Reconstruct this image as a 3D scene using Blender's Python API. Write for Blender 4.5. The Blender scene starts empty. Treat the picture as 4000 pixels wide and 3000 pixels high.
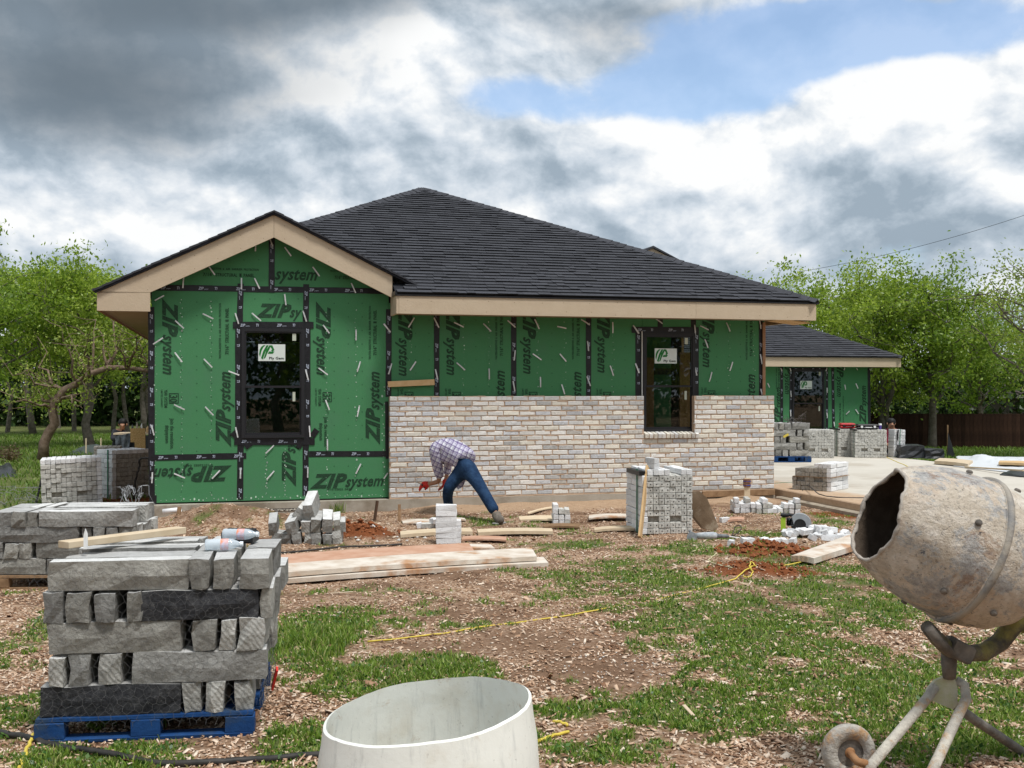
import bpy, math, random
import numpy as np
from mathutils import Vector, Matrix, Euler

R = math.radians
rng = np.random.default_rng(7)
random.seed(7)
SC = bpy.context.scene
COL = SC.collection

# ------------------------------------------------------------------ camera
F, CU, HV, EYE = 4320.0, 2000.0, 1512.0, 1.86      # focal length in photo pixels, horizon row, eye height
cam_d = bpy.data.cameras.new('camera')
cam = bpy.data.objects.new('camera', cam_d)
COL.objects.link(cam)
cam_d.sensor_width = 36.0
cam_d.lens = 36.0 * F / 4000.0
cam_d.shift_y = (HV - 1500.0) / 4000.0
cam_d.clip_start, cam_d.clip_end = 0.05, 3000.0
cam.location = (0, 0, EYE)
cam.rotation_euler = (R(90), 0, 0)
SC.camera = cam

# ------------------------------------------------------------------ exposure
SC.view_settings.view_transform = 'Standard'
SC.view_settings.look = 'None'
SC.view_settings.gamma = 1.0
SC.view_settings.exposure = 0.82
SC.view_settings.use_curve_mapping = False
SC.render.engine = 'CYCLES'
SC.cycles.use_denoising = True
SC.cycles.max_bounces = 7
SC.cycles.diffuse_bounces = 3
SC.cycles.glossy_bounces = 3
SC.cycles.transparent_max_bounces = 10
SC.cycles.transmission_bounces = 5
SC.cycles.caustics_reflective = False
SC.cycles.caustics_refractive = False

# ------------------------------------------------------------------ node helper
class G:
    """tiny wrapper around a node tree"""
    def __init__(s, tree):
        s.t = tree; s.n = tree.nodes; s.l = tree.links
    def add(s, kind, **kw):
        nd = s.n.new(kind)
        for k, v in kw.items(): setattr(nd, k, v)
        return nd
    def put(s, sock, v):
        if v is None: return
        if hasattr(v, 'is_linked') or isinstance(v, bpy.types.NodeSocket): s.l.new(v, sock)
        else:
            try: sock.default_value = v
            except Exception:
                sock.default_value = tuple(v) + (1.0,)
    def math(s, op, a, b=None, c=None, clamp=False):
        nd = s.add('ShaderNodeMath', operation=op, use_clamp=clamp)
        s.put(nd.inputs[0], a); s.put(nd.inputs[1], b); s.put(nd.inputs[2], c)
        return nd.outputs[0]
    def vmath(s, op, a, b=None, sc=None):
        nd = s.add('ShaderNodeVectorMath', operation=op)
        s.put(nd.inputs[0], a); s.put(nd.inputs[1], b)
        if sc is not None: s.put(nd.inputs['Scale'], sc)
        return nd.outputs['Value'] if op in ('LENGTH', 'DOT_PRODUCT', 'DISTANCE') else nd.outputs[0]
    def noise(s, vec, scale=5., detail=4., rough=.5, dist=0., out=0, typ=None):
        nd = s.add('ShaderNodeTexNoise')
        if vec is not None: s.l.new(vec, nd.inputs['Vector'])
        nd.inputs['Scale'].default_value = scale; nd.inputs['Detail'].default_value = detail
        nd.inputs['Roughness'].default_value = rough; nd.inputs['Distortion'].default_value = dist
        return nd.outputs[out]
    def voronoi(s, vec, scale=5., out='Distance', feature='F1', rnd=1.):
        nd = s.add('ShaderNodeTexVoronoi', feature=feature)
        if feature == 'SMOOTH_F1': nd.inputs['Smoothness'].default_value = .6; nd.inputs['Detail'].default_value = 3.; nd.inputs['Roughness'].default_value = .5; nd.normalize = True
        if vec is not None: s.l.new(vec, nd.inputs['Vector'])
        nd.inputs['Scale'].default_value = scale; nd.inputs['Randomness'].default_value = rnd
        return nd.outputs[out]
    def ramp(s, fac, stops, interp='LINEAR'):
        nd = s.add('ShaderNodeValToRGB')
        cr = nd.color_ramp; cr.interpolation = interp
        while len(cr.elements) < len(stops): cr.elements.new(0.5)
        for e, (p, c) in zip(cr.elements, stops):
            e.position = p
            e.color = (c, c, c, 1) if not hasattr(c, '__len__') else tuple(c)[:3] + (1,)
        s.l.new(fac, nd.inputs[0])
        return nd.outputs[0]
    def smooth(s, x, lo, hi, a=0., b=1.):
        nd = s.add('ShaderNodeMapRange', interpolation_type='SMOOTHSTEP')
        s.put(nd.inputs[0], x)
        for i, v in zip((1, 2, 3, 4), (lo, hi, a, b)): s.put(nd.inputs[i], v)
        return nd.outputs[0]
    def mix(s, fac, a, b, blend='MIX'):
        nd = s.add('ShaderNodeMix', data_type='RGBA', blend_type=blend)
        s.put(nd.inputs[0], fac); s.put(nd.inputs[6], a); s.put(nd.inputs[7], b)
        return nd.outputs[2]

# ------------------------------------------------------------------ world: blue sky under broken cloud
SUN_EL, SUN_AZ = R(66), R(140)       # azimuth measured clockwise from +Y (view direction): sun high behind the camera's right shoulder
world = bpy.data.worlds.new('World'); SC.world = world; world.use_nodes = True
w = G(world.node_tree); w.n.clear()
def pdir(u, v):
    d = Vector(((u - CU) / F, 1.0, (HV - v) / F)); d.normalize(); return d
tc = w.add('ShaderNodeTexCoord').outputs['Generated']
d0 = w.vmath('NORMALIZE', tc)
wc = w.noise(d0, 4.5, 6, .5, out=1)
warp = w.vmath('SCALE', w.vmath('SUBTRACT', wc, (.5, .5, .5)), sc=.055)
dw = w.vmath('ADD', d0, warp)
def blob(u, v, ru, rv, soft=1.0):
    c = pdir(u, v)
    q = w.vmath('MULTIPLY', w.vmath('SUBTRACT', dw, tuple(c)), (F / ru, 2.0, F / rv))
    ln = w.vmath('LENGTH', q)
    return w.smooth(ln, 1.0 + soft, 0.15, 0., 1.)
def sum_of(lst):
    tot = None
    for (u, v, ru, rv, k) in lst:
        b = w.math('MULTIPLY', blob(u, v, ru, rv), k)
        tot = b if tot is None else w.math('ADD', tot, b)
    return tot
st = w.vmath('MULTIPLY', dw, (1., 1., 1.45))
big = w.noise(st, 6.0, 6, .47, 0.)
st_up = w.vmath('ADD', st, (.012, -.004, .026))
big_up = w.noise(st_up, 6.0, 6, .47, 0.)
puff = w.noise(st, 17., 8, .60, 0.)
st_p = w.vmath('ADD', st, (.007, -.002, .013))
puff_up = w.noise(st_p, 17., 8, .60, 0.)
# broad gaps and heavy parts of this cloud deck, by direction in the sky
gap = sum_of([(2380, 345, 410, 105, .42), (2930, 205, 380, 130, .40), (3350, 110, 350, 95, .34), (1980, 405, 240, 75, .26), (650, 1000, 380, 70, .16), (3720, 130, 300, 80, .30), (2750, 60, 380, 80, .25), (3600, 1020, 300, 60, .10)])
heavy = sum_of([(150, 130, 820, 250, .92), (420, 400, 380, 140, .40), (1050, 10, 600, 90, .55), (2480, 80, 320, 110, .55), (1900, 10, 500, 60, .30), (100, 540, 480, 100, .24), (3520, 900, 560, 100, .24), (3300, 1010, 560, 60, .20), (1000, 760, 500, 90, .06), (3750, 620, 420, 70, .16)])
bright = sum_of([(1350, 270, 360, 190, .40), (3250, 400, 460, 150, .42), (3750, 260, 380, 130, .46), (2250, 560, 460, 120, .34), (220, 860, 380, 120, .34), (2180, 790, 200, 80, .30), (2850, 520, 360, 90, .30), (1000, 480, 560, 150, .12), (2900, 900, 200, 100, .2)])
cov = w.math('ADD', w.math('SUBTRACT', big, gap), w.math('MULTIPLY', w.math('SUBTRACT', puff, .5), .34))
alpha = w.smooth(cov, .10, .30, .16, 1.)
relief = w.math('MULTIPLY', w.math('SUBTRACT', big, big_up), 4.3)
relief = w.math('ADD', relief, w.math('MULTIPLY', w.math('SUBTRACT', puff, puff_up), 1.45))
relief = w.math('ADD', relief, w.math('MULTIPLY', w.math('SUBTRACT', big, .5), .5))
lit = w.math('ADD', w.math('ADD', relief, .455), w.math('SUBTRACT', bright, w.math('MULTIPLY', heavy, .22)), clamp=True)
ccol = w.ramp(lit, [(0., (.34, .42, .50)), (.28, (.47, .55, .63)), (.52, (.62, .69, .765)), (.80, (.82, .86, .90)), (1., (.97, .98, .98))])
hv = w.math('ADD', heavy, w.math('MULTIPLY', w.math('SUBTRACT', big, .5), .8))
hv = w.smooth(hv, .12, 1.25, 0., .95)
ccol = w.mix(hv, ccol, (.15, .19, .23))
sky = w.add('ShaderNodeTexSky', sky_type='NISHITA', sun_disc=False)
sky.sun_elevation = SUN_EL; sky.sun_rotation = SUN_AZ
sky.air_density, sky.dust_density, sky.ozone_density = 1.0, 1.2, 1.2
bg1 = w.add('ShaderNodeBackground'); w.l.new(sky.outputs[0], bg1.inputs[0]); bg1.inputs[1].default_value = .115
bg2 = w.add('ShaderNodeBackground'); w.l.new(ccol, bg2.inputs[0]); bg2.inputs[1].default_value = .58
ms = w.add('ShaderNodeMixShader'); w.l.new(alpha, ms.inputs[0]); w.l.new(bg1.outputs[0], ms.inputs[1]); w.l.new(bg2.outputs[0], ms.inputs[2])
wo = w.add('ShaderNodeOutputWorld'); w.l.new(ms.outputs[0], wo.inputs[0])
world.cycles.sampling_method = 'MANUAL'; world.cycles.sample_map_resolution = 512

sun_d = bpy.data.lights.new('sun', 'SUN'); sun = bpy.data.objects.new('sun', sun_d); COL.objects.link(sun)
sun_d.energy = 1.9; sun_d.angle = R(12); sun_d.color = (1.0, .975, .94)
sv = Vector((math.sin(SUN_AZ) * math.cos(SUN_EL), math.cos(SUN_AZ) * math.cos(SUN_EL), math.sin(SUN_EL)))
sun.rotation_euler = sv.to_track_quat('Z', 'Y').to_euler()
sun.location = (6, -6, 14)

# ------------------------------------------------------------------ places
TH = R(14.4); CT, ST = math.cos(TH), math.sin(TH)
L0 = Vector((-5.205, 15.97, 0.0))                     # front left corner of the house
def at(u, v, Y): return Vector(((u - CU) / F * Y, Y, EYE - (v - HV) / F * Y))
def g(u, v, z=0.0):                                   # the point on level z under a photo pixel
    return at(u, v, (EYE - z) * F / (v - HV))
def hw(t, n, z): return Vector((L0.x + t * CT - n * ST, L0.y + t * ST + n * CT, z))
def loc_of(p):
    dx, dy = p[0] - L0.x, p[1] - L0.y
    return Vector((dx * CT + dy * ST, -dx * ST + dy * CT, p[2]))
def W(u, v, n=0.0):                                   # house coordinates (t, z) of a pixel on the wall plane at depth n
    a, b = (u - CU) / F, 1.0
    k = (n + (-L0.x * ST + L0.y * CT)) / (-a * ST + b * CT)
    p = loc_of((a * k, k, EYE - (v - HV) / F * k))
    return p.x, p.z

# ------------------------------------------------------------------ smooth value noise for layout
_tab = np.random.default_rng(3).random((256, 256))
def vnoise(x, y, s=1.0):
    x = np.asarray(x) * s + 40.0; y = np.asarray(y) * s + 40.0
    xi = np.floor(x).astype(int); yi = np.floor(y).astype(int)
    fx = x - xi; fy = y - yi
    fx = fx * fx * (3 - 2 * fx); fy = fy * fy * (3 - 2 * fy)
    a = _tab[xi % 256, yi % 256]; b = _tab[(xi + 1) % 256, yi % 256]
    c = _tab[xi % 256, (yi + 1) % 256]; d = _tab[(xi + 1) % 256, (yi + 1) % 256]
    return (a * (1 - fx) + b * fx) * (1 - fy) + (c * (1 - fx) + d * fx) * fy
def fbm(x, y, s=1.0, o=4):
    t = 0; k = .5; n = 0
    for i in range(o):
        t = t + k * vnoise(x, y, s * 2 ** i + i * .13); n += k; k *= .5
    return t / n

# ------------------------------------------------------------------ mesh builder
class MB:
    def __init__(s): s.v = []; s.f = []
    def add(s, vs, fs, M=None):
        b = len(s.v)
        for p in vs:
            p = Vector(p)
            s.v.append(tuple(M @ p) if M is not None else tuple(p))
        s.f += [tuple(i + b for i in q) for q in fs]
        return s
    def box(s, c, d, M=None, rot=None):
        x, y, z = d[0] / 2, d[1] / 2, d[2] / 2
        vs = [(-x, -y, -z), (x, -y, -z), (x, y, -z), (-x, y, -z), (-x, -y, z), (x, -y, z), (x, y, z), (-x, y, z)]
        fs = [(0, 3, 2, 1), (4, 5, 6, 7), (0, 1, 5, 4), (1, 2, 6, 5), (2, 3, 7, 6), (3, 0, 4, 7)]
        T = Matrix.Translation(c)
        if rot is not None: T = T @ (rot if isinstance(rot, Matrix) else Euler(rot).to_matrix().to_4x4())
        return s.add(vs, fs, (M @ T) if M is not None else T)
    def bbox(s, x0, x1, y0, y1, z0, z1):
        return s.box(((x0 + x1) / 2, (y0 + y1) / 2, (z0 + z1) / 2), (abs(x1 - x0), abs(y1 - y0), abs(z1 - z0)))
    def chbox(s, c, d, ch=.006, jit=0.0, rnd=random, rot=None, M=None):
        """box with chamfered edges (top and front look worn) and jittered corners"""
        x, y, z = d[0] / 2, d[1] / 2, d[2] / 2
        vs = []
        for zz, e in ((-z, ch), (-z + ch, 0), (z - ch, 0), (z, ch)):
            for sx, sy in ((-1, -1), (1, -1), (1, 1), (-1, 1)):
                vs.append((sx * (x - e) + rnd.uniform(-jit, jit), sy * (y - e) + rnd.uniform(-jit, jit), zz + rnd.uniform(-jit, jit)))
        fs = [(3, 2, 1, 0), (12, 13, 14, 15)]
        for k in range(3):
            b = k * 4
            for i in range(4):
                j = (i + 1) % 4
                fs.append((b + i, b + j, b + 4 + j, b + 4 + i))
        T = Matrix.Translation(c)
        if rot is not None: T = T @ (rot if isinstance(rot, Matrix) else Euler(rot).to_matrix().to_4x4())
        return s.add(vs, fs, (M @ T) if M is not None else T)
    def tube(s, pts, rad, seg=8, cap=True, M=None):
        pts = [Vector(p) for p in pts]; n = len(pts)
        if not hasattr(rad, '__len__'): rad = [rad] * n
        vs = []; fs = []
        up = None
        for i, p in enumerate(pts):
            t = (pts[min(i + 1, n - 1)] - pts[max(i - 1, 0)])
            if t.length < 1e-9: t = Vector((0, 0, 1))
            t.normalize()
            if up is None:
                up = Vector((0, 0, 1)) if abs(t.z) < .9 else Vector((1, 0, 0))
            a = t.cross(up)
            if a.length < 1e-6: a = t.cross(Vector((0, 1, 0)))
            a.normalize(); b = a.cross(t).normalized(); up = b
            for k in range(seg):
                an = 2 * math.pi * k / seg
                vs.append(p + (a * math.cos(an) + b * math.sin(an)) * rad[i])
        for i in range(n - 1):
            for k in range(seg):
                k2 = (k + 1) % seg
                fs.append((i * seg + k, i * seg + k2, (i + 1) * seg + k2, (i + 1) * seg + k))
        if cap:
            fs.append(tuple(range(seg))[::-1]); fs.append(tuple((n - 1) * seg + k for k in range(seg)))
        return s.add(vs, fs, M)
    def lathe(s, prof, seg=32, M=None, close=False):
        """prof: (radius, height) around z"""
        vs = []; fs = []; n = len(prof)
        for r, h in prof:
            for k in range(seg):
                a = 2 * math.pi * k / seg
                vs.append((r * math.cos(a), r * math.sin(a), h))
        for i in range(n - 1):
            for k in range(seg):
                k2 = (k + 1) % seg
                fs.append((i * seg + k, i * seg + k2, (i + 1) * seg + k2, (i + 1) * seg + k))
        if close:
            fs.append(tuple(range(seg))[::-1]); fs.append(tuple((n - 1) * seg + k for k in range(seg)))
        return s.add(vs, fs, M)
    def prism(s, poly, y0, y1, M=None):
        """polygon in x,z extruded along y from y0 to y1"""
        n = len(poly)
        vs = [(p[0], y0, p[1]) for p in poly] + [(p[0], y1, p[1]) for p in poly]
        fs = [tuple(range(n)), tuple(range(2 * n - 1, n - 1, -1))]
        for i in range(n):
            j = (i + 1) % n
            fs.append((j, i, n + i, n + j))
        return s.add(vs, fs, M)
    def mesh(s, name='m', smooth=False):
        me = bpy.data.meshes.new(name)
        me.from_pydata(s.v, [], s.f); me.update()
        if smooth:
            for p in me.polygons: p.use_smooth = True
        return me
    def build(s, name, m, parent=None, smooth=False, **kw):
        return link(name, s.mesh(name, smooth), m, parent, **kw)

def link(name, me, m=None, parent=None, loc=None, rot=None, label=None, cat=None, group=None, kind=None, scale=None):
    o = bpy.data.objects.new(name, me)
    if m is not None and me is not None and len(me.materials) == 0: me.materials.append(m)
    COL.objects.link(o)
    if parent is not None: o.parent = parent
    if loc is not None: o.location = loc
    if rot is not None: o.rotation_euler = rot
    if scale is not None: o.scale = scale
    if label: o['label'] = label
    if cat: o['category'] = cat
    if group: o['group'] = group
    if kind: o['kind'] = kind
    return o
def thing(name, label, cat, loc=(0, 0, 0), rz=0.0, group=None, rot=None):
    return link(name, None, None, None, loc, rot or (0, 0, rz), label, cat, group)
def auto_smooth(o, ang=40):
    me = o.data
    for p in me.polygons: p.use_smooth = True
    try: me.set_sharp_from_angle(angle=R(ang))
    except Exception: pass
    return o
def big_mesh(name, V, Q, m, loop=4, **kw):
    """large mesh from arrays; Q is an (n, loop) index array"""
    me = bpy.data.meshes.new(name)
    V = np.asarray(V, dtype=np.float32); Q = np.asarray(Q, dtype=np.int32)
    me.vertices.add(len(V)); me.vertices.foreach_set('co', V.ravel())
    me.loops.add(Q.size); me.loops.foreach_set('vertex_index', Q.ravel())
    me.polygons.add(len(Q))
    me.polygons.foreach_set('loop_start', np.arange(0, Q.size, loop, dtype=np.int32))
    me.polygons.foreach_set('loop_total', np.full(len(Q), loop, dtype=np.int32))
    me.update(calc_edges=True)
    return link(name, me, m, **kw)

# ------------------------------------------------------------------ materials
_mats = {}
def mat(name, col, rough=.85, col2=None, ns=8., amt=1.0, bump=0., bs=None, spec=.3, metal=0., rnd=0., detail=6, island=0., coord='Object', col3=None, ns3=2.):
    if name in _mats: return _mats[name]
    m = bpy.data.materials.new(name); m.use_nodes = True; _mats[name] = m
    n = G(m.node_tree); b = n.n['Principled BSDF']
    b.inputs['Roughness'].default_value = rough
    b.inputs['Specular IOR Level'].default_value = spec
    b.inputs['Metallic'].default_value = metal
    c = n.add('ShaderNodeTexCoord').outputs[coord]
    out = None
    if col2 is not None:
        f = n.noise(c, ns, detail, .6)
        f = n.smooth(f, .5 - .22 / max(amt, .01), .5 + .22 / max(amt, .01))
        out = n.mix(f, tuple(col) + (1,), tuple(col2) + (1,))
    if col3 is not None:
        f3 = n.smooth(n.noise(c, ns3, 6, .65), .50, .66)
        out = n.mix(f3, out if out is not None else tuple(col) + (1,), tuple(col3) + (1,))
    src = None
    if rnd: src = (n.add('ShaderNodeObjectInfo').outputs['Random'], rnd)
    if island: src = (n.add('ShaderNodeNewGeometry').outputs['Random Per Island'], island)
    if src:
        k = n.math('ADD', n.math('MULTIPLY', n.math('SUBTRACT', src[0], .5), src[1] * 2), 1.0)
        hs = n.add('ShaderNodeHueSaturation'); n.l.new(k, hs.inputs['Value'])
        n.put(hs.inputs['Color'], out if out is not None else tuple(col) + (1,))
        out = hs.outputs[0]
    if out is None: b.inputs['Base Color'].default_value = tuple(col) + (1,)
    else: n.l.new(out, b.inputs['Base Color'])
    if bump:
        bn = n.add('ShaderNodeBump'); bn.inputs['Strength'].default_value = min(bump, 1.0); bn.inputs['Distance'].default_value = .01 * max(bump, 1.0)
        n.l.new(n.noise(c, bs or ns * 3, 8, .65), bn.inputs['Height']); n.l.new(bn.outputs[0], b.inputs['Normal'])
    return m

M_GREEN = mat('green_sheathing', (.055, .202, .084), .75, (.070, .240, .105), 140, .8, .15, 300, .25, col3=(.068, .212, .100), ns3=1.3)
M_GREEN_SIDE = M_GREEN
M_TAPE = mat('black_tape', (.008, .008, .010), .42, (.016, .016, .020), 18, .8, .35, 14, .4)
M_PRINT = mat('black_print', (.010, .028, .016), .7, (.020, .075, .033), 90, 1.4)
M_TPRINT = mat('tape_print', (.42, .47, .56), .6)
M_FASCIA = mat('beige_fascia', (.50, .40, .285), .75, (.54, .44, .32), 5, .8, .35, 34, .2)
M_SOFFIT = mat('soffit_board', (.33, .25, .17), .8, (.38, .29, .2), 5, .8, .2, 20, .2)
M_OSB = mat('osb_board', (.40, .235, .09), .8, (.58, .37, .17), 38, 1.4, .3, 60, .2)
M_LUMBER = mat('new_lumber', (.56, .36, .17), .75, (.66, .46, .25), 9, .7, .15, 30, .2, rnd=.12)
M_PALE = mat('pale_lumber', (.60, .47, .31), .8, (.70, .58, .42), 7, .8, .2, 30, .2, rnd=.12)
M_OLDWOOD = mat('weathered_wood', (.20, .12, .065), .9, (.33, .21, .12), 10, .9, .3, 40, .15, rnd=.15)
M_WHITEPLANK = mat('mortar_whitened_plank', (.70, .64, .56), .9, (.52, .43, .34), 3.5, 1.1, .4, 60, .15, col3=(.46, .25, .13), ns3=1.7)
M_REDPLANK = mat('reddish_plank', (.46, .25, .16), .9, (.56, .36, .26), 4, 1.0, .35, 50, .15)
M_CONC = mat('foundation_concrete', (.34, .30, .24), .92, (.44, .40, .34), 3, .9, .5, 60, .15, col3=(.24, .20, .15), ns3=1.1)
M_DRIVE = mat('driveway_concrete', (.52, .48, .41), .9, (.60, .56, .49), 1.2, .8, .25, 120, .15, col3=(.46, .41, .34), ns3=.5)
def drive_mat():
    m = M_DRIVE; n = G(m.node_tree); b = n.n['Principled BSDF']; src = b.inputs['Base Color'].links[0].from_socket
    c = n.add('ShaderNodeTexCoord').outputs['Object']; sp = n.add('ShaderNodeSeparateXYZ'); n.l.new(c, sp.inputs[0])
    e = n.math('ADD', n.math('SUBTRACT', 10.9, sp.outputs[0]), n.math('MULTIPLY', n.math('SUBTRACT', n.noise(c, 1.3, 6, .65), .5), 2.2))
    e = n.smooth(e, .0, .55)
    soil = n.ramp(n.noise(c, 14, 7, .7), [(.3, (.40, .25, .14)), (.7, (.54, .38, .25))])
    n.l.new(n.mix(n.math('MULTIPLY', e, .85), src, soil), b.inputs['Base Color'])
drive_mat()
M_DRIVE_EDGE = mat('driveway_edge', (.30, .25, .19), .95, (.42, .36, .28), 6, 1., 1.0, 30, .1)
M_SHINGLE = mat('charcoal_shingle', (.036, .037, .043), .9, (.063, .065, .075), 160, 1.0, .4, 400, .25, island=.17)
M_SHINGLE_P = mat('charcoal_shingle_piece', (.036, .037, .043), .9, (.063, .065, .075), 160, 1.0, .4, 400, .25, rnd=.17)
M_BUTT = mat('shingle_shadow_edge', (.008, .008, .009), .95)  # asphalt butt edge, painted black as the shadow line of each course
M_ROOFBASE = mat('roof_felt', (.018, .019, .024), .95)
M_MORTAR = mat('tan_mortar', (.47, .325, .225), .95, (.56, .41, .30), 12, .9, .7, 80, .1)
M_BLACK = mat('black_plastic', (.010, .010, .011), .4, (.02, .02, .022), 10, .6)
M_FRAME = mat('black_window_frame', (.022, .022, .025), .4)
M_WHITE = mat('white_paint', (.78, .78, .76), .6)
M_LABEL = mat('window_label_paper', (.66, .72, .68), .6)
M_LABELG = mat('window_label_green', (.012, .17, .030), .6)
M_LABELK = mat('window_label_ink', (.012, .018, .014), .6)
M_TIE = mat('galvanised_tie', (.58, .59, .58), .4, (.72, .73, .73), 60, 1., .3, 200, .5, metal=.2, rnd=.2)
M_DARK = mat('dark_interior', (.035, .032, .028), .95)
M_PIPE = mat('white_pvc', (.80, .80, .80), .45)
M_YELLOW = mat('yellow_cord', (.62, .47, .06), .6, (.70, .55, .10), 30, .8)
M_HOSE = mat('black_hose', (.022, .021, .020), .55, (.05, .045, .04), 14, .9)
M_GREENCORD = mat('green_strap', (.01, .14, .07), .5)
M_BLUEPAL = mat('blue_pallet_paint', (.008, .042, .145), .8, (.014, .065, .20), 9, .9, .4, 50, .2, col3=(.03, .06, .12), ns3=5, rnd=.1)

# bricks: whitewashed faces over grey bodies
def brick_mat(name, base, wash, thr):
    m = bpy.data.materials.new(name); m.use_nodes = True
    n = G(m.node_tree); b = n.n['Principled BSDF']; b.inputs['Roughness'].default_value = .95; b.inputs['Specular IOR Level'].default_value = .12
    ge = n.add('ShaderNodeNewGeometry').outputs
    cc = ge['Position']
    f = n.smooth(n.noise(cc, 24, 8, .7, .4), thr - .10, thr + .10)
    col = n.mix(f, base + (1,), wash + (1,))
    f2 = n.smooth(n.noise(cc, 75, 5, .6), .60, .70)
    col = n.mix(n.math('MULTIPLY', f2, .55), col, tuple(.55 * k for k in base) + (1,))
    rn = n.add('ShaderNodeObjectInfo').outputs['Random']
    rn = n.math('FRACT', n.math('ADD', rn, ge['Random Per Island']))
    k = n.math('ADD', n.math('MULTIPLY', n.math('SUBTRACT', rn, .5), .26), 1.0)
    hs = n.add('ShaderNodeHueSaturation'); n.l.new(k, hs.inputs['Value']); n.l.new(col, hs.inputs['Color'])
    n.l.new(hs.outputs[0], b.inputs['Base Color'])
    bn = n.add('ShaderNodeBump'); bn.inputs['Strength'].default_value = .8; bn.inputs['Distance'].default_value = .008
    n.l.new(n.noise(cc, 55, 8, .7), bn.inputs['Height']); n.l.new(bn.outputs[0], b.inputs['Normal'])
    return m
BRICKS = [brick_mat('brick_white', (.52, .50, .47), (.73, .71, .67), .38),
          brick_mat('brick_cream', (.53, .49, .42), (.74, .70, .61), .38),
          brick_mat('brick_pale_grey', (.46, .455, .45), (.66, .655, .64), .40),
          brick_mat('brick_grey', (.36, .355, .345), (.52, .515, .50), .43),
          brick_mat('brick_blue_grey', (.42, .43, .45), (.58, .59, .61), .42),
          brick_mat('brick_taupe', (.40, .37, .33), (.60, .57, .52), .43)]
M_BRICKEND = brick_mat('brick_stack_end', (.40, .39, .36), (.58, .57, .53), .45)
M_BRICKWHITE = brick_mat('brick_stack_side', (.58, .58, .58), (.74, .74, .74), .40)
M_BRICKSHADE = brick_mat('brick_stack_shaded', (.28, .26, .22), (.40, .37, .33), .5)  # darker copy of the stack bricks, shade put into the colour

def stone_mat(name, a, b_, c_, sawn=False):
    m = bpy.data.materials.new(name); m.use_nodes = True
    n = G(m.node_tree); b = n.n['Principled BSDF']; b.inputs['Roughness'].default_value = .93; b.inputs['Specular IOR Level'].default_value = .18
    oi = n.add('ShaderNodeObjectInfo').outputs
    cc = n.add('ShaderNodeNewGeometry').outputs['Position']
    f = n.smooth(n.noise(cc, 9, 9, .68, .6), .36, .66)
    col = n.mix(f, a + (1,), b_ + (1,))
    f2 = n.smooth(n.noise(cc, 34, 6, .7), .56, .72)
    col = n.mix(f2, col, c_ + (1,))
    k = n.math('ADD', n.math('MULTIPLY', n.math('SUBTRACT', oi['Random'], .5), .52), 1.0)
    hs = n.add('ShaderNodeHueSaturation'); n.l.new(k, hs.inputs['Value']); n.l.new(col, hs.inputs['Color'])
    n.l.new(hs.outputs[0], b.inputs['Base Color'])
    h = n.math('ADD', n.noise(cc, 30, 10, .74, .2), n.math('MULTIPLY', n.voronoi(cc, 30), .30))
    if sawn:
        wv = n.add('ShaderNodeTexWave', wave_type='BANDS', bands_direction='DIAGONAL'); n.l.new(cc, wv.inputs['Vector'])
        wv.inputs['Scale'].default_value = 17; wv.inputs['Distortion'].default_value = 3.5; wv.inputs['Detail'].default_value = 3.
        h = n.math('ADD', n.math('MULTIPLY', h, .6), n.math('MULTIPLY', wv.outputs['Fac'], .11))
    bn = n.add('ShaderNodeBump'); bn.inputs['Strength'].default_value = .9; bn.inputs['Distance'].default_value = .022
    n.l.new(h, bn.inputs['Height']); n.l.new(bn.outputs[0], b.inputs['Normal'])
    return m
STONE = [stone_mat('grey_stone', (.235, .23, .215), (.34, .335, .315), (.40, .395, .375)),
         stone_mat('grey_stone_warm', (.25, .24, .215), (.36, .35, .315), (.30, .29, .26)),
         stone_mat('dark_stone', (.040, .041, .046), (.080, .081, .085), (.17, .17, .17)),
         stone_mat('sawn_stone', (.32, .315, .29), (.44, .43, .40), (.50, .49, .455), True)]
M_SKYLIT = stone_mat('skylit_stone_face', (.54, .535, .515), (.68, .675, .655), (.60, .59, .57))  # level stone faces made paler, sky light painted into the colour

# ------------------------------------------------------------------ lettering
_glyph = {}
def glyphs(txt, bold=0.0, shear=0.0):
    """flat outline of a word: unit cap height, starting at x = 0"""
    key = (txt, bold, shear)
    if key in _glyph: return _glyph[key]
    cu = bpy.data.curves.new('txt', 'FONT'); cu.body = txt; cu.size = 1.0; cu.offset = bold; cu.shear = shear; cu.resolution_u = 2
    cu.space_character = 1.0 + bold * 2.0
    ob = bpy.data.objects.new('txt', cu); COL.objects.link(ob)
    dg = bpy.context.evaluated_depsgraph_get(); dg.update()
    me = ob.evaluated_get(dg).to_mesh()
    vs = np.array([v.co[:2] for v in me.vertices]); fs = [tuple(p.vertices) for p in me.polygons]
    ob.evaluated_get(dg).to_mesh_clear()
    bpy.data.objects.remove(ob); bpy.data.curves.remove(cu)
    vs[:, 0] -= vs[:, 0].min()
    wd = vs[:, 0].max()
    _glyph[key] = (vs, fs, wd)
    return _glyph[key]
def word(mb, txt, t, z, ang, width, cap, n=-.016, bold=0., shear=0.):
    """write on the plane y = n (facing -y): start point (t, z), reading direction ang degrees"""
    vs, fs, wd = glyphs(txt, bold, shear)
    if hasattr(mb, 'pieces'): mb.pieces.append(MB()); mb = mb.pieces[-1]
    sx = width / wd; sz = cap / .70
    c, s = math.cos(R(ang)), math.sin(R(ang))
    out = [(t + x * sx * c - y * sz * s, n, z + x * sx * s + y * sz * c) for x, y in vs]
    mb.add(out, fs)

class Words(MB):
    def __init__(s): super().__init__(); s.pieces = []
    def emit(s, parent):
        for p in s.pieces: p.build('printed_word', M_PRINT, parent)
        if s.v: s.build('printed_frame', M_PRINT, parent)

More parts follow.
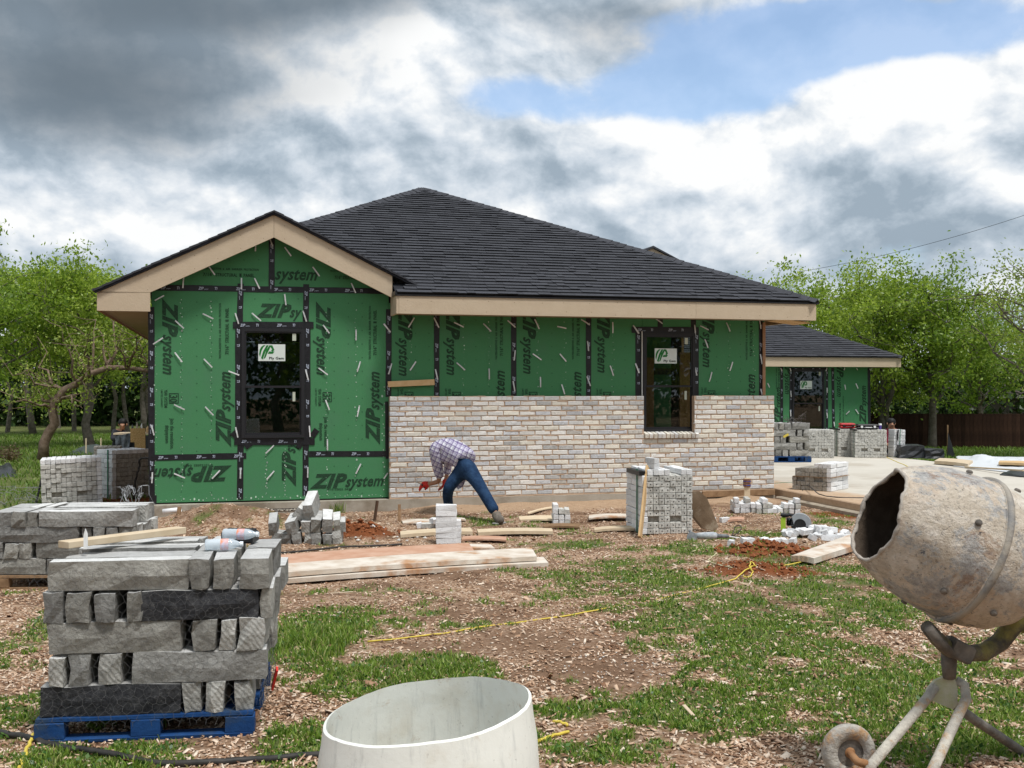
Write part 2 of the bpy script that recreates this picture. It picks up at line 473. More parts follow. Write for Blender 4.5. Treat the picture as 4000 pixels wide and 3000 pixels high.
# ------------------------------------------------------------------ ground
MOUND = g(880, 2066); DIRT1 = g(1395, 2095); DIRT2 = g(3010, 2165); DIRT3 = g(2960, 2235)
def sstep(x, a, b):
    k = np.clip((x - a) / (b - a), 0, 1); return k * k * (3 - 2 * k)
def to_local(x, y):
    dx, dy = x - L0.x, y - L0.y
    return dx * CT + dy * ST, -dx * ST + dy * CT
def bumpf(x, y, c, rx, ry): return np.exp(-(((x - c.x) / rx) ** 2 + ((y - c.y) / ry) ** 2))
def height(x, y):
    x = np.asarray(x, float); y = np.asarray(y, float)
    near = 1 - sstep(y, 22, 40)
    z = (fbm(x, y, .55, 4) - .5) * .07 * near + (fbm(x, y, 3.1, 3) - .5) * .035 * near
    rough = fbm(x + 9, y, 9., 3) - .5
    z = z + bumpf(x, y, MOUND, .95, .42) * (.32 + .08 * rough)
    for c, rx, ry, h in ((DIRT1, .34, .28, .15), (DIRT2, .42, .30, .10), (DIRT3, .42, .26, .08)):
        z = z + bumpf(x, y, c, rx, ry) * h * (1 + 1.6 * rough)
    t, n = to_local(x, y)
    sand = sstep(n, -1.15, -.35) * sstep(t, 3.3, 4.2) * (1 - sstep(t, 9.3, 9.9)) * (n < .5)
    z = z + sand * (.05 + .05 * (fbm(x, y, 2.5, 3) - .3))
    z = z - sstep(y, 33, 39) * sstep(x, 6, 11) * 1.0
    inside = (t > -.2) & (t < 9.9) & (n > -.1) & (n < 13)
    drive = (t > 9.9) & (t < 16.8) & (n > -4.8) & (n < 12)
    return np.where(inside | drive, np.minimum(z, -.02), z)

# patches of living grass and of bare soil on the plot (authored from the photo, stored in metres)
def patch(u, v, ru, rv, k):
    c = g(u, v); a = g(u + ru, v); b = g(u, v + rv); b2 = g(u, v - rv)
    return (c.x, (b.y + b2.y) / 2, abs(a.x - c.x), abs(b2.y - b.y) / 2, k)
GRASS = [patch(*p) for p in [(1235, 2500, 160, 110, 1.5), (1620, 2620, 380, 90, 1.15), (1280, 2660, 200, 70, 1.2), (2480, 2255, 340, 80, .85), (2260, 2350, 250, 60, .6),
    (2700, 2440, 520, 120, .95), (3060, 2540, 520, 190, .95), (3350, 2760, 560, 220, 1.05), (2620, 2790, 420, 130, .95), (3480, 2400, 420, 150, .75), (2420, 2940, 330, 90, 1.0),
    (60, 2500, 150, 90, .9), (110, 2760, 170, 70, .85), (330, 2985, 260, 60, 1.2), (1130, 2900, 180, 90, .9), (2310, 2130, 150, 22, .7), (2720, 2150, 130, 30, .95),
    (3010, 2090, 130, 22, .6), (1880, 2040, 90, 16, .7), (2080, 2045, 60, 14, .7), (1310, 2010, 60, 12, .5), (1420, 2010, 120, 14, .5), (3350, 2040, 200, 30, .6), (1700, 2400, 400, 60, .55),
    (1450, 2330, 300, 40, .35), (2100, 2210, 130, 22, .5), (3300, 2230, 300, 60, .75), (2900, 2690, 400, 140, .8), (3800, 2700, 260, 200, .7), (1750, 2560, 90, 60, .6), (620, 2960, 160, 60, .55), (2820, 2100, 60, 20, .5)]]
BARE = [patch(*p) for p in [(1850, 2400, 330, 45, .8), (2060, 2510, 330, 60, 1.0), (2360, 2625, 240, 75, 1.2), (1500, 2350, 300, 30, .5), (2290, 2500, 180, 40, .6), (3380, 2300, 120, 30, .5)]]
def field(lst, x, y):
    tot = np.zeros_like(x)
    for cx, cy, rx, ry, k in lst:
        d = ((x - cx) / rx) ** 2 + ((y - cy) / ry) ** 2
        tot = np.maximum(tot, k * np.exp(-d * .9))
    return tot
def lawn_mask(x, y):
    t, n = to_local(x, y)
    left = sstep(y + .30 * (x + 9), 17.8, 20.5) * (t < -.2)
    left = np.maximum(left, sstep(-x, 5.9, 7.2) * sstep(y, 15, 18))
    right = sstep(t, 16.6, 17.1) * (n > -8)
    far = sstep(y, 44, 50)
    return np.clip(np.maximum(np.maximum(left, right), far), 0, 1)
def grass_mask(x, y):
    gm = field(GRASS, x, y) * 1.25 - field(BARE, x, y) * .8
    gm = gm + (fbm(x, y, 2.3, 4) - .5) * 1.9 + (fbm(x, y, 8., 3) - .5) * 1.6 - .06
    base = sstep(gm, .30, .80)
    t, n = to_local(x, y)
    base = base * (1 - ((n > -.9) & (t > -.3) & (t < 10)))
    return np.maximum(base, lawn_mask(x, y) * sstep(fbm(x, y, 1.2, 4) + lawn_mask(x, y) * .5, .45, .7))
def sand_mask(x, y):
    t, n = to_local(x, y)
    return sstep(n + .35 * (fbm(x, y, 2., 3) - .5), -1.05, -.75) * sstep(t, 3.4, 4.2) * (1 - sstep(t, 9.5, 9.9)) * (n < .4)
def red_mask(x, y):
    r = np.zeros_like(x)
    for c, rx, ry in ((DIRT1, .5, .42), (DIRT2, .62, .45), (DIRT3, .66, .42), (g(1000, 2110), .5, .2), (g(3330, 2010), .7, .5), (g(480, 1960), 1.0, .8)):
        r = np.maximum(r, bumpf(x, y, c, rx, ry))
    return sstep(r + (fbm(x, y, 5., 3) - .5) * .5, .35, .6)

def axis(lo, hi, step, far_lo, far_hi, grow=1.16):
    a = list(np.arange(lo, hi + 1e-6, step))
    s = step; x = hi
    while x < far_hi: s *= grow; x += s; a.append(x)
    s = step; x = lo; pre = []
    while x > far_lo: s *= grow; x -= s; pre.append(x)
    return np.array(pre[::-1] + a)
gx = axis(-7.5, 7.5, .075, -600, 600); gy = axis(3.6, 17.5, .075, -120, 1200)
GX, GY = np.meshgrid(gx, gy)
GZ = height(GX, GY)
nv = len(gx)
V = np.stack([GX.ravel(), GY.ravel(), GZ.ravel()], 1)
ii, jj = np.meshgrid(np.arange(len(gy) - 1), np.arange(nv - 1), indexing='ij')
b0 = (ii * nv + jj).ravel()
Q = np.stack([b0, b0 + 1, b0 + nv + 1, b0 + nv], 1)

def ground_material():
    m = bpy.data.materials.new('plot_soil'); m.use_nodes = True
    n = G(m.node_tree); b = n.n['Principled BSDF']; b.inputs['Roughness'].default_value = .97; b.inputs['Specular IOR Level'].default_value = .08
    c = n.add('ShaderNodeTexCoord').outputs['Object']
    at_ = n.add('ShaderNodeAttribute', attribute_name='mask')
    sp = n.add('ShaderNodeSeparateColor'); n.l.new(at_.outputs['Color'], sp.inputs[0])
    soil = n.ramp(n.noise(c, 7, 8, .7), [(.25, (.12, .070, .042)), (.55, (.22, .135, .086)), (.8, (.33, .22, .15))])
    st = n.vmath('MULTIPLY', c, (1., 1., .3))
    vc = n.voronoi(st, 42, 'Color'); sv_ = n.add('ShaderNodeSeparateColor'); n.l.new(vc, sv_.inputs[0])
    chip = n.ramp(sv_.outputs[0], [(0., (.15, .08, .045)), (.35, (.36, .215, .13)), (.7, (.54, .38, .26)), (1., (.68, .53, .41))])
    chipm = n.smooth(n.noise(c, 1.6, 5, .6), .40, .56)
    chipm = n.math('MULTIPLY', chipm, n.math('SUBTRACT', 1.0, at_.outputs['Alpha']))
    col = n.mix(n.math('MULTIPLY', chipm, .75), soil, chip)
    gcol = n.ramp(n.noise(c, 14, 6, .7), [(.2, (.05, .075, .02)), (.6, (.09, .15, .033)), (.85, (.17, .20, .065))])
    col = n.mix(n.math('MULTIPLY', sp.outputs[0], .8), col, gcol)
    sand = n.ramp(n.noise(c, 12, 7, .7), [(.25, (.36, .24, .15)), (.75, (.52, .37, .25))])
    col = n.mix(sp.outputs[1], col, sand)
    red = n.ramp(n.noise(c, 9, 8, .75), [(.25, (.11, .034, .013)), (.55, (.22, .075, .030)), (.8, (.32, .125, .055))])
    col = n.mix(sp.outputs[2], col, red)
    n.l.new(col, b.inputs['Base Color'])
    bn = n.add('ShaderNodeBump'); bn.inputs['Strength'].default_value = .8; bn.inputs['Distance'].default_value = .03
    hh = n.math('ADD', n.noise(c, 26, 8, .75), n.math('MULTIPLY', n.voronoi(st, 42), .5))
    n.l.new(hh, bn.inputs['Height']); n.l.new(bn.outputs[0], b.inputs['Normal'])
    return m
ground = big_mesh('ground', V, Q, ground_material(), kind='structure', label='mulch, soil and grass ground of the building plot')
for p in ground.data.polygons: p.use_smooth = True
ca = ground.data.color_attributes.new('mask', 'FLOAT_COLOR', 'POINT')
mk = np.stack([grass_mask(V[:, 0], V[:, 1]), sand_mask(V[:, 0], V[:, 1]), red_mask(V[:, 0], V[:, 1]), np.clip(field(BARE, V[:, 0], V[:, 1]) * .9, 0, 1)], 1).astype(np.float32)
ca.data.foreach_set('color', mk.ravel())

# driveway slab with its raised edge
mb = MB()
t0, t1, n0, n1 = 9.93, 16.6, -4.7, 11.16
mb.prism([(t0, -.05), (t0, .155), (t0 + .015, .17), (t1, .17), (t1, -.05)], n0, n1)
drive = mb.build('driveway', M_DRIVE, None, loc=L0, rot=(0, 0, TH), kind='structure', label='pale concrete driveway slab beside the house')
MB().prism([(9.80, -.05), (9.80, .045), (9.83, .06), (9.926, .06), (9.926, -.05)], -4.75, -.2).build('driveway_footing', M_DRIVE_EDGE, drive)

# ------------------------------------------------------------------ the house
def Az(x, y): return 580 + x / 2.257, 780 + y / 2.257
def Bz(x, y): return 580 + x / 2.257, 1320 + y / 2.257
def Cz(x, y): return 1400 + x / 2.011, 1100 + y / 2.011
def Dz(x, y): return 2450 + x / 2.7655, 1200 + y / 2.7655
def Ez(x, y): return 2900 + x / 1.659, 900 + y / 1.659

house = thing('house', 'single-storey house under construction, green sheathing, beige fascia and charcoal hip roof', 'house', L0, TH)
ZL, ZS = .185, 2.94                 # ledge under the walls, underside of the eaves
TR = 9.70                           # right end of the front wall
PM, PG = .46, .488                  # roof pitches: main hip, front gable
TG, ZG = 1.7175, 4.41               # gable ridge
ZE = 3.24
def z_main(n): return ZE + PM * (n + .63)
def z_gable(t): return ZG - PG * abs(t - TG)

# foundation
fd = MB().bbox(-.06, 9.80, -.19, 12.2, -.25, .165).build('foundation', M_CONC, house)
mb = MB(); rr = random.Random(5)
for i in range(85):
    t = .35 + i * .022; r = rr.uniform(.007, .013)
    mb.chbox((t, -.192, .055 + rr.uniform(-.006, .006)), (r * 2, .02, r * 2.2), .004, .002, rr)
mb.build('exposed_aggregate', mat('aggregate_pebbles', (.45, .42, .36), .9, island=.4), fd, kind='stuff')
MB().bbox(.34, 2.25, -.1935, -.188, .035, .078).build('honeycomb_band', mat('dark_honeycomb', (.07, .06, .05), .95), fd)

# rough walls behind the sheathing, with the window openings left free
w1 = [W(943, 1283)[0], W(1189, 1283)[0], W(1060, 1710)[1], W(1060, 1283)[1]]     # t0, t1, z0, z1
w2 = [W(2508, 1301)[0], W(2712, 1301)[0], W(2610, 1686)[1], W(2610, 1301)[1]]
mb = MB()
a, b = .004, .14
mb.bbox(0.01, w1[0], a, b, ZL, 3.0); mb.bbox(w1[0], w1[1], a, b, ZL, w1[2]); mb.bbox(w1[0], w1[1], a, b, w1[3], 3.0)
mb.bbox(w1[1], w2[0], a, b, ZL, 3.0); mb.bbox(w2[0], w2[1], a, b, ZL, w2[2]); mb.bbox(w2[0], w2[1], a, b, w2[3], 3.0)
mb.bbox(w2[1], TR - .01, a, b, ZL, 3.0)
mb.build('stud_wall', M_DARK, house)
MB().bbox(0, .14, .15, 12, ZL, 3.0).build('side_wall', M_OLDWOOD, house)  # unseen wall, coloured brown to keep green bounce off the bricks
MB().bbox(0, TR, 12.0, 12.14, ZL, 3.0).build('back_wall', M_GREEN, house)
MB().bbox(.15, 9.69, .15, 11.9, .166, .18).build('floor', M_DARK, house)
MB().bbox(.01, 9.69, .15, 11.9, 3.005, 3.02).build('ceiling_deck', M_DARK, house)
# unseen right side, left as open framing to let daylight into the room
for k in range(9):
    n = .25 + k * .61
    MB().bbox(TR - .12, TR - .02, n, n + .04, ZL, 3.0).build('wall_stud', M_LUMBER, house)
# interior partitions seen through the right window
MB().bbox(w2[0] - .2, TR - .2, 3.2, 3.3, ZL, 2.95).build('partition', M_GREEN, house)
def tt(f, n):                                        # a point behind the glass, f across the window, as seen from the street
    tw = w2[0] + .05 + f * (w2[1] - w2[0] - .1); return tw + (tw - 1.07) * n / 16.95
MB().bbox(tt(-.25, 2.2), tt(.20, 2.2), 2.2, 2.26, ZL, 2.40).build('partition_board', M_OSB, house)
MB().bbox(tt(.76, 2.2), tt(1.3, 2.2), 2.2, 2.26, ZL, 2.50).build('partition_board', M_OSB, house)
MB().bbox(tt(.60, 2.6), tt(.80, 2.6), 2.6, 2.66, ZL, 2.9).build('dark_gap_panel', M_DARK, house)  # dark panel standing in for the unlit gap between the boards
MB().bbox(tt(.1, 3.1), tt(.7, 3.1), 3.16, 3.195, 2.10, 2.22).build('partition_tape', M_TAPE, house)
# ---- sheathing panels
s0, s1, s2, s3 = 0.0, W(939, 1500)[0], W(1195, 1500)[0], W(1518, 1500)[0]
zl = W(760, 1783)[1]; zt = W(760, 1123)[1]
GAP = .002
def panel(t0, t1, z0, z1):
    return MB().bbox(t0 + GAP, t1 - GAP, -.012, 0, z0 + GAP, z1 - GAP).build('sheathing_panel', M_GREEN, house)
def gpanel(poly):
    return MB().prism(poly, -.012, 0).build('sheathing_panel', M_GREEN, house)
P = {}
P['c0l'] = panel(s0, s1, ZL, zl); P['c0'] = panel(s0, s1, zl, zt)
P['c1l'] = panel(s1, s2, ZL, w1[2]); P['c1t'] = panel(s1, s2, w1[3], zt)
P['c2l'] = panel(s2, s3, ZL, zl + .02); P['c2'] = panel(s2, s3, zl + .02, zt)
gr = .40                                           # rake covers this much below the shingles
P['gl'] = gpanel([(0.06, zt + GAP), (TG - GAP, zt + GAP), (TG - GAP, ZG - .2), (0.06, z_gable(.06) - .2)])
P['gr'] = gpanel([(TG + GAP, zt + GAP), (s3, zt + GAP), (s3, z_gable(s3) - .2), (TG + GAP, ZG - .2)])
# slivers beside window 1 between the frame and the column seams
panel(w1[1], s2, w1[2], w1[3]) if s2 - w1[1] > .01 else None
r1, r2, r3 = W(1706, 1400)[0], W(2007, 1400)[0], W(2299, 1400)[0]
q1, q2 = W(2579, 1250)[0], W(2707, 1250)[0]
P['r0'] = panel(s3, r1, ZL, 3.14); P['r1'] = panel(r1, r2, ZL, 3.14); P['r2'] = panel(r2, r3, ZL, 3.14); P['r3'] = panel(r3, w2[0], ZL, 3.14)
P['r4'] = panel(w2[0], q1, w2[3], 3.14); P['r5'] = panel(q1, w2[1], w2[3], 3.14); P['r6'] = panel(w2[1], TR, ZL, 3.14); panel(w2[0], w2[1], ZL, w2[2])

# ---- printing on the panels
def zip_word(mb, u, v, ang, part='all', n=-.016, Wf=None, k=1.0):
    t, z = (Wf or W)(u, v, -.012) if Wf is None else Wf(u, v)
    c, s = math.cos(R(ang)), math.sin(R(ang))
    if part in ('all', 'ZIPsy'):
        word(mb, 'ZIP', t, z, ang, .555 * k, .195 * k, n, .050, .35)
        a = .525 * k
    else: a = 0.
    sysw = 'sy' if part == 'ZIPsy' else 'system'
    word(mb, sysw, t + a * c, z + a * s, ang, (.19 if part == 'ZIPsy' else .58) * k, .165 * k, n, .026, .35)
def zw(mb, txt, u, v, ang, width, cap, bold=.02, shear=0., n=-.016, Wf=None):
    t, z = Wf(u, v) if Wf else W(u, v, -.012)
    k = width / len(txt); i = 0; c, s = math.cos(R(ang)), math.sin(R(ang))
    for wd_ in txt.split(' '):                       # each printed word is a piece of its own
        word(mb, wd_, t + i * k * c, z + i * k * s, ang, len(wd_) * k, cap, n, bold, shear); i += len(wd_) + 1
T1, T2 = '7/16" STRUCTURAL 1 PANEL', 'WATER-RESISTIVE & AIR BARRIER PROTECTION'
def struct_print(mb, p1, p2, ang, n=-.016, Wf=None, w1_=.68, w2_=.81):
    zw(mb, T1, *p1, ang, w1_, .047, .03, n=n, Wf=Wf); zw(mb, T2, *p2, ang, w2_, .030, .02, n=n, Wf=Wf)
def warranty(mb, u30, v30, uj=None, vj=None, uz=None, vz=None):
    """boxed 30, YEAR SYSTEM, slogan: reading downwards"""
    t, z = W(u30, v30, -.012)
    word(mb, '30', t + .012, z - .02, -90, .105, .105, -.016, .02)
    o_, i_ = (0, .137, -.142, .008), (.011, .125, -.130, -.004)
    mb.add([(t + o_[0], -.0155, z + o_[2]), (t + o_[1], -.0155, z + o_[2]), (t + o_[1], -.0155, z + o_[3]), (t + o_[0], -.0155, z + o_[3]), (t + i_[0], -.0155, z + i_[2]), (t + i_[1], -.0155, z + i_[2]), (t + i_[1], -.0155, z + i_[3]), (t + i_[0], -.0155, z + i_[3])], [(0, 1, 5, 4), (1, 2, 6, 5), (2, 3, 7, 6), (3, 0, 4, 7)])
    word(mb, 'YEAR', t - .062, z + .06, -90, .09, .042, -.016, .02); word(mb, 'SYSTEM', t - .062, z - .05, -90, .15, .042, -.016, .02)
    word(mb, 'LIMITED', t - .11, z + .06, -90, .11, .025, -.016, .01); word(mb, 'WARRANTY', t - .11, z - .06, -90, .14, .025, -.016, .01)
    if uj: zw(mb, 'Join the revolution.', uj, vj, -90, .45, .052)
    if uz: zw(mb, '#zipsystem', uz, vz, -90, .26, .050)
def pr(key, fn):
    mb = Words(); fn(mb); mb.emit(P[key])
pr('c0', lambda m: (zip_word(m, *Az(130, 868), -90), zip_word(m, *Bz(720, 962), 90), struct_print(m, Bz(707, 145), Bz(640, 182), 90), warranty(m, *Bz(180, 492), *Bz(193, 708), *Bz(150, 770))))
pr('c2', lambda m: (zip_word(m, *Az(1485, 895), -90), zip_word(m, *Bz(2033, 940), 90), struct_print(m, Bz(2010, 152), Bz(1960, 190), 90), warranty(m, *Bz(1535, 482), *Bz(1550, 695), *Bz(1508, 750))))
pr('c1t', lambda m: zip_word(m, *Az(940, 1030), 0, 'ZIPsy', k=.95))
pr('c0l', lambda m: (zip_word(m, *Bz(735, 1132), 181, k=1.04), zw(m, 'W10152022 0425', *Bz(570, 1110), 181, .42, .03)))
pr('c1l', lambda m: zip_word(m, *Bz(1293, 1312), 90, 'ZIPsy', k=.95))
pr('c2l', lambda m: (zip_word(m, *Bz(1422, 1322), .5), zw(m, 'W10152022 0425', *Bz(1570, 1345), 0, .38, .03)))
pr('gl', lambda m: struct_print(m, Az(480, 672), Az(440, 614), 0, w1_=.73, w2_=.86))
pr('gr', lambda m: (zip_word(m, *Az(1112, 702), 0, 'sys', k=1.08), struct_print(m, Az(1640, 698), Az(1600, 636), 0, w1_=.50, w2_=.55)))
for key, x in (('r0', 320), ('r1', 695), ('r2', 1297), ('r3', 1880)):
    u, v = Cz(x, 172)
    pr(key, lambda m: (zip_word(m, u, v, -90), warranty(m, *Cz(x + 42, 870)),
        struct_print(m, Cz(x + 440, 585), Cz(x + 395, 612), 90) if key in ('r1', 'r2') else None,
        zip_word(m, *Cz(x + 452, 1255), 90) if key in ('r1', 'r2') else None))
pr('r6', lambda m: (zip_word(m, *Dz(818, -80), -90), zip_word(m, *Dz(1378, 1445), 90), struct_print(m, Dz(1352, 532), Dz(1298, 572), 90), warranty(m, *Dz(868, 905))))

# ---- black tape over the joints, with its own small print
def tape(pts, vert, wdt=.088, n0=-.013, n1=-.0155, parent=None, prints=True):
    """a strip from pts[0] to pts[1] (t, z)"""
    parent = parent or house
    (ta, za), (tb, zb) = pts
    L = math.hypot(tb - ta, zb - za); ang = math.atan2(zb - za, tb - ta)
    nseg = max(2, int(L / .18)); mb = MB(); rr = random.Random(int(L * 977 + ta * 131))
    vs = []; fs = []
    for i in range(nseg + 1):
        f = i / nseg; h = wdt / 2
        for sd in (-1, 1):
            e = sd * h + rr.uniform(-.003, .003)
            x = ta + (tb - ta) * f - math.sin(ang) * e; z = za + (zb - za) * f + math.cos(ang) * e
            vs += [(x, n0, z), (x, n1 - .0012 * rr.random(), z)]
    for i in range(nseg):
        b = i * 4
        fs += [(b + 1, b + 5, b + 7, b + 3), (b, b + 4, b + 5, b + 1), (b + 2, b + 3, b + 7, b + 6)]
    mb.add(vs, fs)
    o = mb.build('seam_tape', M_TAPE, parent)
    if prints:
        pm = MB(); deg = math.degrees(ang); s = .10; i = 0
        while s < L - .12:
            x = ta + (tb - ta) * s / L + math.sin(ang) * .018; z = za + (zb - za) * s / L - math.cos(ang) * .018
            word(pm, ('ZIP', 'Ti')[i % 2], x, z, deg, (.075, .04)[i % 2], .038, n1 - .0025, .03, .25)
            if i % 2 == 0: word(pm, 'system', x + .08 * math.cos(ang), z + .08 * math.sin(ang), deg, .06, .016, n1 - .0025, .01, .25)
            s += (.23, .30)[i % 2]; i += 1
        if pm.v: pm.build('tape_print', M_TPRINT, o, kind='stuff')
    return o
def tp(p, q, **kw):
    return tape((W(*p, -.012), W(*q, -.012)), 0, **kw)
tp(Az(25, 945), Bz(28, 1395)); tp(Az(40, 775), Az(2090, 806), n1=-.0165)
tp(Az(812, 740), Az(806, 1090)); tp(Az(1390, 745), Az(1387, 1075)); tp(Az(1088, 330), Az(1086, 820), n1=-.0185)
tp(Bz(812, 945), Bz(808, 1425)); tp(Bz(1388, 930), Bz(1382, 1392)); tp(Bz(20, 1057), Bz(862, 1040), n1=-.0165); tp(Bz(1415, 1022), Bz(2110, 1022), n1=-.0165)
tp(Az(2120, 965), Bz(2115, 520)); tp(Bz(2100, 560), Bz(2105, 1065), wdt=.05, prints=False); tp(Bz(8, 1425), Bz(72, 1425), wdt=.12, n1=-.018, prints=False)
for u in (1706, 2007, 2299): tp((u, 1180), (u, 1640))
tp((2579, 1190), (2579, 1282)); tp((2707, 1190), (2709, 1282)); tp((2972, 1190), (2972, 1640), wdt=.07)
# flashing tape round the windows
tp(Az(745, 1107), Az(1455, 1107), wdt=.10, n1=-.0205); tp(Az(792, 1075), Bz(792, 905), n1=-.0185); tp(Az(1402, 1075), Bz(1402, 905), n1=-.0185)
tp(Bz(757, 912), Bz(1465, 912), wdt=.105, n1=-.0225); tp(Bz(740, 830), Bz(790, 880), n1=-.0245, prints=False); tp(Bz(1440, 868), Bz(1485, 808), n1=-.0245, prints=False)
tp(Bz(855, 965), Bz(905, 930), wdt=.07, n1=-.0245, prints=False); tp(Bz(1310, 940), Bz(1350, 962), wdt=.07, n1=-.0245, prints=False)
tp(Dz(45, 245), Dz(770, 248), wdt=.10, n1=-.0205); tp(Dz(120, 230), Dz(120, 1300), wdt=.10, n1=-.0185); tp(Dz(748, 230), Dz(748, 1300), wdt=.08, n1=-.0185)

# ---- sheathing fasteners with dabs of sealant, and the stamped fastener marks
mb = MB(); rr = random.Random(11)
def dots(u, v0, v1, cnt, big=.010):
    for i in range(cnt):
        t, z = W(u + rr.uniform(-5, 5), v0 + (v1 - v0) * (i + rr.random()) / cnt, -.012)
        r = rr.uniform(.35, 1.) * big * (1.7 if rr.random() < .2 else 1)
        a0 = rr.random() * 6
        mb.add([(t + r * math.cos(a0 + k * 1.05) * rr.uniform(.6, 1.2), -.0160 - .001 * rr.random(), z + r * 1.3 * math.sin(a0 + k * 1.05) * rr.uniform(.6, 1.2)) for k in range(6)], [(0, 1, 2, 3, 4, 5)])
for z_, x in ((0, 290), (0, 553)): dots(Az(x, 0)[0], Az(0, 860)[1], Bz(0, 1410)[1], 44, .008)
for x in (1570, 1830): dots(Az(x, 0)[0], Az(0, 960)[1], Bz(0, 1400)[1], 34, .009)
dots(Bz(1040, 0)[0], Bz(0, 960)[1], Bz(0, 1400)[1], 16, .011); dots(Bz(1200, 0)[0], Bz(0, 960)[1], Bz(0, 1400)[1], 16, .011)
dots(Bz(2070, 0)[0], Bz(0, 400)[1], Bz(0, 1400)[1], 22, .012); dots(Bz(62, 0)[0], Bz(0, 0)[1], Bz(0, 1400)[1], 30, .008)
for i in range(48):
    u, v = Bz(120 + i * 41 + rr.uniform(-12, 12), 1432 - i * 1.05); dots(u, v - 4, v + 4, 1, .010)
for x in (408, 825, 1028, 1412, 1622, 2000): dots(Cz(x, 0)[0], Cz(0, 300)[1], Cz(0, 890)[1], 14, .007)
for x in (1100, 1370): dots(Dz(x, 0)[0], Dz(0, 160)[1], Dz(0, 940)[1], 18, .006)
mb.build('sealant_dabs', mat('pale_sealant', (.40, .52, .42), .7, island=.4), house, kind='stuff')
mb = MB()
def marks(us, v0, v1, dv):
    for u in us:
        v = v0
        while v < v1:
            t, z = W(u, v, -.012); r = .010
            mb.add([(t - r, -.0142, z), (t, -.0142, z - r), (t + r, -.0142, z), (t, -.0142, z + r), (t - r * .55, -.0142, z), (t, -.0142, z - r * .55), (t + r * .55, -.0142, z), (t, -.0142, z + r * .55)],
                   [(0, 1, 5, 4), (1, 2, 6, 5), (2, 3, 7, 6), (3, 0, 4, 7)])
            v += dv
marks([Bz(x, 0)[0] for x in (290, 426, 556)], 1180, 1950, 53); marks([Bz(x, 0)[0] for x in (1637, 1762, 1884)], 1185, 1930, 53)
for x in (450, 555, 923, 1027, 1520, 2000, 2095): marks([Cz(x, 0)[0]], 1250, 1540, 52)
marks([Dz(x, 0)[0] for x in (965, 1097, 1222)], 1250, 1540, 48); marks([Az(x, 0)[0] for x in (712, 842, 972, 1240, 1366, 1490)], 1015, 1020, 52); marks([Az(x, 0)[0] for x in (938, 1070, 1320)], 1168, 1172, 52)
mb.build('fastener_marks', M_PRINT, house, kind='stuff')

# ---- masonry ties nailed to the sheathing
TIES = [('A', q) for q in [(310,685,303,780),(525,578,585,663),(945,390,943,455),(1068,338,1095,412),(1200,418,1258,498),(820,690,820,790),(935,692,980,785),(1448,592,1508,675),(1788,735,1826,822),(478,1005,572,1050),(235,1065,312,1135),(55,890,138,845),(40,1275,128,1218),(765,1000,795,1095),(912,1000,992,1068),(1200,832,1212,930),(1362,980,1393,1075),(1540,1105,1595,1178),(1830,1145,1830,1240),(2072,1095,2135,1168)]]
TIES += [('B', q) for q in [(232,128,297,212),(488,185,562,260),(705,292,800,328),(225,588,320,632),(500,607,573,682),(768,787,788,878),(25,768,50,858),(1385,278,1408,370),(1500,265,1580,325),(1868,208,1840,298),(2145,225,2115,320),(1562,548,1595,635),(1860,597,1840,695),(1418,775,1425,872),(1577,895,1578,990),(1105,948,1033,1018),(630,1168,560,1240),(225,1195,322,1235),(812,1145,810,1240),(1108,1173,1042,1247),(1405,1138,1403,1232),(1872,1110,1828,1197),(35,1185,30,1280),(2110,1190,2075,1240)]]
TIES += [('C', q) for q in [(200,330,250,398),(440,283,392,360),(593,283,632,362),(752,320,827,358),(982,330,1042,392),(1172,305,1233,360),(1385,295,1420,373),(1562,352,1633,368),(1750,297,1817,340),(1998,318,1998,405),(2158,343,2200,408),(262,643,237,727),(452,628,405,698),(605,688,622,770),(772,637,837,695),(1027,683,1028,768),(1232,538,1222,620),(1370,567,1437,615),(1582,567,1632,628),(1800,467,1808,545),(1430,748,1430,830),(1597,808,1620,885),(1795,745,1822,820),(1215,780,1228,862),(1978,660,2003,740),(2175,643,2203,718)]]
TIES += [('D', q) for q in [(310,125,380,178),(65,195,127,285),(728,190,735,298),(788,200,878,245),(1072,165,1110,262),(1430,140,1443,235),(840,347,872,440),(1140,590,1107,688),(90,607,128,712),(725,635,752,738),(915,700,885,805),(1438,507,1455,615),(1443,885,1455,945)]]
def tie_mesh():
    mb = MB(); L = 1.0; n = 5
    vs = []; fs = []
    for i in range(n + 1):
        x = i / n; y = -.003 - .010 * math.sin(x * 2.4) - (.0016 if i % 2 else 0)
        for sd in (-.011, .011):
            vs += [(x, y, sd), (x, y - .0022, sd)]
    for i in range(n):
        b = i * 4; fs += [(b + 1, b + 5, b + 7, b + 3), (b, b + 2, b + 6, b + 4), (b, b + 4, b + 5, b + 1), (b + 2, b + 3, b + 7, b + 6)]
    fs += [(0, 1, 3, 2), (n * 4, n * 4 + 2, n * 4 + 3, n * 4 + 1)]
    mb.add(vs, fs); mb.chbox((.06, -.008, 0), (.05, .008, .02), .002)
    return mb.mesh('tie')
TIE = tie_mesh()
for reg, (x0, y0, x1, y1) in TIES:
    f = dict(A=Az, B=Bz, C=Cz, D=Dz)[reg]
    ta, za = W(*f(x0, y0), -.03); tb, zb = W(*f(x1, y1), -.03)
    L = math.hypot(tb - ta, zb - za)
    link('masonry_tie', TIE, M_TIE, house, (ta, -.024, za), (0, -math.atan2(zb - za, tb - ta), 0), scale=(L, 1, .88))

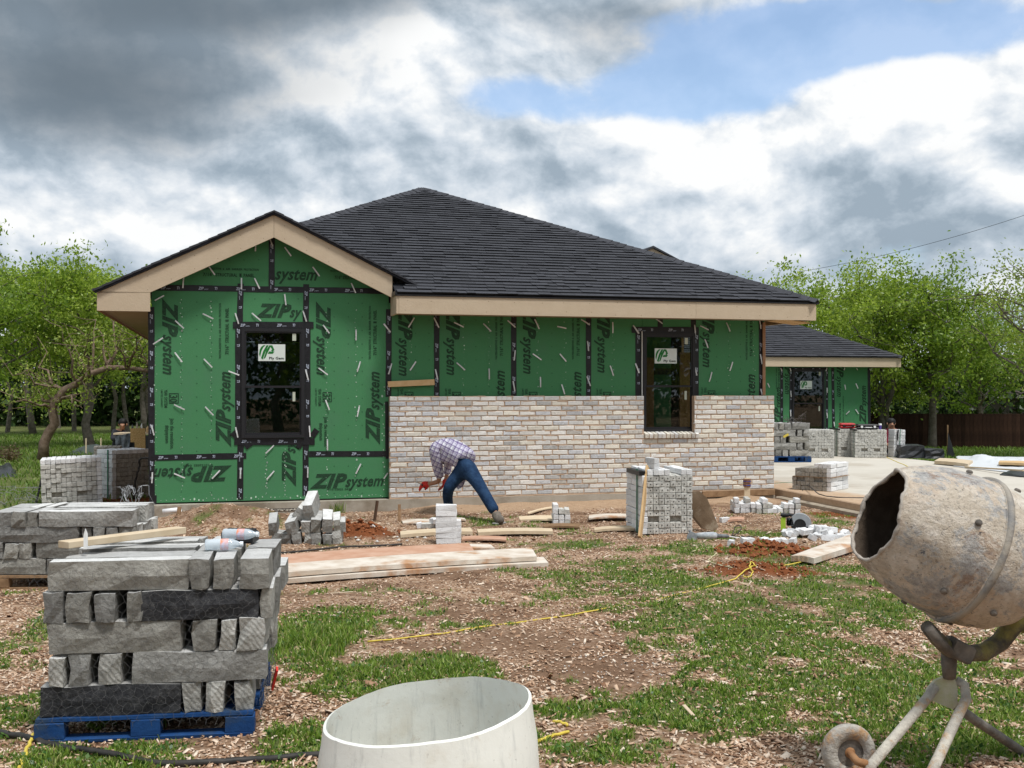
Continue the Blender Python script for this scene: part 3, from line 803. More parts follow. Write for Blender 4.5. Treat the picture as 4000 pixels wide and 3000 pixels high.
# ---- windows
def glass_mat(name, tint, gl):
    m = bpy.data.materials.new(name); m.use_nodes = True; n = G(m.node_tree); n.n.clear()
    tr = n.add('ShaderNodeBsdfTransparent'); tr.inputs[0].default_value = tint + (1,)
    gs = n.add('ShaderNodeBsdfGlossy'); gs.inputs['Roughness'].default_value = .01; gs.inputs[0].default_value = (.95, .97, 1., 1)
    fr = n.add('ShaderNodeFresnel'); fr.inputs[0].default_value = gl
    mx = n.add('ShaderNodeMixShader'); n.l.new(fr.outputs[0], mx.inputs[0]); n.l.new(tr.outputs[0], mx.inputs[1]); n.l.new(gs.outputs[0], mx.inputs[2])
    o = n.add('ShaderNodeOutputMaterial'); n.l.new(mx.outputs[0], o.inputs[0])
    return m
M_GLASS = glass_mat('window_glass', (.62, .66, .64), 1.55)
def window(parent, t0, t1, z0, z1, rail, lab, yf=-.045, open_inside=True, tapes=True):
    wd = link('window', None, None, parent, (0, 0, 0))
    fw = .048
    mb = MB()
    mb.bbox(t0, t0 + fw, yf, .06, z0, z1); mb.bbox(t1 - fw, t1, yf, .06, z0, z1)
    mb.bbox(t0 + fw, t1 - fw, yf, .06, z1 - fw, z1); mb.bbox(t0 + fw, t1 - fw, yf - .004, .06, z0, z0 + fw * .9)
    mb.build('frame', M_FRAME, wd)
    i0, i1 = t0 + fw, t1 - fw
    mb = MB(); sw = .022                                     # upper sash set forward, lower sash behind
    for (a0, a1, y) in ((rail, z1 - fw, yf + .014), (z0 + fw * .9, rail + .03, yf + .036)):
        mb2 = MB()
        mb2.bbox(i0, i0 + sw, y, y + .02, a0, a1); mb2.bbox(i1 - sw, i1, y, y + .02, a0, a1)
        mb2.bbox(i0 + sw, i1 - sw, y, y + .02, a1 - sw, a1); mb2.bbox(i0 + sw, i1 - sw, y, y + .02, a0, a0 + sw * 1.5)
        mb2.build('sash', M_FRAME, wd)
        MB().bbox(i0 + sw, i1 - sw, y + .008, y + .012, a0 + sw * 1.5, a1 - sw).build('pane', M_GLASS, wd)
    y = yf + .014 + .008 - .002
    lt, lz, lw, lh = lab                                     # paper label: left, bottom, width, height
    MB().bbox(lt, lt + lw, y - .0015, y, lz, lz + lh).build('window_label', M_LABEL, wd)
    def tp_(x, z): return (lt + x * lw, y - .0030, lz + z * lh)
    mb = MB()
    def poly(*pp): mb.add([tp_(*p) for p in pp], [tuple(range(len(pp)))])
    # a leaf made of three leaning bars; the right-hand one closes into a P
    mb.add([tp_(*p) for p in ((.03, .42), (.05, .66), (.11, .84), (.19, .94), (.275, .94), (.19, .82), (.125, .62), (.09, .40), (.065, .22))], [(0, 1, 7, 8), (1, 2, 6, 7), (2, 3, 5, 6), (3, 4, 5)])
    poly((.10, .17), (.165, .08), (.255, .50), (.385, .94), (.305, .94), (.185, .60))
    mb.add([tp_(*p) for p in ((.19, .10), (.27, .20), (.325, .44), (.42, .72), (.47, .94), (.41, .94), (.30, .66))], [(0, 1, 2, 6), (6, 2, 3, 5), (5, 3, 4)])
    mb.add([tp_(*p) for p in ((.43, .94), (.52, .94), (.60, .66), (.53, .56), (.47, .62), (.51, .70), (.455, .82))], [(0, 1, 6), (1, 2, 5, 6), (2, 3, 4, 5)])
    poly((.345, .43), (.535, .43), (.60, .57), (.40, .57))
    mb.build('label_emblem', M_LABELG, wd)
    mb = MB(); word(mb, 'Ply Gem', lt + lw * .40, lz + lh * .10, 0, lw * .55, lh * .145, y - .0032, .03); mb.build('label_lettering', M_LABELK, wd)
    MB().bbox(i1 - .13, i1 - .075, y - .0015, y, z1 - .18, z1 - .075).build('rating_sticker', mat('sticker_paper', (.50, .54, .44), .7), wd)
    MB().bbox(i1 - .125, i1 - .085, y - .0015 + .022, y + .022, rail - .20, rail - .06).build('rating_sticker', mat('sticker_paper', (.50, .54, .44), .7), wd)
    return wd
lt, lz = W(*Bz(968, 203), -.03); lt2, lz2 = W(*Bz(1206, 57), -.03)
window(house, *w1, W(*Bz(1100, 440))[1], (lt, lz, lt2 - lt, lz2 - lz))
lt, lz = W(*Dz(298, 607), -.03); lt2, lz2 = W(*Dz(537, 447), -.03)
window(house, *w2, W(*Dz(440, 865))[1], (lt, lz, lt2 - lt, lz2 - lz))
MB().bbox(w2[0] - .025, w2[0] - .014, -.055, -.045, 1.72, w2[3] + .02).build('window_trim', M_WHITE, house)

# ---- fascia, rakes and soffits
def prismo(name, poly, y0, y1, m=M_FASCIA): return MB().prism(poly, y0, y1).build(name, m, house)
def rk(t): return z_gable(t) - .045
prismo('rake_board', [(TG - .002, rk(TG) - .325), (TG - .002, rk(TG)), (-.71, rk(-.71)), (-.71, 3.203), (0.0, 3.203)], -.305, -.265)
prismo('rake_board', [(TG + .002, rk(TG) - .325), (3.448, z_gable(3.448) - .37), (3.448, rk(3.448)), (TG + .002, rk(TG))], -.305, -.265)
prismo('eave_return', [(-.71, ZS - .008), (0.0, ZS - .008), (0.0, 3.199), (-.71, 3.199)], -.303, -.265)
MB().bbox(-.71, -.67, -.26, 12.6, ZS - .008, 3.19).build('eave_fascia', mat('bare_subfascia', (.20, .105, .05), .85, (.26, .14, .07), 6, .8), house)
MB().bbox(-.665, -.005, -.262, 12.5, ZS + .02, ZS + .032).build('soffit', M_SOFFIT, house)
MB().bbox(3.50, 8.20, -.63, -.592, ZS, 3.215).build('fascia_board', M_FASCIA, house)
MB().bbox(8.203, 10.30, -.63, -.592, ZS, 3.215).build('fascia_board', M_FASCIA, house)
MB().bbox(3.462, 3.498, -.626, -.02, ZS, 3.215).build('fascia_return', M_FASCIA, house)
MB().bbox(10.262, 10.298, -.588, 12.4, ZS, 3.2).build('fascia_board', M_FASCIA, house)
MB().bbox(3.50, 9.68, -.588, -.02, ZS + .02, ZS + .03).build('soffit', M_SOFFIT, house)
for k in range(10):
    n = -.45 + k * .61
    mb = MB(); mb.prism([(9.72, 3.02), (10.25, 3.02), (10.25, 3.16), (9.72, 3.30)], n, n + .04); mb.build('rafter_tail', M_LUMBER, house)
MB().bbox(9.72, 10.255, -.58, 12.2, 3.19, 3.2).build('roof_deck_edge', M_OSB, house)
MB().box((9.98, -.30, 2.93), (.5, .55, .011), rot=(.0, .12, 0)).build('soffit_blocking', M_OSB, house)
mb = MB(); mb.prism([(9.9, 2.98), (10.22, 2.90), (10.22, 3.06), (9.9, 3.06)], 2.2, 2.24); mb.build('eave_lookout', M_PALE, house)

mb = MB(); rr = random.Random(44)
for i in range(17):
    for z in (ZS + .05, 3.15): mb.box((3.6 + i * .41 + rr.uniform(-.04, .04), -.6312, z + rr.uniform(-.02, .02)), (.008, .002, .008))
for sd in (-1, 1):
    for i in range(6):
        t = TG + sd * (.15 + i * .32)
        for k in (.08, .27): mb.box((t, -.3062, rk(t) - k), (.008, .002, .008))
mb.build('fascia_nails', mat('rusty_nail_head', (.16, .09, .05), .8), house, kind='stuff')
# ---- roof
roof = link('roof', None, None, house, (0, 0, 0))
eL, eR, apx = -.73, 10.33, 4.80
hw_ = (eR - eL) / 2; zA = ZE + PM * hw_
mb = MB()
vs = [(eL, -.63, ZE - .012), (eR, -.63, ZE - .012), (eR, 12.6, ZE - .012), (eL, 12.6, ZE - .012), (apx, -.63 + hw_, zA - .012), (apx, 12.6 - hw_, zA - .012)]
# front-left part of the eave is hidden by the gable: start the front slope at the fascia return
vs += [(3.46, -.63, ZE - .012), (3.46, .05, z_main(.05) - .012), (eL + .68, .05, z_main(.05) - .012)]
mb.add(vs, [(6, 1, 4, 8, 7), (1, 2, 5, 4), (2, 3, 5), (3, 8, 4, 5)])
vs2 = [(x, y, z - .035) for x, y, z in vs]
mb.add(vs2, [(7, 8, 4, 1, 6), (4, 5, 2, 1), (5, 3, 2), (5, 4, 8, 3)])
mb.build('roof_deck', M_ROOFBASE, roof)
MB().bbox(3.452, eR + .01, -.645, -.60, 3.2, ZE - .016).build('drip_edge', M_BLACK, roof)
MB().bbox(3.440, 3.462, -.645, -.30, 3.212, ZE + .03).build('drip_edge', M_BLACK, roof)
# front gable slopes
def slope_poly(side):
    n0 = -.345; nb = -.63 + (ZG - ZE) / PM
    if side < 0: return [(TG, n0), (TG, nb), (eL, -.30), (eL, n0)]
    te = TG + (ZG - z_main(n0)) / PG
    return [(TG, n0), (te, n0), (TG, nb)]
for side in (-1, 1):
    pl = slope_poly(side)
    top = [(t, n, z_gable(t)) for t, n in pl]; bot = [(t, n, z_gable(t) - .04) for t, n in pl]
    k = len(pl); fs = [tuple(range(k)), tuple(range(2 * k - 1, k - 1, -1))] + [((i + 1) % k, i, k + i, k + (i + 1) % k) for i in range(k)]
    MB().add(top + bot, fs).build('gable_roof_deck', M_ROOFBASE, roof)
# stepped shingle ends along the gable rakes
rr = random.Random(4)
for side in (-1, 1):
    L = 2.45 if side < 0 else 2.05; s = .0; ca, sa = math.cos(math.atan(PG)), math.sin(math.atan(PG))
    while s < L / ca - .05:
        t = TG + side * s * ca; z = ZG - s * sa
        ln = .145; th = rr.uniform(.020, .030)
        mb = MB(); mb.box((0, 0, 0), (ln * 1.1, .30, th))
        o = mb.build('rake_shingle', M_SHINGLE_P, roof, loc=(t + side * ln / 2 * ca, -.36 + .15 + rr.uniform(-.004, .004), z - ln / 2 * sa + .010), rot=(0, side * (math.atan(PG) - .05), 0))
        s += ln
# shingle courses on the front slope
AL = math.atan(PM); cA, sA = math.cos(AL), math.sin(AL)
UNIT = []
for k in range(4):
    q = MB(); h0, h1 = (.022, .003); d = .165; jl, jr = [random.uniform(-.02, .02) for _ in range(2)]
    q.add([(0, 0, -.004), (1, 0, -.004), (1, d, -.004), (0, d, -.004), (0, 0, h0), (1, 0, h0), (1, d, h1), (0, d, h1)], [(4, 5, 6, 7), (0, 1, 5, 4), (1, 2, 6, 5), (3, 0, 4, 7)])
    UNIT.append(q.mesh('shingle_unit%d' % k)); UNIT[-1].materials.append(M_SHINGLE_P); UNIT[-1].materials.append(M_BUTT); UNIT[-1].polygons[1].material_index = 1
rest = MB(); cnt = 0; rr = random.Random(21)
def course_pieces(s):
    n = -.645 + s * cA; z = ZE + s * sA
    lo, hi = eL + (n + .63), eR - (n + .63)
    t = lo + rr.uniform(0, .2); out = []
    while t < hi:
        wd_ = rr.choice((.10, .14, .18, .23, .28, .33)) * rr.uniform(.9, 1.1)
        e = min(t + wd_, hi)
        vis = (t >= 3.44) if n < -.32 else (z_gable(e) - .02 < z)
        if vis and e - t > .02: out.append((max(t, 3.445) if n < -.32 else t, e, n, z))
        t = e
    return out
kk = 0; s = 0.0
while s < (hw_) / cA - .03:
    for (ta, te, n, z) in course_pieces(s):
        lift = rr.choice((0., 0., .006))
        if cnt < 300:
            link('shingle', UNIT[rr.randrange(4)], None, roof, (ta, n, z + lift), (AL, 0, 0), scale=(te - ta - .003, 1, 1)); cnt += 1
        else:
            h0 = .022 + lift; d = .165
            P_ = lambda x, y, h: (x, n + y * cA - h * sA, z + y * sA + h * cA)
            rest.add([P_(ta, 0, -.004), P_(te - .003, 0, -.004), P_(te - .003, d, .003), P_(ta, d, .003), P_(ta, 0, h0), P_(te - .003, 0, h0)], [(4, 5, 2, 3), (0, 1, 5, 4), (1, 2, 5), (0, 4, 3)])
    s += .143
o = rest.build('shingle_courses', M_SHINGLE, roof, kind='stuff'); o.data.materials.append(M_BUTT)
o.data.polygons.foreach_set('material_index', np.tile([0, 1, 0, 0], len(o.data.polygons) // 4).astype(np.int32))
# caps along the two hips
def cap_mesh():
    q = MB(); q.add([(0, -.13, -.055), (0, 0, .012), (0, .13, -.055), (.2, -.13, -.062), (.2, 0, .0), (.2, .13, -.062), (0, -.13, -.085), (0, 0, -.020), (0, .13, -.085)], [(0, 1, 4, 3), (1, 2, 5, 4), (6, 7, 1, 0), (7, 8, 2, 1)]); return q.mesh('cap')
CAP = cap_mesh(); CAP.materials.append(M_SHINGLE_P); CAP.materials.append(M_BUTT)
for p in list(CAP.polygons)[2:]: p.material_index = 1
A_ = Vector((apx, -.63 + hw_, zA))
for C_ in (Vector((eR, -.64, ZE)), Vector((eL, -.64, ZE))):
    dv = A_ - C_; L = dv.length; dv.normalize(); q = dv.to_track_quat('X', 'Z').to_euler()
    s = .0
    while s < L - .1:
        p = C_ + dv * s; s += .143
        if C_.x < 0 and p.x < 1.5: continue
        link('hip_cap', CAP, None, roof, p + Vector((0, 0, .040 + rr.uniform(-.004, .004))), q)
# small gable on the far slope, peeping over the right hip
pk = loc_of(at(2549, 970, 23.0))
mb = MB(); wv_ = .95
mb.prism([(pk.x - wv_, pk.z - wv_ * PM), (pk.x, pk.z), (pk.x + wv_, pk.z - wv_ * PM), (pk.x + wv_, pk.z - wv_ * PM - .22), (pk.x, pk.z - .22), (pk.x - wv_, pk.z - wv_ * PM - .22)], pk.y, pk.y + .04)
mb.build('dormer_rake', M_FASCIA, house)
mb = MB(); wv_ = 1.0
mb.prism([(pk.x - wv_, pk.z - wv_ * PM + .04), (pk.x, pk.z + .05), (pk.x + wv_, pk.z - wv_ * PM + .04), (pk.x, pk.z + .005)], pk.y - .05, pk.y + 1.6)
mb.build('dormer_roof', M_SHINGLE_P, house)
MB().prism([(pk.x - .9, pk.z - .9 * PM - .1), (pk.x, pk.z - .1), (pk.x + .9, pk.z - .9 * PM - .1)], pk.y + .045, pk.y + .08).build('dormer_wall', M_GREEN, house)

# ------------------------------------------------------------------ brick veneer
brick_wall = thing('brick_wall', 'half-built pale whitewashed brick veneer with tan mortar in front of green sheathing', 'brick wall', L0, TH)
bt0, bt1 = W(1521, 1700, -.155)[0], W(3026, 1700, -.155)[0]
BZ0, NC = ZL, 20; CH = (1.722 - BZ0) / NC
o0, o1 = W(2517, 1600, -.155)[0], W(2712, 1600, -.155)[0]
zs = 1.125                                        # top of the brick sill
BP = (bt1 - bt0) / 25.0; JT = .0145
YF = -.155
mb = MB()
mb.bbox(bt0 + .008, o0 - .006, YF + .009, -.045, BZ0, BZ0 + NC * CH - .004)
mb.bbox(o1 + .006, bt1 - .008, YF + .009, -.045, BZ0, BZ0 + NC * CH - .004)
mb.bbox(o0 - .006, o1 + .006, YF + .009, -.045, BZ0, zs - .07)
mb.bbox(bt0 + .004, bt1 - .004, YF + .004, -.045, .164, BZ0 + .004)
mb.build('mortar', M_MORTAR, brick_wall)
# squeezed and smeared mortar along the joints
rr = random.Random(31); mb = MB()
for c in range(NC + 1):
    z = BZ0 + c * CH - JT / 2
    t = bt0
    while t < bt1 - .1:
        L = min(rr.uniform(.05, .22), bt1 - t - .004)
        if not (z > zs - .08 and t + L > o0 and t < o1) and rr.random() < .4:
            mb.chbox((t + L / 2, YF + .006, z + rr.uniform(-.003, .003)), (L, .010 + rr.uniform(0, .006), JT * rr.uniform(.7, 1.3)), .003, .0015, rr)
        t += L
mb.build('mortar_smears', M_MORTAR, brick_wall, kind='stuff')
BM = []
for k in range(10):
    q = MB(); r5 = random.Random(k + 50)
    hw2, hh = .5, .5
    L, D, H = 1.0, .09, 1.0
    # bevelled, slightly wavy face: 3 x 2 front grid
    xs_ = [-.5, -.47, -.15, .18, .47, .5]; zs_ = [-.5, -.40, .40, .5]
    vs = []; 
    for zi in zs_:
        for xi in xs_:
            edge = (abs(xi) > .49) or (abs(zi) > .49)
            vs.append((xi + r5.uniform(-.008, .008), (.007 if edge else 0) + r5.uniform(-.0025, .0025), zi + r5.uniform(-.035, .035)))
    nx = len(xs_); fs = []
    for j in range(len(zs_) - 1):
        for i in range(nx - 1): fs.append((j * nx + i, j * nx + i + 1, (j + 1) * nx + i + 1, (j + 1) * nx + i))
    b0_ = len(vs); vs += [(-.5, D, -.5), (.5, D, -.5), (.5, D, .5), (-.5, D, .5)]
    top = [(len(zs_) - 1) * nx + i for i in range(nx)]; bot = list(range(nx))
    fs += [tuple(top + [b0_ + 2, b0_ + 3]), tuple(bot[::-1] + [b0_, b0_ + 1]), (0, nx, 2 * nx, 3 * nx, b0_ + 3, b0_), (nx - 1, b0_ + 1, b0_ + 2, 4 * nx - 1, 3 * nx - 1, 2 * nx - 1)]
    q.add(vs, fs); BM.append(q)
BMESH = {}
def brick_mesh(k, mi):
    if (k, mi) not in BMESH:
        me = BM[k].mesh('brick_%d_%d' % (k, mi)); me.materials.append(BRICKS[mi]); BMESH[(k, mi)] = me
    return BMESH[(k, mi)]
cells = []
for c in range(NC):
    z = BZ0 + c * CH
    off = -.5 * BP * (c % 2) + rr.uniform(-.03, .03)
    t = bt0 + off
    while t < bt1 - .01:
        a, b = max(t, bt0), min(t + BP, bt1)
        a2, b2 = a, b
        zz = z + CH
        if zz > zs - .075:                      # interrupted by the window
            if z < zs and a2 < o1 + .10 and b2 > o0 - .0:      # the rowlock sill's own course
                pass
            if b > o0 and a < o0 and zz > zs - .02: b2 = o0
            if a < o1 and b > o1 and zz > zs - .02: a2 = o1
            if a >= o0 and b <= o1: a2 = b2
            elif a >= o0 and a < o1 and b > o1 and zz <= zs - .02: a2 = o1
            elif a < o0 and b > o0 and zz <= zs - .02: b2 = o0
        if b2 - a2 > .03: cells.append((a2, b2, z, c))
        t += BP
cells.sort(key=lambda q: (-(q[1] - q[0]) / (16.7 + q[0] * .25), q[2]))
order = list(range(len(cells)))
order.sort(key=lambda i: cells[i][0])            # the nearer (left) part of the wall first
def colour_of(a, z):
    k = fbm(np.array([a * 1.3]), np.array([z * 2.1]), 1.7, 3)[0] + rr.uniform(-.25, .25)
    right = a > 6.2
    if k > .66: return 3
    if k > .56: return 2 if rr.random() < .6 else 5
    if k > .46: return 4 if rr.random() < .55 else 0
    return 1 if rr.random() < (.55 if right else .25) else 0
joined = MB(); jmat = []
for idx, i in enumerate(order):
    a, b, z, c = cells[i]
    mi = colour_of(a, z); k = rr.randrange(10)
    L = b - a - JT; H = CH - JT
    if L < .02: continue
    cx, cz = (a + b) / 2 + rr.uniform(-.002, .002), z + CH / 2 + rr.uniform(-.002, .002); y = YF + rr.uniform(-.004, .003)
    if idx < 300:
        link('brick', brick_mesh(k, mi), None, brick_wall, (cx, y, cz), (rr.uniform(-.02, .02), rr.uniform(-.008, .008), rr.uniform(-.01, .01)), scale=(L, 1, H))
    else:
        joined.add(BM[k].v, BM[k].f, Matrix.Translation((cx, y, cz)) @ Matrix.Diagonal((L, 1, H, 1)))
        jmat += [mi] * len(BM[k].f)
me = joined.mesh('far_bricks')
for m_ in BRICKS: me.materials.append(m_)
me.polygons.foreach_set('material_index', np.array(jmat, dtype=np.int32))
link('far_bricks', me, None, brick_wall, kind='stuff')
# rowlock sill under the right window: bricks on edge, tipped outwards
ns_ = 13; sw_ = (o1 + .075 - o0) / ns_
MB().box(((o0 + o1 + .075) / 2, YF + .03, zs - .045), (o1 + .06 - o0, .12, .05)).build('sill_mortar', M_MORTAR, brick_wall)
for i in range(ns_):
    mb = MB(); mb.chbox((0, 0, 0), (sw_ - .014, .16, .075), .006, .003, rr)
    mb.build('sill_brick', BRICKS[rr.choice((1, 5, 2, 0))], brick_wall, loc=(o0 + (i + .5) * sw_, YF + .035, zs - .035 + rr.uniform(-.003, .003)), rot=(.20, 0, rr.uniform(-.03, .03)))

# ------------------------------------------------------------------ garage wing beyond the driveway
garage = thing('garage', 'smaller green-sheathed building with charcoal hip roof behind the driveway', 'building', hw(18.75, 11.2, 0), TH)
def W2(u, v): 
    t, z = W(u, v, 11.2); return t - 18.75, z
gt0 = -6.6
gz0, gz1 = .36, 2.46
e0, e1, ez0, ez1 = *[W2(3093, 1500)[0], W2(3219, 1500)[0]], W2(3150, 1692)[1], W2(3150, 1442)[1]
sms = [gt0, W2(3055, 1500)[0], W2(3253, 1500)[0], 0.0]
def gpan(t0, t1, z0, z1): return MB().bbox(t0 + .003, t1 - .003, -.012, 0, z0, z1).build('sheathing_panel', M_GREEN, garage)
gp0 = gpan(sms[0], sms[1], gz0, gz1); gp1 = gpan(sms[1], e0, gz0, gz1); gpan(e0, e1, gz0, ez0); gpan(e0, e1, ez1, gz1); gp2 = gpan(e1, sms[2], gz0, gz1); gp3 = gpan(sms[2], sms[3], gz0, gz1)
mb = MB(); mb.bbox(gt0, e0, .002, .15, gz0, gz1); mb.bbox(e1, -.01, .002, .15, gz0, gz1); mb.bbox(e0, e1, .002, .15, gz0, ez0); mb.bbox(e0, e1, .002, .15, ez1, gz1); mb.build('stud_wall', M_DARK, garage)
MB().bbox(-.15, 0, .15, 6.5, gz0, gz1).build('side_wall', M_GREEN, garage); MB().bbox(gt0, 0, 6.5, 6.6, gz0, gz1).build('back_wall', M_DARK, garage); MB().bbox(gt0, gt0 + .1, .15, 6.5, gz0, gz1).build('side_wall', M_GREEN, garage)
MB().bbox(gt0 - .05, .06, -.06, 6.6, -.3, gz0 - .004).build('foundation', M_CONC, garage)
l0, l1 = W2(*Ez(372, 1028)), W2(*Ez(448, 975))
window(garage, e0, e1, ez0, ez1, W2(*Ez(420, 1125))[1], (l0[0], l0[1], l1[0] - l0[0], l1[1] - l0[1]))
def gt(p, q, **kw): tape((W2(*p), W2(*q)), 0, parent=garage, wdt=.09, **kw)
gt(Ez(253, 880), Ez(253, 1400)); gt(Ez(312, 890), Ez(312, 1400)); gt(Ez(545, 890), Ez(545, 1330)); gt(Ez(583, 890), Ez(590, 1335)); gt(Ez(570, 1335), Ez(650, 1335)); gt(Ez(818, 890), Ez(822, 1400), prints=False); gt(Ez(315, 898), Ez(545, 898), n1=-.0185)
def gpr(p, fn):
    mb = Words(); fn(mb); mb.emit(p)
gpr(gp3, lambda m: (zip_word(m, *Ez(798, 1258), 90, Wf=W2), zip_word(m, *Ez(612, 825), -90, Wf=W2), struct_print(m, Ez(636, 1275), Ez(655, 1260), 90, Wf=W2)))
gpr(gp0, lambda m: (zip_word(m, *Ez(246, 1275), 90, Wf=W2), struct_print(m, Ez(240, 1020), Ez(222, 1030), 90, Wf=W2)))
gpr(gp1, lambda m: zip_word(m, *Ez(275, 805), -90, Wf=W2))
for q in [(160,990,172,1018),(545,890,537,912),(245,893,252,910),(305,893,310,912),(660,890,655,905),(820,895,826,908),(735,893,742,905),(660,1000,664,1032),(732,992,745,1025),(668,1192,690,1170),(730,1160,748,1188),(545,1020,545,1052),(310,1040,312,1080),(590,1240,592,1270),(544,1180,546,1215),(307,1165,310,1205)]:
    (ta, za), (tb, zb) = W2(*Ez(q[0], q[1])), W2(*Ez(q[2], q[3]))
    link('masonry_tie', TIE, M_TIE, garage, (ta, -.024, za), (0, -math.atan2(zb - za, tb - ta), 0), scale=(math.hypot(tb - ta, zb - za), 1, 1.3))
fR = W(3518, 1400, 10.7)[0] - 18.75
fz0, fz1 = W(3300, 1433, 10.7)[1], W(3300, 1397, 10.7)[1]
MB().bbox(gt0 - .5, fR, -.52, -.48, fz0, fz1).build('fascia_board', M_FASCIA, garage); MB().bbox(fR - .04, fR - .002, -.478, 7, fz0, fz1).build('fascia_board', M_FASCIA, garage)
MB().bbox(gt0, fR - .045, -.475, -.015, fz0 + .02, fz0 + .03).build('soffit', M_SOFFIT, garage)
gL, gR_, gzE = gt0 - .55, fR + .03, fz1 + .025; gh = (gR_ - gL) / 2; gA = Vector((gL + gh, -.55 + gh, gzE + PM * gh))
groof = link('roof', None, None, garage, (0, 0, 0))
mb = MB(); mb.add([(gL, -.55, gzE), (gR_, -.55, gzE), (gR_, 7.1, gzE), (gL, 7.1, gzE), tuple(gA), (gA.x, 7.1, gA.z)], [(0, 1, 4), (1, 2, 5, 4), (3, 0, 4, 5), (0, 3, 2, 1), (2, 3, 5)]); mb.build('roof_deck', M_ROOFBASE, groof)
MB().bbox(gL, gR_ + .01, -.565, -.53, gzE - .025, gzE - .004).build('drip_edge', M_BLACK, groof)
rest = MB(); s = 0.
while s < gh / cA - .05:
    n = -.56 + s * cA; z = gzE + s * sA; lo, hi = gL + (n + .55), gR_ - (n + .55); t = lo
    while t < hi:
        te = min(hi, t + rr.choice((.14, .2, .27, .34)))
        lift = rr.choice((0., 0., .007)); h0 = .022 + lift; d = .165
        P_ = lambda x, y, h: (x, n + y * cA - h * sA, z + y * sA + h * cA)
        if te - t > .03: rest.add([P_(t, 0, -.004), P_(te - .004, 0, -.004), P_(te - .004, d, .003), P_(t, d, .003), P_(t, 0, h0), P_(te - .004, 0, h0)], [(4, 5, 2, 3), (0, 1, 5, 4), (1, 2, 5), (0, 4, 3)])
        t = te
    s += .143
o = rest.build('shingle_courses', M_SHINGLE, groof, kind='stuff'); o.data.materials.append(M_BUTT)
o.data.polygons.foreach_set('material_index', np.tile([0, 1, 0, 0], len(o.data.polygons) // 4).astype(np.int32))
C_ = Vector((gR_, -.56, gzE)); dv = gA - C_; L = dv.length; dv.normalize(); q = dv.to_track_quat('X', 'Z').to_euler(); s = 0.
while s < L - .1:
    link('hip_cap', CAP, None, groof, C_ + dv * s + Vector((0, 0, .02)), q); s += .143

# ------------------------------------------------------------------ leaves, trees
def leaf_mat(name, stops, transl=.35):
    m = bpy.data.materials.new(name); m.use_nodes = True; n = G(m.node_tree); n.n.clear()
    r = n.add('ShaderNodeNewGeometry').outputs['Random Per Island']
    col = n.ramp(r, stops)
    d = n.add('ShaderNodeBsdfDiffuse'); n.l.new(col, d.inputs[0])
    t = n.add('ShaderNodeBsdfTranslucent'); n.l.new(col, t.inputs[0])
    g_ = n.add('ShaderNodeBsdfGlossy'); g_.inputs['Roughness'].default_value = .45; g_.inputs[0].default_value = (.6, .6, .6, 1)
    mx = n.add('ShaderNodeMixShader'); mx.inputs[0].default_value = transl; n.l.new(d.outputs[0], mx.inputs[1]); n.l.new(t.outputs[0], mx.inputs[2])
    m2 = n.add('ShaderNodeMixShader'); m2.inputs[0].default_value = .04; n.l.new(mx.outputs[0], m2.inputs[1]); n.l.new(g_.outputs[0], m2.inputs[2])
    o = n.add('ShaderNodeOutputMaterial'); n.l.new(m2.outputs[0], o.inputs[0])
    return m
M_LEAF = leaf_mat('spring_leaf', [(0, (.140, .225, .020)), (.5, (.300, .430, .040)), (1., (.460, .570, .080))], .52)
M_LEAF_D = leaf_mat('deep_leaf', [(0, (.095, .175, .018)), (.5, (.210, .335, .032)), (1., (.340, .470, .055))], .50)
M_LEAF_Y = leaf_mat('yellow_green_leaf', [(0, (.15, .22, .03)), (.5, (.26, .35, .05)), (1., (.40, .46, .09))], .4)
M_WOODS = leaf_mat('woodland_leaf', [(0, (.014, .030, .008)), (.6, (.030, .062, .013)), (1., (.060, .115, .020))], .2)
M_BARK = mat('grey_bark', (.10, .085, .07), .95, (.19, .165, .14), 10, 1., 1.0, 24, .1)
M_BARK_B = mat('brown_bark', (.14, .095, .065), .95, (.27, .20, .15), 9, 1., 1.0, 26, .1)

def leaf_quads(P, size, r_, droop=.3, aspect=.5):
    """rhombic leaves at points P"""
    n = len(P)
    d = r_.normal(size=(n, 3)); d[:, 2] -= droop; d /= np.linalg.norm(d, axis=1)[:, None]
    e = r_.normal(size=(n, 3)); e -= (e * d).sum(1)[:, None] * d; e /= np.linalg.norm(e, axis=1)[:, None] + 1e-9
    s = size * r_.uniform(.6, 1.35, n)[:, None]
    a = P; c = P + d * s; m = P + d * s * .45
    b = m + e * s * aspect * .5; f = m - e * s * aspect * .5
    V = np.stack([a, b, c, f], 1).reshape(-1, 3)
    Q = np.arange(4 * n).reshape(n, 4)
    return V, Q
def wobble(p, q, k, n, r_):
    p, q = np.array(p, float), np.array(q, float); L = np.linalg.norm(q - p)
    pts = [p + (q - p) * i / n + (r_.normal(size=3) * k * L * (0 if i in (0,) else 1)) for i in range(n + 1)]
    return pts
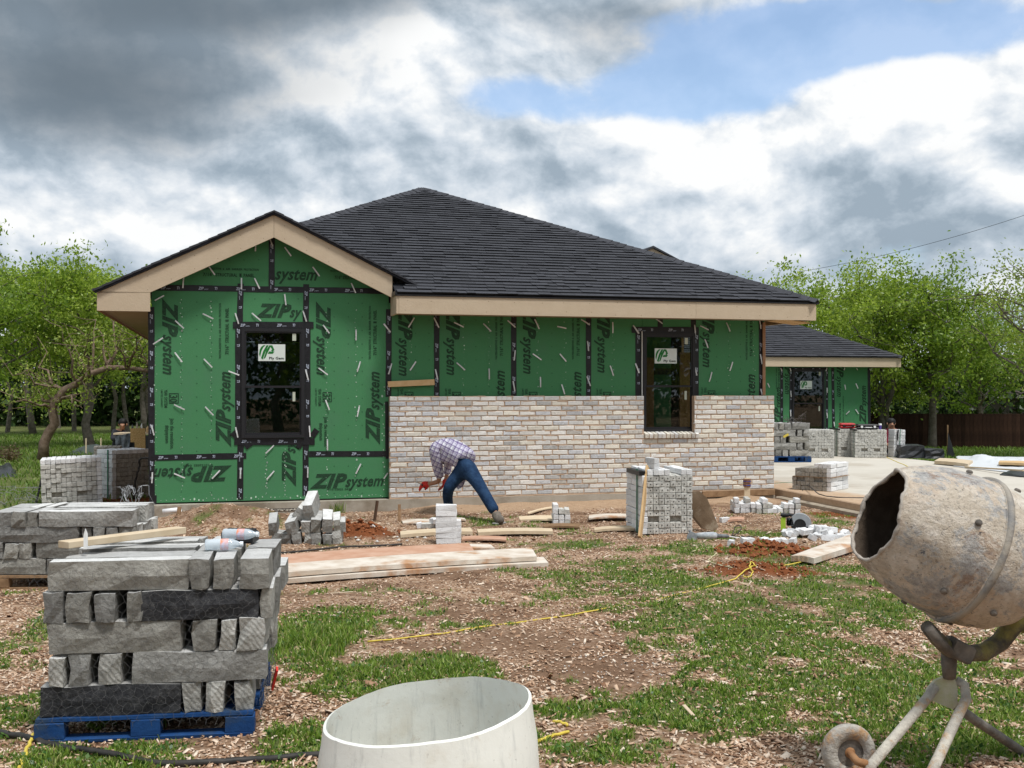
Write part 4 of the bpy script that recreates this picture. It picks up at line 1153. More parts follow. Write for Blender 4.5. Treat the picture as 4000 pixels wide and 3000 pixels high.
def tree(name, label, base, h, tr, cr, seed, leaves=12000, size=.17, lm=None, bark=None, c0=.30, nl=13, stems=1, group=None, flat=1.0, lean=(0, 0), spread=.32, cl=.44):
    """a tapered trunk with limbs and twigs; leaves gather along the twigs"""
    r_ = np.random.default_rng(seed); lm = lm or M_LEAF; bark = bark or M_BARK
    th = thing(name, label, 'tree', base, 0, group)
    wood = MB(); pts = []
    for s_ in range(stems):
        ox, oy = (r_.uniform(-.12, .12), r_.uniform(-.12, .12)) if stems > 1 else (0, 0)
        tip = np.array([lean[0] + ox * 6, lean[1] + oy * 6, h * .92])
        tk = wobble((ox, oy, -.1), tip, .018, 7, r_)
        k = 1.0 if stems == 1 else .7
        wood.tube(tk, [tr * k * (1.25 if i == 0 else 1) * (1 - .80 * i / 7) for i in range(8)], 8)
        for i in range(max(3, nl // stems)):
            f = c0 + (.97 - c0) * (i + r_.random()) / max(3, nl // stems)
            b = tk[int(f * 7)] + (tk[min(7, int(f * 7) + 1)] - tk[int(f * 7)]) * (f * 7 % 1)
            az = i * 2.4 + r_.uniform(-.5, .5) + s_ * 1.3
            prof = math.sin(math.pi * min(1., (.22 + .78 * (f - c0) / (1 - c0)))) ** .6
            rad = cr * max(.25, prof) * r_.uniform(.72, 1.12)
            e = b + np.array([math.cos(az) * rad, math.sin(az) * rad, (h - b[2]) * r_.uniform(.30, .62) * flat])
            lb = wobble(b, e, .05, 5, r_)
            r0 = tr * k * .42 * (1.1 - .6 * f)
            wood.tube(lb, [r0 * (1 - .8 * j / 5) + .006 for j in range(6)], 5)
            for j in range(7):
                q = lb[1 + int(r_.integers(0, 5))]
                tw = q + r_.normal(size=3) * np.array([1, 1, .7]) * cr * spread + np.array([0, 0, .05 * h])
                tb = wobble(q, tw, .06, 3, r_)
                wood.tube(tb, [.016, .012, .009, .005], 4, cap=False)
                pts += [tb[1], tb[2], tb[3], tb[3]]
            pts += [lb[4], lb[5]]
    wood.build('trunk', bark, th, smooth=True)
    pts = np.array(pts)
    wts = r_.uniform(.2, 1.6, len(pts)); wts /= wts.sum()
    idx = r_.choice(len(pts), leaves, p=wts)
    P = pts[idx] + r_.normal(size=(leaves, 3)) * cl * np.array([1, 1, .62]) * r_.uniform(.25, 1.0, (leaves, 1))
    V_, Q_ = leaf_quads(P, size, r_)
    big_mesh('crown', V_, Q_, lm, parent=th)
    return th
def gbase(u, Y):
    x = (u - CU) / F * Y
    return Vector((x, Y, float(height(np.array([x]), np.array([Y]))[0])))
GL, GRT = 'trees on the left lawn', 'trees along the right fence'
tree('shade_tree', 'big spreading green tree at the left edge, trunk out of view', gbase(-190, 33), 5.7, .20, 3.3, 1, 23205, 0.126, M_LEAF_D, group=GL, c0=.22)
tree('shade_tree', 'straight grey-trunked tree on the left lawn beside the tarp', gbase(353, 34.5), 5.3, .15, 2.3, 2, 15015, 0.118, M_LEAF, group=GL, c0=.36)
tree('shade_tree', 'broad light green tree behind the leaning trunk', gbase(130, 43), 6.3, .13, 3.3, 3, 19110, 0.141, M_LEAF, group=GL)
tree('shade_tree', 'green tree half hidden by the left corner of the house', gbase(560, 45), 5.9, .13, 3.0, 4, 16380, 0.141, M_LEAF_D, group=GL)
tree('shade_tree', 'pale green tree rising behind the left eave', gbase(330, 52), 6.9, .13, 3.2, 5, 15015, 0.148, M_LEAF, group=GL)
tree('shade_tree', 'green tree rising between the main roof and the garage roof', gbase(2950, 43), 6.3, .13, 3.0, 6, 16380, 0.141, M_LEAF, group=GRT)
tree('shade_tree', 'tall loose green tree just behind the garage roof', gbase(3260, 42), 6.6, .13, 3.0, 7, 17745, 0.133, M_LEAF, group=GRT)
tree('shade_tree', 'several-stemmed green tree beside the garage corner', gbase(3460, 35.2), 5.6, .15, 2.3, 8, 16380, 0.118, M_LEAF, stems=3, group=GRT, c0=.25)
tree('shade_tree', 'dense dark green tree with one straight trunk before the fence', gbase(3640, 35.0), 5.4, .15, 2.5, 9, 19110, 0.118, M_LEAF_D, group=GRT, c0=.28)
tree('shade_tree', 'green tree behind the fence beside the neighbouring house', gbase(3830, 46), 5.6, .13, 2.4, 10, 12285, 0.141, M_LEAF_D, group=GRT)
tree('feathery_tree', 'sparse yellow-green tree reaching in from the right edge', gbase(4080, 29), 5.2, .11, 2.3, 11, 4914, 0.096, M_LEAF_Y, c0=.3, nl=12, cl=.42)
for i, (x_, y_, h_, lab) in enumerate(((5.5, -13, 8.5, 'tree behind the photographer, mirrored in the gable window'), (10.5, -17, 8.5, 'second tree behind the photographer, right part of the gable window mirror'), (24, -12, 8.8, 'tree behind the photographer, mirrored in the right window'), (31, -15, 9.2, 'tree behind the photographer, mirrored at the far right in the glass'))):
    tree('shade_tree', lab, (x_, y_, 0), h_, .2, 3.6, 60 + i, 9000, .24, M_LEAF_D, c0=.16, group='trees behind the photographer')
# woods far behind, one mass on each side
def woods(name, label, x0, x1, y0, y1, zt, n, seed):
    r_ = np.random.default_rng(seed)
    x = r_.uniform(x0, x1, n); y = r_.uniform(y0, y1, n)
    top = zt * (.62 + .5 * fbm(x + 31, y, .28, 3))
    z = top * r_.uniform(0, 1, n) ** .8 - .6
    P = np.stack([x, y, z], 1)
    V_, Q_ = leaf_quads(P, .42, r_)
    big_mesh(name, V_, Q_, M_WOODS, label=label, cat='woods', kind='stuff')
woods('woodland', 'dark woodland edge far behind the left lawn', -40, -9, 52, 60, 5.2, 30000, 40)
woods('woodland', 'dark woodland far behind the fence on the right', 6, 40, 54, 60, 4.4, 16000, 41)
woods('woodland', 'woodland behind the photographer that shows in the window glass', -30, 62, -30, -22, 9.0, 42000, 42)
rr = random.Random(8)
for i, u in enumerate((28, 120, 230, 290, 440, 500, 560)):
    p = gbase(u, 47 + rr.uniform(-3, 3)); mb = MB()
    mb.tube([(0, 0, -.1), (rr.uniform(-.2, .2), 0, 1.4), (rr.uniform(-.4, .4), 0, 3.2)], [.10, .08, .05], 6)
    lab = ('thin dark trunk at the left end of the woodland edge', 'second dark trunk from the left in the woodland edge', 'third dark trunk from the left in the woodland edge', 'fourth dark trunk from the left, behind the leaning tree', 'dark trunk right of the grey-trunked tree', 'dark trunk behind the kneeling person', 'dark trunk just left of the house corner')[i]
    mb.build('woodland_trunk', M_BARK, None, loc=p, label=lab, cat='tree trunk', group='trunks in the woodland edge')

# the leaning tree: a bent trunk running right behind the house, with upright shoots
YT = 28.2
lean = thing('leaning_tree', 'bare-trunked tree bending over to the right on the left lawn', 'tree', gbase(168, YT))
ob = lean.location
path = [at(168, 1800, YT), at(172, 1730, YT), at(190, 1690, YT), at(214, 1655, YT), at(205, 1600, YT), at(212, 1570, YT), at(250, 1525, YT), at(305, 1497, YT), at(350, 1462, YT), at(423, 1436, YT), at(500, 1437, YT), at(590, 1450, YT), at(690, 1440, YT)]
path = [p - ob for p in path]
wood = MB(); wood.tube(path, [.15, .125, .12, .12, .11, .105, .10, .09, .08, .07, .062, .055, .04], 10)
r_ = np.random.default_rng(17); pts = []
for (pi, u2, v2) in [(6, 130, 1330), (6, 60, 1460), (7, 250, 1290), (8, 355, 1225), (8, 330, 1330), (9, 380, 1290), (9, 452, 1180), (10, 470, 1330), (10, 560, 1290), (11, 540, 1340), (11, 620, 1290), (5, 150, 1450), (5, 90, 1560), (3, 170, 1560), (5, 300, 1560), (5, 380, 1560), (7, 330, 1440), (4, 40, 1545), (8, 290, 1380), (9, 420, 1370)]:
    e = at(u2, v2, YT + r_.uniform(-1.2, 1.2)) - ob
    tb = wobble(path[pi], e, .05, 5, r_)
    wood.tube(tb, [.045, .038, .03, .022, .015, .008], 5)
    for j in range(6):
        q = tb[1 + int(r_.integers(0, 5))]; tw = q + r_.normal(size=3) * np.array([.34, .3, .3]) + np.array([0, 0, .15])
        wood.tube([q, (q + tw) / 2 + r_.normal(size=3) * .04, tw], [.010, .008, .004], 4, cap=False)
        pts += [q, (q + tw) / 2, tw, tw]
    pts += tb[2:]
wood.build('trunk', M_BARK_B, lean, smooth=True)
pts = np.array([np.array(p) for p in pts]); P_ = pts[r_.integers(0, len(pts), 2600)] + r_.normal(size=(2600, 3)) * .12
V_, Q_ = leaf_quads(P_, .085, r_); big_mesh('crown', V_, Q_, M_LEAF_Y, parent=lean)

# ------------------------------------------------------------------ lawn and plot grass, mulch
M_GRASS = leaf_mat('grass_blade', [(0, (.075, .150, .018)), (.40, (.165, .280, .032)), (.76, (.270, .395, .052)), (1., (.48, .44, .19))], .36)
def blades(P, h, wd, r_, bend=.5):
    n = len(P); a = r_.uniform(0, 2 * math.pi, n)
    dx = np.stack([np.cos(a), np.sin(a), np.zeros(n)], 1)
    la = r_.uniform(0, 2 * math.pi, n); lean_ = np.stack([np.cos(la), np.sin(la), np.zeros(n)], 1) * (h * bend * r_.uniform(.2, 1.2, n))[:, None]
    up = np.zeros((n, 3)); up[:, 2] = h
    w2_ = (wd / 2)[:, None]
    bl = P - dx * w2_; br = P + dx * w2_; mid = P + up * .55 + lean_ * .35
    ml = mid - dx * w2_ * .8; mr = mid + dx * w2_ * .8; tip = P + up * r_.uniform(.8, 1.0, n)[:, None] + lean_
    V = np.stack([bl, br, ml, mr, tip], 1).reshape(-1, 3)
    b = (np.arange(n) * 5)[:, None]
    Q = np.concatenate([b + np.array([[0, 1, 3]]), b + np.array([[0, 3, 2]]), b + np.array([[2, 3, 4]])], 1).reshape(-1, 3)
    return V, Q
r_ = np.random.default_rng(99)
def scatter(n, y0, y1, power=1.0, margin=1.28):
    y = y0 * (y1 / y0) ** (r_.random(n) ** power); x = (r_.random(n) - .5) * y * (4000 / F) * margin
    return x, y
# plot grass: denser towards the camera
x, y = scatter(500000, 4.2, 16.8)
gm = grass_mask(x, y) * (.35 + .65 * sstep(fbm(x + 17, y - 4, 4.5, 3), .33, .57)); keep = r_.random(len(x)) < gm * np.where(y < 9, .95, .72)
x, y = x[keep], y[keep]
tall = 1 + 1.3 * bumpf(x, y, g(1235, 2520), .42, .5) + .6 * bumpf(x, y, g(1640, 2620), .5, .3)
tuft = fbm(x + 5, y, 6., 2)
h = (.016 + .042 * tuft * r_.uniform(.35, 1.35, len(x))) * tall
P_ = np.stack([x, y, height(x, y) - .004], 1)
V_, Q_ = blades(P_, h, r_.uniform(.004, .009, len(x)) * (1 + y / 18), r_, .75)
big_mesh('plot_grass', V_, Q_, M_GRASS, 3, label='patchy grass and weeds growing through the mulch', cat='grass', kind='stuff')
# broad-leaved weeds low in the turf
x, y = scatter(70000, 4.2, 13.0); gm = grass_mask(x, y); keep = r_.random(len(x)) < gm * .35; x, y = x[keep], y[keep]
P_ = np.stack([x, y, height(x, y) + r_.uniform(.002, .03, len(x))], 1)
V_, Q_ = leaf_quads(P_, .026, r_, .0, .7)
big_mesh('clover_weeds', V_, Q_, leaf_mat('weed_leaf', [(0, (.030, .085, .018)), (.6, (.060, .135, .025)), (1., (.11, .20, .045))], .2), label='small round-leaved weeds low in the plot grass', cat='weeds', kind='stuff')
# lawns beyond the plot
def lawn(name, label, n, x0, x1, y0, y1):
    x = r_.uniform(x0, x1, n); y = r_.uniform(y0, y1, n)
    keep = r_.random(n) < lawn_mask(x, y) * (.25 + .9 * sstep(fbm(x, y, .9, 4), .3, .6)); x, y = x[keep], y[keep]
    P_ = np.stack([x, y, height(x, y) - .01], 1)
    V_, Q_ = blades(P_, r_.uniform(.05, .15, len(x)), r_.uniform(.012, .03, len(x)), r_, .9)
    big_mesh(name, V_, Q_, M_GRASS2, 3, label=label, cat='grass', kind='stuff')
M_GRASS2 = leaf_mat('lawn_blade', [(0, (.065, .130, .016)), (.5, (.130, .230, .026)), (1., (.21, .30, .05))], .25)
lawn('left_lawn', 'mown green lawn left of the house', 65000, -20, -4.5, 15.5, 44)
lawn('right_lawn', 'strip of green lawn between driveway and wooden fence', 42000, 8.5, 20, 17, 38)
# mulch: wood chips
M_CHIP = leaf_mat('wood_chip', [(0, (.11, .055, .030)), (.15, (.26, .138, .076)), (.40, (.46, .290, .182)), (.74, (.63, .455, .325)), (1., (.78, .66, .53))], 0.0)
def chips(n, y0, y1, lmin, lmax, name, label, dens=1.):
    x, y = scatter(n, y0, y1)
    t_, n_ = to_local(x, y)
    ok = (1 - .65 * grass_mask(x, y)) * (1 - .9 * sand_mask(x, y)) * (1 - .8 * red_mask(x, y)) * (1 - .80 * np.clip(field(BARE, x, y), 0, 1)) * (.35 + .65 * sstep(fbm(x + 3, y + 7, 1.1, 3), .33, .52))
    ok = ok * ((n_ < -.2) | (t_ < -.2)) * ((t_ < 9.8) | (n_ < -4.8)) * (1 - lawn_mask(x, y))
    keep = r_.random(n) < ok * dens; x, y = x[keep], y[keep]; m = len(x)
    L = np.clip(.017 * np.exp(r_.normal(.15, .48, m)), .007, .085); Wd = L * r_.uniform(.18, .5, m); Tk = r_.uniform(.003, .007, m)
    a = r_.uniform(0, 2 * math.pi, m); tilt = r_.normal(0, .28, m); roll = r_.normal(0, .35, m)
    ux = np.stack([np.cos(a) * np.cos(tilt), np.sin(a) * np.cos(tilt), np.sin(tilt)], 1)
    uy = np.stack([-np.sin(a) * np.cos(roll), np.cos(a) * np.cos(roll), np.sin(roll)], 1)
    uz = np.cross(ux, uy)
    C = np.stack([x, y, height(x, y) + .006 + L * .12 * r_.random(m)], 1)
    vs = []
    for sx, sy, sz in ((-1, -1, 1), (1, -1, 1), (1, 1, 1), (-1, 1, 1), (-1, -1, -1), (1, -1, -1), (1, 1, -1), (-1, 1, -1)):
        j = r_.uniform(.7, 1.1, (m, 1))
        vs.append(C + ux * (sx * L / 2)[:, None] * j + uy * (sy * Wd / 2)[:, None] * j + uz * (sz * Tk / 2)[:, None])
    V_ = np.stack(vs, 1).reshape(-1, 3); b = (np.arange(m) * 8)[:, None]
    Q_ = np.concatenate([b + np.array([q]) for q in ((0, 1, 2, 3), (0, 4, 5, 1), (1, 5, 6, 2), (2, 6, 7, 3), (3, 7, 4, 0))], 1).reshape(-1, 4)
    big_mesh(name, V_, Q_, M_CHIP, label=label, cat='mulch', kind='stuff')
chips(155000, 4.2, 17.0, .012, .040, 'mulch', 'tan and brown wood chip mulch covering the plot')

# ------------------------------------------------------------------ fence, neighbour, wires
fence = thing('wooden_fence', 'dark brown board fence behind the right lawn', 'fence', (6.5, 37.0, -1.0))
M_FENCE = mat('dark_fence_board', (.026, .014, .010), .9, (.045, .024, .016), 6, .9, .4, 30, .1, rnd=.3)
FB = MB().chbox((.07, 0, .985), (.138, .02, 1.97), .004).mesh('fence_board'); FB.materials.append(M_FENCE)
rr = random.Random(3)
for i in range(104):
    link('fence_board', FB, None, fence, (i * .142, rr.uniform(-.004, .004), rr.uniform(-.012, .012)))
for z in (.4, 1.0, 1.6): MB().bbox(0, 14.8, .02, .06, z, z + .09).build('rail', M_FENCE, fence)
nb = thing('neighbour_house', 'brown-grey neighbouring house with a dark roof above the fence', 'house', at(4120, 1620, 56) - Vector((0, 0, 2)), .1)
MB().bbox(-3.4, 6, 0, 6, 0, 3.0).build('wall', mat('grey_siding', (.15, .13, .12), .9, (.19, .165, .15), 3), nb)
mb = MB(); mb.add([(-3.9, -.5, 3.0), (6.5, -.5, 3.0), (6.5, 6.5, 3.0), (-3.9, 6.5, 3.0), (-.6, 3, 4.6), (4, 3, 4.6)], [(0, 1, 5, 4), (1, 2, 5), (2, 3, 4, 5), (3, 0, 4), (0, 3, 2, 1)]); mb.build('roof', mat('brown_grey_roof', (.10, .085, .075), .9, (.14, .12, .105), 8), nb)
MB().bbox(-3.95, 6.55, -.55, -.5, 2.85, 3.0).build('fascia_board', mat('pale_trim', (.55, .52, .45), .8), nb)
M_WIRE = mat('dark_wire', (.03, .03, .035), .6)
for (p, q, sag, lab) in ((at(3120, 1062, 60), at(4200, 772, 52), .35, 'upper overhead wire crossing the sky at right'), (at(3380, 1160, 60), at(4250, 952, 52), .3, 'lower overhead wire crossing the sky at right')):
    pts = [p.lerp(q, i / 16) - Vector((0, 0, sag * 4 * (i / 16) * (1 - i / 16))) for i in range(17)]
    o = pts[0].copy(); MB().tube([a - o for a in pts], .011, 5).build('overhead_wire', M_WIRE, None, loc=o, label=lab, cat='wire', group='overhead wires')

# ------------------------------------------------------------------ helpers for loose things
def gz(p): return float(height(np.array([p[0]]), np.array([p[1]]))[0])
def beam(name, label, cat, p, q, wd, tk, m, group=None, roll=0.0):
    """a straight board from p to q (world), width wd, thickness tk"""
    p, q = Vector(p), Vector(q); d = q - p; L = d.length
    rt = d.to_track_quat('X', 'Z').to_euler()
    mb = MB(); mb.chbox((L / 2, 0, 0), (L, wd, tk), .003, .0012, rot=(roll, 0, 0))
    return mb.build(name, m, None, loc=p, rot=rt, label=label, cat=cat, group=group)
def board_px(name, label, quad, z, tk, m, cat='board', group=None, seg=10):
    """flat board whose upper face has these corners in the photo (front left, front right, back right, back left) at height z"""
    c = [g(u, v, z) for u, v in quad]; o = (c[0] + c[1] + c[2] + c[3]) / 4
    vs = []; rr = random.Random(int(o.x * 991)); 
    for i in range(seg + 1):
        f = i / seg; j = rr.uniform(-.006, .006); s = .012 * math.sin(f * 3.1) 
        for a, b in ((c[0], c[1]), (c[3], c[2])):
            p = a.lerp(b, f) - o; p.y += j
            vs += [(p.x, p.y, s), (p.x, p.y, s - tk)]
    fs = [(0, 2, 3, 1), (seg * 4, seg * 4 + 1, seg * 4 + 3, seg * 4 + 2)]
    for i in range(seg):
        b = i * 4; fs += [(b, b + 4, b + 6, b + 2), (b + 1, b + 3, b + 7, b + 5), (b, b + 1, b + 5, b + 4), (b + 2, b + 6, b + 7, b + 3)]
    mb = MB().add(vs, fs)
    return mb.build(name, m, None, loc=o, label=label, cat=cat, group=group)
def cord(name, label, pts, r, m, cat='cord', group=None, seg=6, sub=5, wob=.01, seed=0, lift=.0):
    """a flexible line through world points"""
    P = [Vector(p) for p in pts]; out = []; rr = random.Random(seed)
    for i in range(len(P) - 1):
        a, b, c, d = P[max(i - 1, 0)], P[i], P[i + 1], P[min(i + 2, len(P) - 1)]
        for k in range(sub):
            t = k / sub
            q = .5 * ((2 * b) + (c - a) * t + (2 * a - 5 * b + 4 * c - d) * t * t + (3 * b - a - 3 * c + d) * t ** 3)
            out.append(q + Vector((rr.uniform(-wob, wob), rr.uniform(-wob, wob), 0)))
    out.append(P[-1]); o = out[0].copy()
    return MB().tube([q - o for q in out], r, seg).build(name, m, None, True, loc=o, label=label, cat=cat, group=group)
def gp(u, v, dz=0.0):
    p = g(u, v); p.z = gz(p) + dz; return p

# ------------------------------------------------------------------ brick cubes
BW, BH, BL = .074, .074, .248
def end_brick(jit, seed, w=BW, h=BH, L=BL):
    r5 = random.Random(seed); q = MB(); q.chbox((0, L / 2, 0), (w - .005, L - .004, h - .005), .005, jit, r5)
    return q
ENDS = [end_brick(.003, 200 + k) for k in range(6)]
_bm = {}
def bmesh_of(k, m, lst=ENDS, tag_='e'):
    key = (tag_, k, m.name)
    if key not in _bm: _bm[key] = lst[k].mesh('stack_brick'); _bm[key].materials.append(m)
    return _bm[key]
def hole_mesh(o_parent, pts, y, m=None):
    mb = MB()
    for x, z in pts:
        mb.add([(x + .010 * math.cos(a), y, z + .010 * math.sin(a)) for a in (0, 1.05, 2.1, 3.14, 4.19, 5.24)], [(0, 1, 2, 3, 4, 5)])
    mb.build('core_holes', m or mat('core_hole_dark', (.05, .047, .042), .95), o_parent, kind='stuff')
def brick_cube(label, base, rz, nx, nz, nd, parts=True, holes=True, m_end=None, m_side=None, side='left', missing=(), straps=(), lean=0.0, name='brick_stack', group='brick cubes', cores=True, pads=False, jit=.006, seed=1, capn=0):
    """a cube of bricks, ends to the front; fork-lift slots in the second row"""
    rr = random.Random(seed); m_end = m_end or M_BRICKEND; m_side = m_side or M_BRICKWHITE
    th = thing(name, label, 'brick stack', base, 0, group, rot=(0, lean, rz))
    x0 = -nx * BW / 2; far = MB(); core = []
    slots = set()
    if holes:
        for c in (int(nx * .22), int(nx * .22) + 1, int(nx * .62), int(nx * .62) + 1): slots.add((2, c))
    n = 0; holespts = []
    for d in range(nd):
        for r in range(nz):
            for c in range(nx):
                if (r, c) in slots: continue
                if (r, c) in missing: continue
                surf = (d == 0) or (r == nz - 1) or (c == 0 and side in ('left', 'both')) or (c == nx - 1 and side in ('right', 'both')) or ((r + 1, c) in missing)
                if not surf: continue
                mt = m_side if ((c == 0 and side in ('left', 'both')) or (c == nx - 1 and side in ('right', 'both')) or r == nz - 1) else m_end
                k = rr.randrange(6)
                p = (x0 + (c + .5) * BW + rr.uniform(-.003, .003), d * BL + rr.uniform(-jit, jit) * 1.3, (r + .5) * BH + rr.uniform(-.001, .002))
                if parts and n < 300: link('brick', bmesh_of(k, mt), None, th, p, (rr.uniform(-.02, .02), rr.uniform(-.02, .02), rr.uniform(-.02, .02))); n += 1
                else: far.add(ENDS[k].v, ENDS[k].f, Matrix.Translation(p))
                if d == 0 and cores and mt is m_end: holespts.append((p[0], p[2]))
    if far.v: far.build('inner_bricks' if parts else 'bricks', m_end if not parts else m_side, th, kind='stuff')
    MB().bbox(x0 + .03, -x0 - .03, .05, nd * BL - .03, .01, nz * BH - .09).build('core_fill', M_BRICKSHADE, th)
    if holespts: hole_mesh(th, holespts, -.012, None if parts else mat('core_hole_faint', (.20, .19, .175), .95))
    for (xs, m) in straps:
        y0 = -.014; zt_ = nz * BH + .004; mb = MB()
        mb.bbox(xs - .008, xs + .008, y0, y0 + .003, .01, zt_); mb.bbox(xs - .008, xs + .008, y0, nd * BL, zt_, zt_ + .003)
        mb.build('strap', m, th)
        if pads: MB().bbox(xs - .04, xs + .05, y0 - .006, .10, zt_ - .035, zt_ + .012).build('corner_pad', M_BLACK, th)
    return th
def side_strap(th, nx, nz, nd, side, ys, m, pad=True):
    x = (-1 if side == 'left' else 1) * (nx * BW / 2 + .008)
    for y in ys:
        MB().bbox(min(x, x + .003), max(x, x + .003), y - .008, y + .008, .01, nz * BH + .004).build('strap', m, th)
    if pad: MB().bbox(x - .012, x + .05, -.02, nd * BL * .9, nz * BH - .02, nz * BH + .014).build('corner_pad', M_BLACK, th)
# left of the house
p = gp(283, 1976); brick_cube('leaning square cube of pale bricks with end faces showing, left of the house', p, .36, 12, 10, 3, jit=.012, lean=-.035, side='right', cores=False, seed=5)
p = gp(510, 1946)
th = brick_cube('green-strapped cube of white bricks in front of the kneeling person', p, .86, 9, 11, 2, seed=6, side='left', m_end=M_BRICKSHADE, holes=False, cores=False)
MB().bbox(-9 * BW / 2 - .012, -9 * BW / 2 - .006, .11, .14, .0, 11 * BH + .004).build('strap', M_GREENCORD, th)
p = gp(418, 1930); brick_cube('grey brick stack mostly hidden behind the green-strapped cube', p, .3, 6, 11, 2, parts=False, seed=7, side='left', m_end=M_BRICKSHADE, m_side=M_BRICKEND, cores=False)
# centre right, beside the leaning plank
p = gp(2607, 2086)
th = brick_cube('square cube of pale cored bricks with a plank leaning on it', p, .17, 9, 11, 3, seed=8, side='left', missing={(10, 0), (10, 5), (10, 6)})
for y in (.17, .21): MB().bbox(-9 * BW / 2 - .012, -9 * BW / 2 - .006, y, y + .012, .0, 11 * BH).build('strap', M_GREENCORD, th)
MB().bbox(-9 * BW / 2 - .03, -9 * BW / 2 + .05, .02, .62, 11 * BH - .075, 11 * BH - .02).build('corner_pad', M_BLACK, th)
link('brick', bmesh_of(1, M_BRICKWHITE), None, th, (-.12, .05, 11.5 * BH), (0, 0, .1)); link('brick', bmesh_of(2, M_BRICKWHITE), None, th, (-.12, .05, 12.5 * BH - .004), (0, 0, .2))
# on the driveway
def dp(u, v): return g(u, v, .172)
th = brick_cube('low stepped brick stack nearest on the driveway, behind the brick wall end', dp(3170, 1916), -.66, 9, 6, 3, seed=9, side='right', m_end=M_BRICKSHADE, missing={(3, 0), (4, 0), (5, 0), (4, 1), (5, 1), (5, 2), (5, 3), (5, 4)}, cores=False, holes=True)
MB().bbox(-.32, .36, -.02, .72, 2.98 * BH, 3.05 * BH).build('divider_board', M_OLDWOOD, th)
brick_cube('white brick cube standing right beside the grey stone stack', dp(3203, 1789), -.10, 9, 9, 3, False, seed=12, side='left')
th = brick_cube('narrow strapped brick cube under the red case', dp(3316, 1783), .02, 7, 9, 3, False, seed=13, side='left')
side_strap(th, 7, 9, 3, 'left', (.12,), M_GREENCORD)
th = brick_cube('wide strapped brick cube under the black case', dp(3402, 1788), -.08, 10, 9, 3, False, seed=14, side='left')
side_strap(th, 10, 9, 3, 'left', (.10, .62), M_GREENCORD)
th = brick_cube('single white strapped brick cube right of the seated person', dp(3512, 1786), .25, 4, 9, 1, False, seed=15, side='left', holes=False, m_end=M_BRICKWHITE, straps=((.0, M_GREENCORD),), lean=.04)
MB().tube([(-.06, -.02, .66), (-.08, -.03, .56), (-.07, -.03, .40)], .018, 5).build('hanging_strap', M_BLACK, th)

# small stacks and leftovers of brick
LONG = []
for k in range(5):
    q = MB(); q.chbox((0, 0, 0), (BL - .004, BW - .004, BH - .004), .006, .004, random.Random(300 + k)); LONG.append(q)
def brick_pieces(name, label, base, lst, rz=0., m=None, group=None, cat='brick stack'):
    """lst: x, y, z, turn, tilt, length"""
    th = thing(name, label, cat, base, rz, group); rr = random.Random(len(lst))
    for (x, y, z, a, b, L) in lst:
        k = rr.randrange(5)
        link('brick', bmesh_of(k, m or rr.choice((M_BRICKWHITE, M_BRICKEND, M_BRICKWHITE)), LONG, 'l'), None, th, (x, y, z), (b, rr.uniform(-.05, .05), a), scale=(L, 1, 1))
    return th
rr = random.Random(77)
lst = [(rr.uniform(-.006, .006), .04 + d * .078, (r + .5) * .066, rr.uniform(-.03, .03), 0, 1) for r in range(7) for d in range(2)] + [(.14, .1, (r + .5) * .07, 1.57, 0, .6) for r in range(4)]
brick_pieces('brick_stack', 'short white column of bricks behind the bending person\'s planks', gp(1744, 2124), lst, .05, M_BRICKWHITE)
lst = [(rr.uniform(-.2, .1), rr.uniform(-.05, .1), .04 + .06 * (i % 2), rr.uniform(0, 3), rr.uniform(-.3, .3), rr.uniform(.3, .7)) for i in range(5)]
brick_pieces('brick_rubble', 'few broken brick bits left of the white brick column', gp(1690, 2070), lst, cat='rubble')
lst = [(x * .078 - .1, .1, (r + .5) * .074, 1.57 + rr.uniform(-.05, .05), 0, 1) for r in range(3) for x in range(3)] + [(-.1, .1, 3.4 * .074, 1.57, 0, .9)]
brick_pieces('brick_stack', 'little brick stack in front of the middle of the wall', gp(2200, 2046), lst, .05)
hts = [3, 2, 3, 2, 2, 3, 2, 1, 1, 2, 2, 3]
lst = [((i - 5.5) * .079, .12 + .03 * math.sin(i), (r + .5) * .074, 1.57 + rr.uniform(-.06, .06), 0, 1) for i, h_ in enumerate(hts) for r in range(h_)]
lst += [((i - 5.5) * .079, .40, (r + .5) * .074, 1.57 + rr.uniform(-.06, .06), 0, 1) for i, h_ in enumerate(hts) for r in range(max(1, h_ - 1))]
brick_pieces('brick_stack', 'low uneven row of leftover bricks before the wall\'s right end', gp(2998, 2010), lst, -.06)
lst = []
for i in range(34):
    a = rr.uniform(0, 6.28); r = rr.random() ** .6
    lst.append((r * math.cos(a) * .5, r * math.sin(a) * .34, .035 + .07 * (1 - r) * rr.uniform(.3, 1.6), rr.uniform(0, 3.1), rr.uniform(-.6, .6), rr.uniform(.35, .95)))
brick_pieces('brick_rubble', 'heap of broken white bricks beside the saw', gp(3205, 2095), lst, cat='rubble', m=M_BRICKWHITE)
lst = [(-.30 + .12 * i + rr.uniform(-.03, .03), rr.uniform(-.06, .06), .03, rr.uniform(0, 3), rr.uniform(-.2, .2), rr.uniform(.4, .8)) for i in range(6)]
brick_pieces('brick_rubble', 'line of broken bricks in the grass left of the heap', gp(3000, 2125), lst, cat='rubble', m=M_BRICKWHITE)
brick_pieces('brick_rubble', 'lone broken brick in the grass behind the coiled cord', gp(2856, 2132), [(0, 0, .035, 1.2, .1, .5)], cat='rubble', m=M_BRICKWHITE)
brick_pieces('brick_rubble', 'two brick bits right of the brown mortar board', gp(2830, 2042), [(0, 0, .035, .4, 0, .5), (-.15, .05, .03, 1.2, 0, .4)], cat='rubble', m=M_BRICKWHITE)

